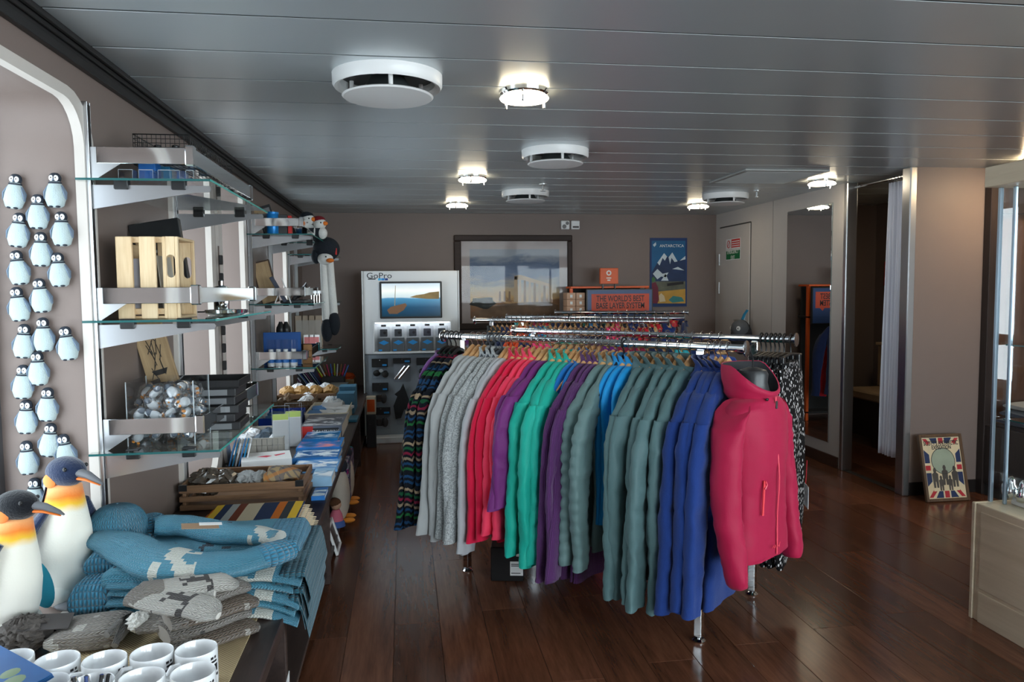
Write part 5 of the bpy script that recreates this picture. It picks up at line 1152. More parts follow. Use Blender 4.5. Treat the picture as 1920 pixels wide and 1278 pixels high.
for colm, lst in PT.items():
    for i, (px, py) in enumerate(lst):
        p = at(px, py, Y=PY); lab = 'small fuzzy penguin on window reveal, %s from the top of %s column' % (ORD[i], colm); loc = (p.x, PY - .001, p.z - .062); rot = (0, RP.uniform(-.12, .12), 0)
        if first: proto.location = loc; proto.rotation_euler = rot; proto['label'] = lab; proto['group'] = 'penguin toys on the window reveal'; proto.scale = (.74, .95, .86); first = False
        else: dup(proto, loc, rot, lab)

# --- crate, blankets, books and baskets further along the counter
def stripes(name, cols, sc, axis=0, rough=.9):
    t = NT(name); t.set(rough, 0, .2); q = t.xyz(t.coord()); v = t.math('FRACT', t.math('MULTIPLY', q[axis], sc)); t.col(t.ramp(v, [(i / len(cols), c) for i, c in enumerate(cols)], 'CONSTANT')); t.bump(t.noise(t.coord(), 300), .4, .003); return t.m
def plaid(name, base, a, b, sc=22):
    t = NT(name); t.set(.9, 0, .2); q = t.xyz(t.mapv(t.coord(), (1, 1, 1), (0, 0, 0), (.3, .4, .6))); c = base
    for ax, s, col, w in ((0, sc, a, .3), (1, sc, a, .3), (2, sc * .7, b, .25), (0, sc * .5, b, .12)):
        m = t.math('MULTIPLY', t.math('LESS_THAN', t.math('FRACT', t.math('MULTIPLY', q[ax], s)), w), .6); c = t.mix(m, c, col)
    t.col(c); return t.m
cols = [srgb(206, 192, 164), srgb(42, 58, 92), srgb(42, 58, 92), srgb(214, 116, 40), srgb(60, 66, 70), srgb(232, 190, 60), srgb(42, 58, 92), srgb(170, 176, 176), srgb(120, 60, 40), srgb(206, 192, 164)]
sb = stripes('striped_wool', cols, 3.2, 0); sb2 = stripes('striped_wool_bright', cols[::-1], 4.2, 0)
q0 = ctr(430, 990); q1 = ctr(585, 985)
for i in range(5):
    t = thing('folded_blanket', 'multicoloured striped blanket, %s from the bottom beside the crate' % ORD[i], 'blanket', (0, 0, 0), 0, 'striped blankets'); obj('cloth', slab(-.86 + .02 * i, -.40 - .008 * i, 2.74 + .01 * i, 3.17, ZK + .002 + .017 * i, ZK + .019 + .017 * i, 40 + i, 24, 18, .004), (sb, sb2)[i % 2], t)
    fr = MB()
    for j in range(18): y = 2.78 + .02 * j; fr.tube([(-.405 - .008 * i, y, ZK + .012 + .017 * i), (-.375 - .008 * i, y + .008, ZK + .006 + .017 * i)], .002, 4)
    obj('fringe', fr, plain('fringe_cream', srgb(200, 180, 150), .9), t)
def crate(x, y, W, Dp, Hh, label, mat, slats=3, corner=True):
    t = thing('wooden_crate', label, 'crate', (x, y, ZK + .001)); sh = Hh / slats
    for yy in (0, Dp - .01):
        for i in range(slats): obj('slat', MB().rbox(0, W, yy, yy + .01, i * sh + .003, (i + 1) * sh - (.012 if i < slats - 1 else .001), .002), mat, t)
    for xx in (0, W - .01):
        for i in range(slats): obj('slat', MB().rbox(xx, xx + .01, .0105, Dp - .0105, i * sh + .003, (i + 1) * sh - (.012 if i < slats - 1 else .001), .002), mat, t)
    for (a, b) in ((.0105, .0105), (W - .0255, .0105), (.0105, Dp - .0255), (W - .0255, Dp - .0255)): obj('corner_post', MB().rbox(a, a + .015, b, b + .015, 0, Hh - .004, .002), mat, t)
    obj('bottom', MB().rbox(.011, W - .011, .011, Dp - .011, 0, .006, .001), mat, t)
    if corner:
        for xx in (-.001, W - .034): obj('corner_clip', MB().box(xx, xx + .035, -.0015, .0, Hh - .025, Hh).box(xx, xx + .035, 0, .012, Hh, Hh + .0015), black, t)
    return t
c0_ = ctr(346, 951); c1_ = ctr(563, 963); CW = c1_.x - c0_.x; CY = (c0_.y + c1_.y) / 2 + .02; CH = at(548, 902, Y=CY).z - ZK
crate(c0_.x, CY, CW, .33, CH, 'brown slatted wooden crate of bags and scarves on the counter', wood_b)
brf = NT('brown_cellophane'); brf.set(.15, 0, .8); brf.col(brf.mix(brf.noise(brf.coord(), 30, 4), srgb(40, 34, 30), srgb(110, 98, 86))); wrf = plain('grey_rope_cloth', srgb(170, 172, 172), .8, 0, .2, .8, 90)
for i, (fx, fy, r, m_, lab) in enumerate(((.13, .12, .075, brf.m, 'dark cellophane bag heaped at the left in the brown crate'), (.27, .14, .06, brf.m, 'dark cellophane bag second from the left in the brown crate'), (.45, .14, .05, wrf, 'grey cloth bundle in the middle of the brown crate'), (.57, .12, .05, wrf, 'pale grey cloth bundle beside the plaid scarf in the crate'))):
    tag(obj('gift_bag', crumple(r, r * .9, r * .8, 20 + i, 22, 14), m_, None, (c0_.x + CW * fx + .02, CY + fy, ZK + CH * .95 - .01), None, 50), lab, 'bag', 'bundles in the brown crate')
pl = plaid('plaid_wool', srgb(168, 146, 112), srgb(70, 76, 96), srgb(196, 128, 60)); 
scr = [[(c0_.x + CW * (.66 + .28 * f), CY + .13 + .085 * math.cos(2 * PI * j / 18), ZK + CH - .01 + .05 * math.sin(PI * (f * .7 + .25)) * (.35 + .65 * math.sin(2 * PI * j / 18)) + .012 * math.sin(5 * f + j)) for j in range(18)] for f in [i / 9 for i in range(10)]]
tag(obj('plaid_scarf', MB().loft(scr), pl, None, None, None, 60), 'beige plaid scarf rolled at the right of the brown crate', 'scarf')
# books and postcards along the front edge, each placed where its bottom edge shows
def book(px0, px1, py, h, depth, label, c, c2=None, cat='book', rz=0, txt=None, dz=0, pages=True):
    a = ctr(px0, py, dz); b = ctr(px1, py, dz); w_ = b.x - a.x; t = thing('book' if cat == 'book' else 'postcard_pack', label, cat, ((a.x + b.x) / 2, (a.y + b.y) / 2, ZK + .001 + dz), rz, 'books on the counter')
    m_ = plain('cover_%d_%d_%d' % tuple(int(v * 255) for v in c[:3]), c, .35, 0, .25); cv = obj('cover', MB().rbox(-w_ / 2, w_ / 2, 0, depth, h - .003, h, .001).rbox(-w_ / 2, w_ / 2, 0, depth, 0, .003, .001).box(-w_ / 2, w_ / 2, -.001, .001, 0, h), m_, t); obj('pages', MB().box(-w_ / 2 + .002, w_ / 2 - .002, .0015, depth - .003, .003, h - .003), plain('page_white', srgb(225, 222, 212), .8), t)
    if c2:
        nm = 'photo_print_%d_%d_%d' % tuple(int(v * 255) for v in c[:3])
        if nm not in _mc:
            n = NT(nm); n.set(.35); v = n.noise(n.mapv(n.coord(), (1, 1.6, 1), (c[0] * 9, c[1] * 7, 0)), 9, 4, .6, .8); n.col(n.ramp(v, [(.36, tuple(x * .45 for x in c[:3]) + (1,)), (.48, c), (.56, c2), (.66, tuple(min(1, x * 1.1) for x in c2[:3]) + (1,))])); _mc[nm] = n.m
        obj('cover_print', MB().box(-w_ * .46, w_ * .46, depth * .06, depth * .7, h, h + .0006), _mc[nm], t)
    if txt: obj('spine_corner', MB().box(-w_ * .5, -w_ * .2, -.0018, -.001, 0, h), red, t); obj('title_band', MB().box(-w_ * .2, w_ * .42, -.0018, -.001, h * .2, h * .85), plain('title_black', (.02, .02, .02, 1), .5), t); text(txt, h * .42, white, t, (w_ * .11, -.0022, h * .52), (PI / 2, 0, 0), sx=.62, ext=.0002)
    return t
for i in range(4): book(584, 609, 938, .018, .15, 'blue and yellow paperback, %s from the bottom at the counter edge' % ORD[i], srgb(40, 110, 180), srgb(210, 225, 235), dz=.0185 * i)
for i in range(4):
    pass
book(584, 622, 912, .045, .2, 'thick white book with blue landscape cover at counter edge', srgb(150, 190, 220), srgb(235, 240, 245))
book(548, 632, 886, .02, .3, 'light blue magazine lying behind the crate', srgb(110, 165, 215), srgb(235, 240, 245))
book(549, 634, 868, .03, .28, 'blue photo book with white iceberg cover', srgb(30, 105, 170), srgb(225, 235, 240))
book(556, 638, 850, .035, .3, 'bright blue book second behind the magazines', srgb(45, 130, 205), srgb(235, 150, 160))
book(568, 633, 838, .05, .35, 'blue book with white bear-like print', srgb(20, 125, 190), srgb(230, 240, 245))
book(565, 641, 823, .085, .5, 'thick grey hardback with red spine corner and black title band', srgb(104, 110, 122), srgb(205, 208, 212), txt='THE LAST VIKING')
# upright leaflet holders, trays and baskets
def tray(px0, px1, py, h, depth, label, mat, name='basket', inner=True, fill=None, nf=6, fc=None, flab='', cat=None, wov=False):
    a = ctr(px0, py); b = ctr(px1, py); w_ = b.x - a.x; y = (a.y + b.y) / 2; t = thing(name, label, cat or name.split('_')[-1], (a.x, y, ZK + .001))
    if wov:
        n = max(5, int(w_ / .03)); k = max(2, int(h / .03)); sw = w_ / n; shh = h / k; k2 = max(3, int(depth / .03)); sd = depth / k2
        for i in range(n):
            for j in range(k):
                e = .002 if (i + j) % 2 else 0; obj('strip', MB().rbox(i * sw + .001, (i + 1) * sw - .001, -e, .004, j * shh + .001, (j + 1) * shh - .001, .0015), mat, t)
        for i in range(k2):
            for j in range(k): e = .002 if (i + j) % 2 else 0; obj('strip', MB().rbox(w_ - .004, w_ + e, i * sd + .005, (i + 1) * sd - .001, j * shh + .001, (j + 1) * shh - .001, .0015), mat, t)
        obj('side', MB().box(0, .004, .005, depth - .005, 0, h).box(0, w_, depth - .004, depth, 0, h), mat, t); obj('rim', MB().tube([(0, 0, h), (w_, 0, h), (w_, depth, h), (0, depth, h), (0, 0, h)], .004, 6), mat, t)
    else:
        for q in ((0, w_, 0, .004), (0, w_, depth - .004, depth), (0, .004, .004, depth - .004), (w_ - .004, w_, .004, depth - .004)): obj('side', MB().rbox(*q, 0, h, .001), mat, t)
    obj('base', MB().box(.004, w_ - .004, .004, depth - .004, 0, .004), mat, t)
    if fill:
        R = random.Random(px0)
        for i in range(nf):
            fx = (i % max(1, nf // 2) + .5) / max(1, nf // 2); fy = .3 + .4 * (i // max(1, nf // 2)); s = min(w_ / nf * 1.3, .05)
            o = obj(fill[0], crumple(s, depth * .2, h * .3 + .01, 60 + i + px0, 12, 8) if fill[1] == 'soft' else MB().rbox(-s, s, -depth * .17, depth * .17, -.01, .012, .003), fc[i % len(fc)], None, (a.x + w_ * fx, y + depth * fy, ZK + h * .75), (0, R.uniform(-.15, .15), R.uniform(-.3, .3)), 40); tag(o, '%s, %s in the %s' % (flab, ORD[i], label.split(',')[0]), fill[2], flab + ' in ' + label.split(',')[0][:30])
    return t
lg = plain('basket_grey_strap', srgb(176, 172, 162), .8, 0, .08); wp_ = plain('packet_white', srgb(222, 224, 226), .5, 0, .1); bp_ = plain('packet_blue', srgb(70, 130, 190), .5, 0, .2); sl_ = plain('packet_slate', srgb(70, 86, 100), .5, 0, .1); br_ = plain('wicker_brown', srgb(110, 86, 62), .8, 0, .2); btr = plain('blue_tray_plastic', srgb(18, 70, 180), .35)
tray(443, 530, 849, .085, .42, 'grey woven strap basket, behind the brown crate', lg, 'woven_basket', True, ('packet', 'soft', 'packet'), 6, (wp_, sl_, wp_), 'wrapped small packet', None, True)
tray(456, 556, 812, .10, .45, 'bright blue plastic tray, beside the leaflet holders', btr, 'plastic_tray', True, ('card_box', 'box', 'box'), 6, (wp_, bp_, wp_), 'small white card box')
tray(573, 650, 799, .09, .55, 'cream woven basket, near the front counter edge', plain('basket_cream', srgb(205, 196, 174), .8, 0, .06), 'woven_basket', True, ('card_box', 'box', 'box'), 6, (bp_, wp_, wp_), 'flat souvenir packet', None, True)
tray(605, 641, 781, .11, .35, 'small white woven box, in front of the blue boxes', white_p, 'woven_box', True, ('gift_bag', 'soft', 'bag'), 4, (wp_, wrf), 'clear wrapped sachet', 'box')
tray(507, 585, 783, .12, .6, 'brown wicker basket, against the window wall', br_, 'woven_basket', True, ('packet', 'soft', 'packet'), 4, (br_, wp_), 'brown paper packet', None, True)
for i, (px, py) in enumerate(((527, 845), (551, 838))):
    a = ctr(px, py); t = thing('leaflet_holder', 'clear upright holder of %s leaflets on the counter' % ('pale green' if i == 0 else 'yellow-green'), 'holder', (a.x, a.y, ZK + .001), .15, None, (-.12, 0, .1)); obj('back', MB().box(-.05, .05, .03, .033, 0, .27), acryl, t); obj('front', MB().box(-.05, .05, 0, .003, 0, .18), acryl, t); obj('edge', MB().box(-.051, -.049, .029, .034, 0, .27).box(.049, .051, .029, .034, 0, .27).box(-.05, .05, .029, .034, .268, .27), plain('acrylic_edge', srgb(170, 178, 182), .15), t)
    obj('leaflets', MB().rbox(-.045, .045, .005, .028, .004, .22, .001), white_p, t); obj('leaflet_header', MB().box(-.045, .045, .004, .0055, .185, .22), plain('leaflet_lime', srgb(190, 215, 110), .5), t)
# white papers and cards behind the crate
a = ctr(500, 872); t = thing('paper_stack', 'stack of white printed papers behind the crate', 'papers', (a.x, a.y, ZK + .001), .2); obj('sheets', MB().rbox(-.13, .13, -.1, .12, 0, .05, .001), plain('paper_white', srgb(226, 226, 224), .7), t); obj('print', MB().prism([(-.05, 0), (.0, .02), (.03, .0), (0, -.03)], .05, .0506, 'z').prism([(.04, .02), (.1, .05), (.1, .03), (.05, -.01)], .05, .0506, 'z'), plain('print_red', srgb(206, 60, 80), .6), t)
for i in range(6):
    a = ctr(430 + 6 * i, 870); tag(obj('postcard', MB().rbox(-.004, .004, -.08, .08, 0, .13, .001), (bp_, plain('card_turquoise', srgb(30, 130, 180), .4, 0, .2), wp_)[i % 3], None, (a.x, a.y + .02, ZK + .001), (0, .25, .15)), 'upright postcard in the leaning row behind the crate, %s from left' % ORD[i], 'postcard', 'leaning postcards')
# second crate with bags, card boxes, magazines, far odds and ends
a = ctr(522, 770); b = ctr(628, 772); crate(a.x, a.y, b.x - a.x, .4, .13, 'smaller brown crate with clear bags further along the counter', wood_b, 3, False)
R6 = random.Random(8)
gold = plain('golden_snack', srgb(170, 128, 70), .5, 0, .3, .5, 80)
for i in range(7): tag(obj('gift_bag', crumple(.06, .07, .055, 70 + i, 16, 10), (gold, wp_)[i % 2], None, (a.x + .06 + i * (b.x - a.x - .12) / 6, a.y + .12 + .15 * (i % 2), ZK + .13), None, 40), 'clear bag in the smaller crate, %s from the wall' % ORD[i], 'bag', 'bags in the smaller crate')
a = ctr(632, 777); b = ctr(664, 777); 
for i in range(2): gbox('blue_carton', 'muted blue carton at the counter edge, %s of the pair' % ('near' if i == 0 else 'far'), 'box', (a.x + b.x) / 2 - .0, a.y + .09 + .2 * i, ZK + .001, b.x - a.x, .17, .16 + .03 * i, plain('carton_blue', srgb(62, 112, 138), .5), 0, 0, 0, 'blue cartons', .002)
a = ctr(640, 786); gbox('purple_book', 'flat teal book with purple edge beside the blue cartons', 'book', a.x + .05, a.y - .05, ZK + .001, .15, .2, .02, plain('teal_cover', srgb(40, 110, 140), .4), 0, 0, 0)
Rm = random.Random(4); mcols = [srgb(60, 90, 150), srgb(190, 195, 205), srgb(120, 60, 110), srgb(40, 50, 70), srgb(150, 170, 190)]
a = ctr(548, 738); b = ctr(612, 738)
for i in range(16):
    x = a.x + (b.x - a.x) * i / 15; t = thing('magazine', 'leaning magazine in the row by the dark file boxes, %s from the wall' % ORD[i], 'magazine', (x, a.y + .1, ZK + .001), 0, 'leaning magazines', (0, -.6, Rm.uniform(-.08, .08))); obj('cover', MB().rbox(-.004, .004, -.12, .12, 0, .27 + Rm.uniform(-.02, .03), .001), plain('mag_%d' % (i % 5), mcols[i % 5], .35, 0, .3), t)
for i, (px, py, w_, d_, h_, c, lab) in enumerate(((632, 752, .16, .3, .13, srgb(86, 88, 84), 'dark grey file box with round label on the counter'), (625, 738, .2, .2, .16, srgb(40, 40, 44), 'black open box full of pens on the counter'), (650, 722, .1, .3, .12, srgb(66, 60, 56), 'dark brown file box at the counter edge'))):
    p = ctr(px, py); gbox('file_box', lab, 'box', p.x, p.y + d_ / 2, ZK + .001, w_, d_, h_, plain('filebox_%d' % i, c, .5), 0, 0, 0, None, .003, gry if i == 0 else None)
p = ctr(625, 738); pc = [srgb(190, 210, 60), srgb(200, 200, 205), srgb(150, 100, 60), srgb(200, 60, 110), srgb(60, 110, 190)]
for i in range(10): tag(obj('pen', MB().tube([(0, 0, 0), (0, 0, .16)], [.008, .005], 8), plain('penc_%d' % (i % 5), pc[i % 5], .4), None, (p.x - .08 + .018 * i, p.y + .06 + .02 * (i % 3), ZK + .12), (.2, -.5 + .1 * i, 0)), 'coloured pen sticking out of the black box, %s from the wall' % ORD[i], 'pen', 'pens in the black box')
p = at(640, 705, Y=7.3); crate(p.x - .3, p.y, .42, .3, .11, 'card box of orange toys at far end of the counter', plain('card_brown', srgb(150, 120, 84), .7), 2, False)
orm = plain('orange_plush', srgb(214, 84, 24), .85, 0, .1, .5, 120)
for i in range(5): tag(obj('orange_toy', crumple(.055, .06, .04, 90 + i, 14, 9), orm, None, (p.x - .24 + .075 * i, p.y + .14, ZK + .12), None, 50), 'orange soft toy heaped at far end of the counter, %s from the wall' % ORD[i], 'toy', 'orange toys')
# under the counter
wpl = plain('plush_cream', srgb(206, 196, 180), .9, 0, .08, .4, 140)
for i, (px, py) in enumerate(((662, 850), (655, 925))):
    x = XE + .02; y = at(px, py, X=x).y; t = thing('plush_penguin', 'round pale plush penguin peeking out under the counter, %s one' % ('farther' if i == 0 else 'nearer'), 'plush toy', (x - .055, y, .062), 0, 'plush penguins under the counter'); obj('body', MB().ell((0, 0, .16), (.06, .1, .16), 18, 12), wpl, t); obj('foot', MB().ell((.05, -.04, .012), (.04, .03, .014), 10, 6), toyo, t); obj('foot', MB().ell((.05, .05, .012), (.04, .03, .014), 10, 6), toyo, t); obj('head', MB().ell((0, 0, .33), (.05, .06, .045), 14, 10), pdk, t)
tri = NT('triangle_pattern_cloth'); tri.set(.85); q = tri.xyz(tri.coord()); u = tri.math('FRACT', tri.math('MULTIPLY', q[1], 22)); v = tri.math('FRACT', tri.math('MULTIPLY', q[2], 22)); mk = tri.math('GREATER_THAN', v, tri.math('ABSOLUTE', tri.math('MULTIPLY_ADD', u, 2, -1))); cell = tri.noise(tri.mapv(tri.coord(), (7, 7, 7)), 3, 0)
tri.col(tri.mix(mk, tri.ramp(cell, [(.4, srgb(150, 160, 170)), (.5, srgb(150, 40, 110)), (.6, srgb(30, 120, 130))], 'CONSTANT'), srgb(26, 40, 84)))
y = at(655, 880, X=XE - .01).y; t = thing('patterned_bag', 'navy bag with coloured triangle pattern hanging under the counter', 'bag', (XE + .006, y, .1)); obj('body', MB().rbox(-.05, 0, -.28, .2, 0, .28, .012), tri.m, t); obj('handle', MB().tube([(-.02, -.1, .28), (-.02, -.07, .315), (-.02, .0, .315), (-.02, .03, .28)], .008, 8), plain('bag_strap', srgb(26, 40, 84), .8), t)
x = XE - .05; y = at(630, 955, X=x).y; t = thing('doll', 'soft doll in pink top sitting under the counter', 'doll', (x, y, .062)); t.scale = (.7, .7, .7); obj('body', MB().lathe([(.05, 0), (.06, .04), (.05, .1), (.03, .14)], 16), plain('doll_pink', srgb(210, 110, 130), .8), t); obj('head', MB().ell((0, 0, .18), (.045, .045, .045), 14, 10), plain('doll_skin', srgb(205, 160, 130), .7), t); obj('hair', MB().ell((-.008, 0, .198), (.05, .05, .04), 14, 10), plain('doll_hair', srgb(90, 55, 30), .9), t); obj('skirt', MB().lathe([(.075, 0), (.07, .03), (.045, .07)], 16), plain('doll_blue', srgb(60, 90, 150), .8), t)
p = at(640, 1030, Z=0); t = thing('framed_snapshot', 'small white picture frame on the floor leaning on the counter', 'picture frame', (p.x - .02, p.y, 0), 0, None, (0, -.3, 0)); [obj('frame_bar', MB().rbox(0, .015, a, b, c, d, .002), white_p, t) for a, b, c, d in ((-.1, -.085, 0, .16), (.085, .1, 0, .16), (-.085, .085, 0, .015), (-.085, .085, .145, .16))]; obj('picture', MB().box(.003, .006, -.085, .085, .015, .145), plain('frame_pic', srgb(70, 60, 56), .4, 0, .4), t)
p = at(682, 790, Z=.25); gbox('dark_carton', 'dark carton on the floor between counter and camera display', 'box', -.33, 6.9, 0, .08, .14, .3, dkbox)
gbox('standing_box', 'small cream box with orange print on the dark carton', 'box', -.33, 6.9, .301, .085, .1, .16, plain('box_cream', srgb(200, 186, 164), .6), 0, 0, 0, None, .003, orm)
x = XE + .004; y = at(533, 1235, X=x).y
tag(obj('price_list', MB().box(-.001, .001, -.06, .06, 0, .09), white_p, None, (x, y, .2), (.12, .05, 0)), 'white printed price list taped under the counter edge', 'paper')

# ================================================================ BACK WALL
RY = (PI / 2, 0, 0)                              # text facing the camera (-Y)
# --- camera display stand
YG = 7.10; g0 = at(680, 508, Y=YG); g1 = at(858, 507, Y=YG); gl = at(686, 800, Y=YG); GW = g1.x - g0.x; GH = g0.z
def G(px, py): p = at(px, py, Y=YG); return p.x - g0.x, p.z
whp = plain('display_white', (.78, .79, .8, 1), .3, 0, .01); lgp = plain('display_grey_panel', srgb(150, 158, 166), .35, 0, .03)
ds = thing('camera_display_stand', 'white floor display stand with screen and camera accessories', 'display stand', (g0.x, YG, 0))
zmid = G(700, 664)[1]
obj('upper_panel', MB().rbox(0, GW, 0, .1, zmid, GH, .006), whp, ds); obj('lower_panel', MB().rbox(.0, GW, .012, .1, .06, zmid - .004, .004), lgp, ds); obj('base', MB().rbox(-.0, GW + .0, -.12, .2, 0, .06, .006), whp, ds); obj('side_panel', MB().rbox(-.012, -.001, -.02, .14, .06, GH, .002), whp, ds); obj('side_panel', MB().rbox(GW + .001, GW + .012, -.02, .14, .06, GH, .002), whp, ds)
c = G(711, 517); text('GoPro', .075, plain('logo_dark', srgb(40, 42, 46), .5), ds, (c[0], -.0012, c[1]), RY, sx=1.15)
for i, cc in enumerate((srgb(70, 190, 240), srgb(30, 140, 220), srgb(20, 60, 140))): a = G(709 + i * 6.3, 525.5); obj('logo_square', MB().box(a[0], a[0] + .028, -.0012, 0, a[1] + .0, a[1] + .02), plain('logo_blue_%d' % i, cc, .5), ds)
a = G(690, 524); obj('logo_line', MB().box(a[0], a[0] + .07, -.001, 0, a[1], a[1] + .01), plain('logo_dark', srgb(40, 42, 46), .5), ds)
s0 = G(713, 597); s1 = G(828, 527)
sc_ = obj('screen', MB().rbox(s0[0], s1[0], -.03, -.0005, s0[1], s1[1], .006), black, ds)
sm = NT('screen_picture'); sm.set(.15); q = sm.xyz(sm.coord()); zz = sm.math('DIVIDE', sm.math('SUBTRACT', q[2], s0[1]), s1[1] - s0[1]); zz = sm.math('ADD', zz, sm.math('MULTIPLY_ADD', sm.noise(sm.coord(), 9, 3), .05, -.025))
pc_ = sm.ramp(zz, [(0, srgb(20, 46, 60)), (.3, srgb(24, 70, 100)), (.54, srgb(70, 130, 165)), (.57, srgb(190, 205, 210)), (.75, srgb(225, 228, 222)), (1, srgb(170, 190, 205))])
sm.ln(pc_, sm.b.inputs['Base Color']); sm.ln(pc_, sm.b.inputs['Emission Color']); sm.b.inputs['Emission Strength'].default_value = .28
bz = .018; obj('picture', MB().box(s0[0] + bz, s1[0] - bz, -.0308, -.03, s0[1] + bz, s1[1] - bz), sm.m, sc_)
def poly(nm, pts, mat, par, d=-.0315, t=.0006): return obj(nm, MB().prism([G(*p) for p in pts], d, d + t, 'y'), mat, par)
poly('boat_picture', [(726, 581), (733, 575), (760, 568), (763, 572), (757, 581), (745, 588), (730, 588)], plain('boat_wood', srgb(150, 105, 70), .5), sc_); poly('mast_picture', [(739.5, 573), (741, 573), (742, 535), (741, 535)], plain('boat_mast', srgb(190, 170, 140), .5), sc_)
poly('shore_picture', [(768, 557), (780, 553), (795, 551), (805, 548), (823, 546), (823, 560), (800, 560)], plain('shore_ochre', srgb(170, 140, 90), .6, 0, .5), sc_)
# lit recess with boxed cameras
w0 = G(701, 662); w1 = G(846, 600)
obj('recess_shelf', MB().rbox(w0[0], w1[0], -.1, -.0005, w0[1], w0[1] + .018, .003).rbox(w0[0], w0[0] + .012, -.06, -.0005, w0[1] + .018, w1[1], .002).rbox(w1[0] - .012, w1[0], -.06, -.0005, w0[1] + .018, w1[1], .002).rbox(w0[0] + .012, w1[0] - .012, -.06, -.0005, w1[1] - .012, w1[1], .002), whp, ds)
obj('light_strip', MB().box(w0[0] + .02, w1[0] - .02, -.05, -.045, w1[1] - .016, w1[1] - .0125), emit('led_white', (.85, .93, 1, 1), 6), ds)
card = plain('pack_grey', srgb(84, 88, 92), .4); clr = plain('pack_window', srgb(150, 156, 162), .2); blu2 = plain('pack_blue', srgb(30, 140, 210), .4)
for i in range(5):
    a = G(709 + 27 * i, 657); b = G(731 + 27 * i, 611); t = thing('camera_pack', 'boxed action camera in the lit recess, %s from left' % ORD[i], 'camera box', (g0.x, YG, 0), 0, 'boxed action cameras')
    w_ = b[0] - a[0]; hh = b[1] - a[1]; obj('box', MB().rbox(a[0], b[0], -.075, -.02, w0[1] + .019, w0[1] + .019 + hh * .55, .003), card, t); obj('clear_top', MB().rbox(a[0], b[0], -.07, -.02, w0[1] + .02 + hh * .55, w0[1] + .019 + hh, .003), acryl, t)
    obj('camera', MB().rbox(a[0] + w_ * .2, b[0] - w_ * .2, -.06, -.03, w0[1] + .02 + hh * .6, w0[1] + .02 + hh * .9, .004), plain('camera_grey', srgb(70, 74, 80), .3), t); obj('lens', MB().lathe([(.014, 0), (.014, .006), (.008, .007)], 12, Matrix.Translation(((a[0] + b[0]) / 2 + .01, -.06, w0[1] + .02 + hh * .76)) @ Matrix.Rotation(PI / 2, 4, 'X')), black, t)
    obj('print', MB().prism([(a[0] + w_ * .08, w0[1] + .02 + hh * .36), (a[0] + w_ * .5, w0[1] + .02 + hh * .46), (a[0] + w_ * .92, w0[1] + .02 + hh * .36), (a[0] + w_ * .5, w0[1] + .02 + hh * .26)], -.0758, -.075, 'y').box(a[0] + w_ * .08, a[0] + w_ * .35, -.0758, -.075, w0[1] + .025, w0[1] + .04), (blu2, wp_)[0], t); obj('hang_tab', MB().rbox(a[0] + w_ * .3, b[0] - w_ * .3, -.06, -.05, w0[1] + .022 + hh, w0[1] + .04 + hh, .002), black, t)
# blister packs on pegs
def blister(px0, px1, py0, pyh, py1, kind, label):
    a = G(px0, py0); b = G(px1, py1); zh = G(px0, pyh)[1]; t = thing('accessory_pack', label, 'blister pack', (g0.x, YG, 0), 0, 'hanging accessory packs')
    obj('header', MB().rbox(a[0], b[0], -.03, -.022, zh, a[1], .002), black, t); obj('peg', MB().tube([((a[0] + b[0]) / 2, .012, a[1] - .012), ((a[0] + b[0]) / 2, -.05, a[1] - .012)], .004, 6), chrome, t); obj('logo', MB().box(b[0] - (b[0] - a[0]) * .35, b[0] - .012, -.0306, -.03, zh + .012, zh + .028), blu2, t)
    obj('blister', MB().rbox(a[0] + .004, b[0] - .004, -.045, -.015, b[1], zh - .001, .006), acryl, t)
    cx_, cz_ = (a[0] + b[0]) / 2, (b[1] + zh) / 2; hw = (b[0] - a[0]) / 2; hh = (zh - b[1]) / 2
    if kind == 'tubes':
        for s in (-1, 1): obj('handle', MB().tube([(cx_ - hw * .6 + s * .02, -.03, cz_ - hh * .7), (cx_ + hw * .6 + s * .02, -.03, cz_ + hh * .7)], .014, 10), chrome, t)
    elif kind == 'mount':
        obj('mount', MB().ell((cx_ - .03, -.03, cz_), (.035, .015, .03), 12, 8).ell((cx_ + .05, -.03, cz_ - .01), (.03, .015, .035), 12, 8), black, t); obj('screw', MB().lathe([(.018, 0), (.018, .012)], 10, Matrix.Translation((cx_ + .01, -.04, cz_ + .02)) @ Matrix.Rotation(1.2, 4, 'X')), chrome, t)
    else: obj('mount', MB().rbox(cx_ - hw * .5, cx_ + hw * .1, -.04, -.018, cz_ - hh * .5, cz_ + hh * .5, .006).ell((cx_ + hw * .4, -.03, cz_), (.03, .014, .05), 10, 8), plain('mount_grey', srgb(40, 42, 44), .4), t)
blister(697, 728, 672, 688, 709, 'mount', 'black-header accessory pack at top left below the camera shelf'); blister(737, 771, 671, 681, 714, 'tubes', 'accessory pack with two silver handles below the camera shelf'); blister(781, 815, 670, 684, 706, 'mount', 'black-header accessory pack nearest the patterned sweaters')
blister(698, 729, 717, 733, 758, 'box', 'black-header accessory pack in the middle of left column'); blister(697, 733, 763, 777, 803, 'box', 'black-header accessory pack at the bottom of left column')
a = G(755, 720); t = thing('camera_harness', 'black strap harness hanging on the lower display panel', 'harness', (g0.x, YG, 0)); hp = [G(*p) for p in ((756, 718), (762, 735), (768, 752), (770, 768), (758, 766), (752, 782), (742, 784), (738, 760), (745, 742), (740, 738), (750, 730))]; obj('straps', MB().prism(hp, -.04, -.015, 'y'), plain('harness_black', (.012, .012, .014, 1), .8), t); obj('peg', MB().tube([(a[0], .012, a[1]), (a[0], -.06, a[1])], .004, 6), chrome, t); b = G(752, 792); obj('buckle', MB().rbox(b[0] - .04, b[0] + .04, -.035, -.02, b[1] - .02, b[1] + .03, .006), acryl, t)

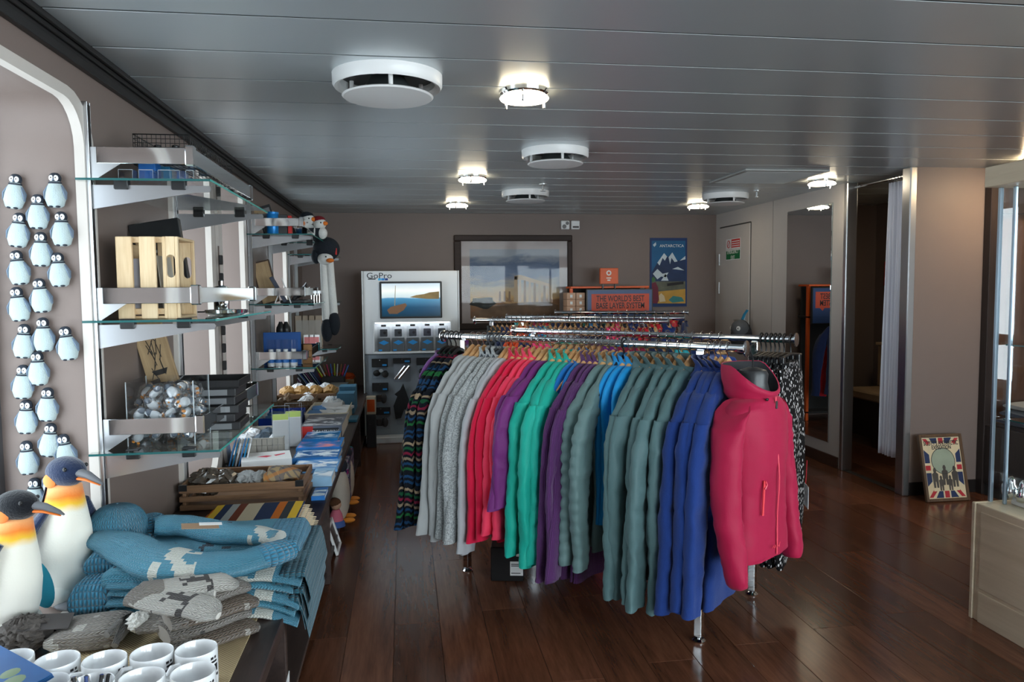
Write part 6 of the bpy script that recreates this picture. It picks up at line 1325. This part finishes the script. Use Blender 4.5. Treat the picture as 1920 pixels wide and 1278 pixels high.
# --- framed temple photograph
def Wl(px, py): p = at(px, py, Y=YB); return p.x, p.z
f0 = Wl(853, 618); f1 = Wl(1072, 441); m0 = Wl(866, 606); m1 = Wl(1063, 452); a0 = Wl(882, 597); a1 = Wl(1048, 467)
pf = thing('framed_photograph', 'large dark-framed photograph of ruined temple columns on the back wall', 'picture', (0, YB, 0)); wf = wood('frame_espresso', srgb(38, 26, 22), srgb(58, 41, 34), 1, 'x', .65)
bw_ = m0[0] - f0[0]
for nm, x0, x1, zA, zB in (('t', f0[0], f1[0], m1[1], f1[1]), ('b', f0[0], f1[0], f0[1], m0[1]), ('l', f0[0], m0[0], m0[1], m1[1]), ('r', m1[0], f1[0], m0[1], m1[1])): obj('frame_bar', MB().rbox(x0, x1, -.035, -.001, zA, zB, .008), wf, pf)
obj('mount_board', MB().box(m0[0], m1[0], -.012, -.002, m0[1], m1[1]), plain('mount_grey_card', srgb(176, 166, 164), .7), pf)
ph = NT('temple_print'); ph.set(.6); q = ph.xyz(ph.coord()); v = ph.math('DIVIDE', ph.math('SUBTRACT', q[2], a0[1]), a1[1] - a0[1]); n = ph.noise(ph.mapv(ph.coord(), (1, 1, 2.2)), 3.2, 5, .6, .6); v2 = ph.math('ADD', v, ph.math('MULTIPLY_ADD', n, .5, -.25))
ph.col(ph.ramp(v2, [(0, srgb(120, 84, 56)), (.22, srgb(150, 108, 72)), (.27, srgb(214, 176, 120)), (.42, srgb(196, 184, 160)), (.6, srgb(110, 130, 160)), (.78, srgb(84, 104, 134)), (.92, srgb(150, 158, 168))]))
obj('print', MB().box(a0[0], a1[0], -.013, -.012, a0[1], a1[1]), ph.m, pf)
stn = plain('stone_print', srgb(200, 176, 146), .6, 0, .3); stn2 = plain('stone_print_shaded', srgb(150, 124, 100), .6, 0, .3); tre = plain('tree_print', srgb(44, 48, 44), .7, 0, .3)
def wpoly(nm, pts, mat, par, d=-.0138): return obj(nm, MB().prism([Wl(*p) for p in pts], d, d + .0008, 'y'), mat, par)
for i in range(7):
    x = 972 + i * 9.2; yt = 523 + i * 2.2; wpoly('column_print', [(x, 566), (x + 5, 566), (x + 4.4, yt), (x + .6, yt)], stn if i % 2 == 0 else stn2, pf)
for i in range(3): x = 935 + i * 9; wpoly('column_print', [(x, 564), (x + 4, 564), (x + 3.6, 546), (x + .4, 546)], stn2, pf)
wpoly('lintel_print', [(964, 517), (975, 515), (1030, 532), (1030, 538), (975, 524), (964, 524)], stn, pf); wpoly('column_print', [(963, 566), (970, 566), (969.5, 518), (964, 518)], stn, pf)
wpoly('rock_print', [(884, 596), (884, 585), (910, 577), (940, 570), (990, 566), (1030, 566), (1046, 572), (1046, 596)], plain('rock_print', srgb(120, 92, 66), .6, 0, .5), pf, -.0146)
obj('tree_print', MB().prism([(Wl(905, 567)[0] + .13 * math.cos(2 * PI * i / 24) * (1 + .15 * math.sin(5 * i)), Wl(905, 567)[1] + .06 * math.sin(2 * PI * i / 24) * (1 + .2 * math.sin(7 * i))) for i in range(24)], -.0155, -.0147, 'y'), tre, pf)
obj('glazing', MB().box(m0[0], m1[0], -.022, -.02, m0[1], m1[1]), thin_glass('picture_glass', (.98, .98, .98, 1), .16), pf)
# --- wall sockets
for i, px in enumerate((1059, 1078)):
    c = Wl(px, 422); t = thing('wall_socket', ('white wall socket left of its twin' if i == 0 else 'white wall box with dark label right of the socket') + ' above the frame', 'socket', (c[0], YB, c[1]), 0, 'wall sockets'); obj('plate', MB().rbox(-.045, .045, -.03, 0, -.045, .045, .006), white_p, t)
    if i == 0: obj('outlet', MB().lathe([(.016, 0), (.022, .001), (.022, .004), (.016, .004)], 16, Matrix.Translation((-.012, -.031, -.016)) @ Matrix.Rotation(PI / 2, 4, 'X')).lathe([(.012, 0), (.018, .001), (.018, .004), (.012, .004)], 16, Matrix.Translation((.02, -.031, .018)) @ Matrix.Rotation(PI / 2, 4, 'X')), plain('socket_grey', srgb(110, 110, 108), .5), t)
    else: obj('label', MB().box(-.03, .035, -.031, -.03, -.03, -.012), plain('label_dark', srgb(60, 50, 46), .5), t)
# --- poster
t0 = Wl(1218, 575); t1 = Wl(1288, 446); po = thing('travel_poster', 'blue ANTARCTICA mountain poster hanging on the back wall', 'poster', (0, YB, 0))
obj('sheet', MB().box(t0[0], t1[0], -.008, -.004, t0[1], t1[1]), plain('poster_border', srgb(20, 52, 104), .6, 0, .05), po)
def pp_(nm, pts, mat, d): return obj(nm, MB().prism([Wl(1218 + x * 70, 446 + y * 129) for x, y in pts], -.008 - d, -.0075 - d, 'y'), mat, po)
pp_('sky_print', [(.05, .04), (.95, .04), (.95, .6), (.05, .6)], plain('poster_sky', srgb(8, 92, 140), .6, 0, .1), .0005)
pp_('mountain_print', [(.05, .6), (.05, .5), (.2, .36), (.38, .22), (.48, .28), (.6, .21), (.72, .33), (.84, .32), (.95, .26), (.95, .66), (.05, .66)], plain('poster_navy', srgb(24, 48, 88), .6, 0, .3), .001)
snow = plain('poster_snow', srgb(200, 214, 222), .6, 0, .1)
for pts in ([(.2, .36), (.38, .22), (.46, .27), (.4, .33), (.34, .29), (.26, .4)], [(.5, .28), (.6, .21), (.74, .34), (.66, .35), (.58, .29), (.54, .38)], [(.08, .52), (.2, .45), (.34, .52), (.5, .5), (.42, .57), (.3, .56), (.2, .6)], [(.6, .45), (.75, .42), (.92, .47), (.76, .46)], [(.8, .33), (.95, .26), (.95, .31)], [(.3, .62), (.42, .52), (.5, .62)]): pp_('snow_print', pts, snow, .0015)
pp_('shore_print', [(.05, .63), (.95, .63), (.95, .8), (.05, .8)], plain('poster_shore', srgb(90, 92, 78), .6, 0, .5), .002); pp_('beach_print', [(.2, .78), (.95, .74), (.95, .95), (.2, .95)], plain('poster_sand', srgb(196, 150, 60), .6, 0, .2), .0025)
pp_('coat_print', [(.05, .66), (.15, .64), (.22, .72), (.24, .9), (.2, .95), (.05, .95)], plain('poster_maroon', srgb(110, 22, 50), .6, 0, .1), .003); pp_('hat_print', [(.05, .58), (.1, .56), (.15, .6), (.14, .63), (.05, .64)], plain('poster_green', srgb(60, 110, 60), .6), .003)
pp_('seal_print', [(.24, .84), (.3, .8), (.38, .84), (.42, .92), (.26, .93)], plain('poster_cream', srgb(214, 196, 160), .6), .003); pp_('ice_print', [(.5, .9), (.62, .84), (.85, .86), (.92, .92), (.6, .94)], plain('poster_aqua', srgb(50, 130, 130), .6), .003); pp_('hut_print', [(.46, .66), (.9, .63), (.9, .67), (.46, .7)], plain('poster_black', srgb(30, 26, 28), .6), .0028)
pp_('bird_print', [(.08, .1), (.16, .06), (.17, .1), (.12, .13)], snow, .0012); c = Wl(1259, 461); text('ANTARCTICA', .043, white, po, (c[0], YB * 0 - .0102, c[1]), RY)
# --- base-layer display
YD = 7.25
def D(px, py): p = at(px, py, Y=YD); return p.x, p.z
d0 = D(1102, 592); d1 = D(1222, 543); orng = plain('display_orange', srgb(226, 92, 24), .45); bst = thing('base_layer_display', 'black-framed sign on orange floor display at the back wall', 'display stand', (0, YD, 0)); navb = plain('sign_navy', srgb(44, 70, 118), .4, 0, .1)
h0 = D(1073, 545)[0]; obj('frame', MB().rbox(h0, h0 + .03, .1, .14, 0, d1[1] + .02, .003).rbox(d1[0] - .03, d1[0], .1, .14, 0, d1[1] + .02, .003).rbox(h0, d1[0], .08, .3, d1[1] + .02, d1[1] + .04, .003), orng, bst); obj('back_panel', MB().box(h0 + .03, d1[0] - .03, .28, .3, .1, d1[1] + .02), dark_m, bst); obj('shelf', MB().rbox(h0, d1[0], .1, .3, .08, .1, .002).rbox(h0, d1[0], .1, .3, d0[1] - .06, d0[1] - .04, .002), dark_m, bst)
obj('sign_frame', MB().rbox(d0[0] - .012, d1[0] + .012, 0, .03, d0[1] - .12, d1[1] + .012, .003), black, bst); obj('sign_face', MB().box(d0[0], d1[0], -.001, 0, d0[1] - .11, d1[1]), navb, bst); e0 = D(1109, 583); e1 = D(1217, 550)
obj('speech_panel', MB().prism([(e0[0], e0[1]), (e1[0] - .1, e0[1]), (e1[0] - .08, e0[1] - .03), (e1[0] - .05, e0[1]), (e1[0], e0[1]), (e1[0], e1[1]), (e0[0], e1[1])], -.002, -.001, 'y'), plain('sign_orange', srgb(204, 74, 40), .5), bst)
text("THE WORLD'S BEST\nBASE LAYER SYSTEM", .082, plain('sign_text', srgb(30, 18, 22), .5), bst, ((e0[0] + e1[0]) / 2, -.0025, (e0[1] + e1[1]) / 2 + .0), RY, sx=.68, bold=.0012)
o0 = D(1128, 532); o1 = D(1162, 502); obj('topper', MB().rbox(o0[0], o1[0], .05, .09, o0[1], o1[1], .003), orng, bst); [obj('topper_post', MB().rbox(x - .006, x + .006, .06, .08, d1[1] + .012, o0[1], .001), black, bst) for x in (o0[0] + .03, o1[0] - .03)]
cx_, cz_ = (o0[0] + o1[0]) / 2 - .005, (o0[1] + o1[1]) / 2; obj('logo_ring', MB().lathe([(.014, 0), (.026, 0), (.026, .001), (.014, .001), (.014, 0)], 18, Matrix.Translation((cx_, .0495, cz_ + .03)) @ Matrix.Rotation(PI / 2, 4, 'X'), (False, False)), white, bst); obj('logo_text', MB().box(cx_ - .025, cx_ + .025, .049, .05, cz_ - .025, cz_ - .015).box(cx_ - .015, cx_ + .015, .049, .05, cz_ - .048, cz_ - .036), white, bst)
bx_m = plain('shoebox_kraft', srgb(206, 164, 136), .6); k_ = 0
zsh = d0[1] - .04 + .001; b0_ = D(1066, 590)
for r in range(4):
    for c_ in range(2):
        k_ += 1; t = thing('product_box', 'small kraft box with dark end in the stack beside the orange sign, %s' % ORD[k_ - 1], 'box', (b0_[0] + .045 + c_ * .095, YD + .16, zsh + r * .068), 0, 'kraft boxes beside the sign'); obj('carton', MB().rbox(-.045, .045, -.09, .09, 0, .066, .003), bx_m, t); obj('label', MB().box(-.012, .012, -.0915, -.09, .018, .046), white, t); obj('dark_side', MB().box(.0452, .046, -.088, .088, .003, .063), plain('carton_dark', srgb(40, 28, 24), .6), t)
# penguin rucksack hanging by the exit door
p = at(1390, 620, X=XR - .12); t = thing('penguin_backpack', 'grey and black penguin backpack hanging by the exit door', 'backpack', (p.x, p.y, p.z)); obj('body', MB().ell((0, 0, -.06), (.1, .11, .17), 20, 14), plain('pack_black', (.02, .021, .024, 1), .8), t); obj('hood_face', MB().ell((-.03, -.03, .02), (.085, .09, .09), 20, 14), plain('pack_grey_felt', srgb(92, 94, 98), .9, 0, .1, .4, 150), t)
for s in (-1, 1): e = obj('eye', MB().lathe([(.022, 0), (.022, .004)], 16, Matrix.Translation((-.1 + .02 * (s < 0), -.06 + .05 * s, .03)) @ Matrix.Rotation(-PI / 2, 4, 'Y') @ Matrix.Rotation(.5, 4, 'X')), white, t); obj('pupil', MB().ell((-.107 + .02 * (s < 0), -.062 + .05 * s, .03), (.004, .008, .008), 8, 6), black, t)
obj('strap', MB().tube([(0, 0, .09), (.04, .02, .16), (.07, .02, .2)], .012, 8, None, (True, True), (.4, 1.4)), plain('strap_blue', srgb(20, 120, 160), .8), t)

# ================================================================ RIGHT SIDE
# changing cubicle: bench, notice, curtain
bn_ = thing('bench', 'beige upholstered bench inside the changing cubicle', 'bench', (0, 0, 0)); bei = plain('bench_fabric', srgb(176, 150, 118), .85, 0, .08, .3, 180); XB = 4.54; zs = at(1620, 730, X=4.15).z; zt = at(1600, 640, X=4.45).z
obj('seat', MB().rbox(4.08, XB, 4.75, 6.5, zs - .08, zs, .015), bei, bn_); obj('backrest', MB().rbox(4.42, XB, 4.75, 6.5, zs, zt, .015), bei, bn_); obj('front_panel', MB().rbox(4.14, 4.17, 4.8, 6.45, .05, zs - .08, .002), plain('bench_dark', srgb(52, 42, 38), .5), bn_); obj('top_rail', MB().rbox(4.40, XB, 4.75, 6.5, zt, zt + .025, .004), wood_lx, bn_)
q0 = at(1657, 490, X=4.53); q1 = at(1657, 535, X=4.53); t = tag(obj('fire_notice', MB().rbox(4.535, 4.549, q0.y - .14, q0.y + .0, q1.z, q0.z, .002), red), 'red fire notice on the cubicle wall beside the curtain', 'sign'); obj('panel', MB().box(4.5335, 4.535, q0.y - .11, q0.y - .03, q1.z + .1, q0.z - .04), white, t)
rl = at(1600, 352, X=XR + .05); tag(obj('curtain_rail', MB().tube([(XR + .05, YP + .09, rl.z), (XR + .05, YM - .05, rl.z)], .009, 10), chrome), 'thin chrome rail across the cubicle opening', 'curtain rail'); ZRl = rl.z
cu = thing('curtain', 'white curtain pulled aside at the changing cubicle', 'curtain', (0, 0, 0)); cm_ = plain('curtain_cloth', srgb(232, 234, 244), .85, 0, .02, .1, 300)
yt0, yt1 = YP + .1, at(1668, 345, X=XR + .05).y; yb1 = at(1645, 848, X=XR + .03).y; zb0 = at(1660, 852, X=XR + .03).z; rows = []
for i in range(30):
    f = i / 29; z = ZRl - .03 + (zb0 - ZRl + .03) * f; r = []
    for j in range(90): u = j / 89; y = yt0 + (yt1 - yt0 + (yb1 - yt1) * f ** 1.2) * u; r.append((XR + .05 + (.022 + .01 * f) * math.sin(u * 6.5 * 2 * PI + .5 * math.sin(f * 3)) + .006 * math.sin(u * 31 + f * 4), y, z))
    rows.append(r)
cmb = MB(); cmb.loft(rows, None, False); cl = obj('cloth', cmb, cm_, cu, None, None, 80); sd = cl.modifiers.new('thick', 'SOLIDIFY'); sd.thickness = .003
for j in range(6): y = yt0 + (yt1 - yt0) * (j + .5) / 6; obj('ring', MB().tube([(XR + .05 + .02 * math.cos(a), y, ZRl - .008 + .02 * math.sin(a)) for a in [2 * PI * k / 14 for k in range(15)]], .002, 5), chrome, cu)
# leaning expedition poster
e0 = at(1737, 938, Y=YP - .17); e1 = at(1818, 936, Y=YP - .17); W_ = e1.x - e0.x; Ht = at(1727, 814, Y=YP - .06).z + .01
ex = thing('framed_poster', 'framed union-flag expedition poster leaning on the partition', 'picture', (e0.x, YP - .17, 0), 0, None, (-.24, 0, 0)); wfr = wood('poster_frame_wood', srgb(70, 50, 34), srgb(104, 78, 54), 1, 'z')
for a, b, c, d in ((0, .02, 0, Ht), (W_ - .02, W_, 0, Ht), (.02, W_ - .02, 0, .02), (.02, W_ - .02, Ht - .02, Ht)): obj('frame_bar', MB().rbox(a, b, -.012, .012, c, d, .003), wfr, ex)
cream = plain('poster_paper', srgb(214, 196, 160), .6, 0, .08); obj('sheet', MB().box(.02, W_ - .02, -.004, .008, .02, Ht - .02), cream, ex)
fr_ = plain('flag_red', srgb(176, 34, 44), .6, 0, .05); fb_ = plain('flag_navy', srgb(28, 44, 84), .6, 0, .05)
def fpoly(nm, pts, mat, d=.0048): return obj(nm, MB().prism([(.02 + x * (W_ - .04), .02 + y * (Ht - .04)) for x, y in pts], -d, -d + .0006, 'y'), mat, ex)
for sx in (0, 1):
    X_ = (lambda v: v) if sx == 0 else (lambda v: 1 - v)
    for sy in (0, 1):
        Y_ = (lambda v: v) if sy == 0 else (lambda v: 1 - v); T = lambda pts: [(X_(a), Y_(b)) for a, b in pts]
        fpoly('flag_panel', T([(.2, .01), (.4, .01), (.4, .12), (.3, .12)]), fb_); fpoly('flag_panel', T([(.02, .2), (.15, .28), (.15, .42), (.02, .42)]), fb_); fpoly('flag_stripe', T([(.02, .02), (.12, .02), (.26, .13), (.17, .15)]), fr_)
    fpoly('flag_stripe', [(X_(.02), .46), (X_(.15), .46), (X_(.15), .54), (X_(.02), .54)], fr_); fpoly('flag_stripe', [(.44, X_(.01)), (.56, X_(.01)), (.56, X_(.12)), (.44, X_(.12))], fr_)
fpoly('centre_panel', [(.16, .12), (.84, .12), (.84, .9), (.16, .9)], cream, .0054)
obj('globe_print', MB().lathe([(.001, 0), (.085, 0), (.085, .0005), (.001, .0005)], 32, Matrix.Translation((W_ / 2, -.0056, Ht * .6)) @ Matrix.Rotation(PI / 2, 4, 'X')), plain('globe_ink', srgb(150, 160, 140), .6, 0, .2), ex); obj('globe_outline', MB().lathe([(.083, 0), (.087, 0), (.087, .0006), (.083, .0006), (.083, 0)], 32, Matrix.Translation((W_ / 2, -.0058, Ht * .6)) @ Matrix.Rotation(PI / 2, 4, 'X'), (False, False)), ink, ex)
text("SCOTT'S ANTARCTIC", .042, ink, ex, (W_ / 2, -.0062, Ht * .865), RY, sx=.62, bold=.0006); text('EXPEDITION', .036, ink, ex, (W_ / 2, -.0062, Ht * .80), RY, sx=.7, bold=.0006)
inkg = plain('ink_grey', srgb(74, 68, 62), .7, 0, .2)
for i, (x, y, s) in enumerate(((.24, .3, 1), (.5, .34, 1), (.76, .31, 1.05), (.38, .22, .75), (.62, .22, .75))):
    X0 = .02 + x * (W_ - .04); Z0 = .02 + y * (Ht - .04); obj('figure_print', MB().prism([(X0 + a * s, Z0 + b * s) for a, b in ((-.018, -.05), (-.004, -.05), (-.002, -.01), (.002, -.01), (.004, -.05), (.018, -.05), (.02, .01), (.022, .04), (.009, .05), (.012, .065), (.006, .08), (-.006, .08), (-.012, .065), (-.009, .05), (-.022, .04), (-.02, .01))], -.0064, -.0058, 'y'), inkg, ex)
# tall dark cabinet beside the partition
cabm = wood('dark_cabinet_wood', srgb(34, 27, 25), srgb(54, 44, 41), 1, 'z', .4); cb = thing('dark_cabinet', 'tall dark wooden cabinet beside the partition, behind the showcase', 'cabinet', (0, 0, 0)); X0 = 3.865; YF = YP - .06; zc_ = at(1890, 790, Y=YF).z; zo = at(1850, 400, Y=YF).z
obj('stile', MB().rbox(X0, X0 + .05, YF, YP, 0, ZC - .005, .003), cabm, cb); obj('top_panel', MB().rbox(X0 + .05, 4.44, YF, YP, zo, ZC - .005, .003), cabm, cb); obj('recess_back', MB().box(X0 + .05, 4.44, YP - .012, YP - .002, zc_, zo), wood('cabinet_brown', srgb(66, 42, 30), srgb(92, 62, 44), 1, 'z', .4), cb); obj('shelf', MB().rbox(X0 + .05, 4.44, YF - .35, YP - .012, zc_ - .02, zc_, .003), cabm, cb)
for x0_, x1_ in ((X0 + .0, 4.15), (4.155, 4.44)):
    d = obj('door', MB().rbox(x0_, x1_, YF - .35, YF - .33, .08, zc_ - .024, .004), cabm, cb); hx = x1_ - .05 if x0_ < 4 else x0_ + .05; obj('handle', MB().tube([(hx, YF - .35, zc_ - .08), (hx, YF - .38, zc_ - .08), (hx, YF - .38, zc_ - .26), (hx, YF - .35, zc_ - .26)], .006, 8), steel, d)
obj('plinth', MB().box(X0 + .02, 4.44, YF - .31, YF, 0, .08), dark_m, cb); obj('carcass', MB().box(X0 + .01, 4.44, YF - .33, YF, .08, zc_ - .02), cabm, cb)
for i, c_ in enumerate((srgb(40, 48, 66), srgb(60, 66, 80), srgb(150, 150, 150))): t = thing('folded_garment', '%s folded garment on the dark cabinet shelf' % ('dark navy', 'slate blue', 'pale grey')[i], 'clothing', (0, 0, 0), 0, 'garments on the dark cabinet'); obj('cloth', slab(3.9 + .02 * i, 4.3, YF - .3, YF - .06, zc_ + .001 + .05 * i, zc_ + .05 + .05 * i, 50 + i, 22, 14, .008), fabric('garment_%d' % i, c_, .3), t)
# glass showcase
YS = 2.82; s0_ = at(1820, 1150, Y=YS).x; XS = (s0_ + at(1822, 942, Y=YS).x) / 2; ZB = at(1822, 940, Y=YS).z; ZH0 = at(1846, 352, Y=YS).z; ZH1 = at(1846, 314, Y=YS).z; YN = .9; XS1 = XS + .5
sc = thing('glass_showcase', 'glass showcase on a pale oak base at the right edge', 'showcase', (0, 0, 0))
obj('base', MB().rbox(XS, XS1, YN, YS - .02, 0, ZB, .003), oak_m, sc); obj('gable', MB().rbox(XS - .006, XS1, YS - .019, YS, 0, ZB + .001, .003), oak_m, sc); obj('plinth_panel', MB().rbox(XS - .006, XS, YN, YS - .05, .0, .13, .002), oak_m, sc); obj('front_panel', MB().rbox(XS - .005, XS, YN, YS - .05, .145, ZB - .03, .002), oak_m, sc)
XHd = at(1846, 330, Y=YS).x; obj('header', MB().rbox(XHd - .0, XS1 + .03, YN, YS, ZH0, ZH1, .003), oak_m, sc)
xg = at(1868, 640, Y=YS).x
for (x, y) in ((xg - .012, YS - .012), (XS1 - .01, YS - .012)): obj('post', MB().rbox(x - .008, x + .008, y - .008, y + .008, ZB, ZH0, .003), plain('anodised', srgb(170, 190, 205), .3, .8, 0), sc)
obj('post', MB().rbox(xg + .008, xg + .022, YS - .065, YS - .05, ZB, ZH0, .003), plain('anodised', srgb(170, 190, 205), .3, .8, 0), sc)
obj('pane', MB().quad((xg + .012, YN, ZB), (xg + .012, YS - .03, ZB), (xg + .012, YS - .03, ZH0), (xg + .012, YN, ZH0)), glass, sc); obj('pane', MB().quad((xg, YS - .012, ZB), (XS1, YS - .012, ZB), (XS1, YS - .012, ZH0), (xg, YS - .012, ZH0)), glass, sc)
zsv = [at(1880, 652, Y=YS - .2).z, at(1880, 800, Y=YS - .2).z]
for z in zsv: g = obj('shelf', MB().box(xg + .02, XS1 - .02, YN + .05, YS - .03, z - .006, z), shelf_glass, sc); obj('shelf_edge', MB().box(xg + .0185, xg + .02, YN + .05, YS - .03, z - .006, z), plain('dark_glass_edge', srgb(40, 90, 90), .15), sc)
fgm = []
m = MB().loft([[(a * math.cos(2 * PI * j / 18), a * .9 * math.sin(2 * PI * j / 18), z) for j in range(18)] for z, a in ((0, .012), (.004, .02), (.02, .024), (.038, .021), (.048, .013), (.056, .013), (.064, .011), (.07, .004))]).mesh('body', 80); m.materials.append(chrome); fgm.append(m)
m = MB().ell((-.023, 0, .03), (.005, .009, .018), 10, 6).ell((.023, 0, .03), (.005, .009, .018), 10, 6).mesh('flippers'); m.materials.append(chrome); fgm.append(m)
m = MB().tube([(0, -.008, .06), (0, -.024, .058)], [.004, .001], 8).mesh('beak'); m.materials.append(chrome); fgm.append(m)
for i, (px, py, zb_, lab) in enumerate(((1881, 800, zsv[1], 'silver penguin figurine on the glass shelf of the showcase'), (1888, 935, ZB + .02, 'larger silver penguin figurine standing in the showcase base'), (1916, 943, ZB + .02, 'silver penguin figurine partly cut by the right edge'))):
    p = at(px, py, Z=zb_); 
    if p.y > YS - .05: p.y = YS - .09
    t = thing('penguin_figurine', lab, 'figurine', (max(p.x, xg + .05), p.y, zb_ + (.001 if i == 0 else .001)), -.5, 'silver penguin figurines'); t.scale = (1.1, 1.1, 1.1) if i == 0 else (1.35, 1.35, 1.35)
    for nm, me in zip(('body', 'flippers', 'beak'), fgm): link(nm, me, None, t)
tag(obj('display_plinth', MB().rbox(xg + .04, XS1 - .06, YS - .55, YS - .06, ZB + .001, ZB + .02, .004), white_p), 'white board under the silver penguins in the showcase', 'board')
gbox('book', 'pale hardback book lying on the upper showcase shelf', 'book', xg + .17, YS - .25, zsv[0] + .001, .2, .26, .02, plain('book_pale', srgb(196, 190, 176), .6))
gbox('book', 'tan book lying on the lower showcase shelf', 'book', xg + .24, YS - .2, zsv[1] + .001, .2, .22, .022, plain('book_tan', srgb(150, 118, 84), .6))
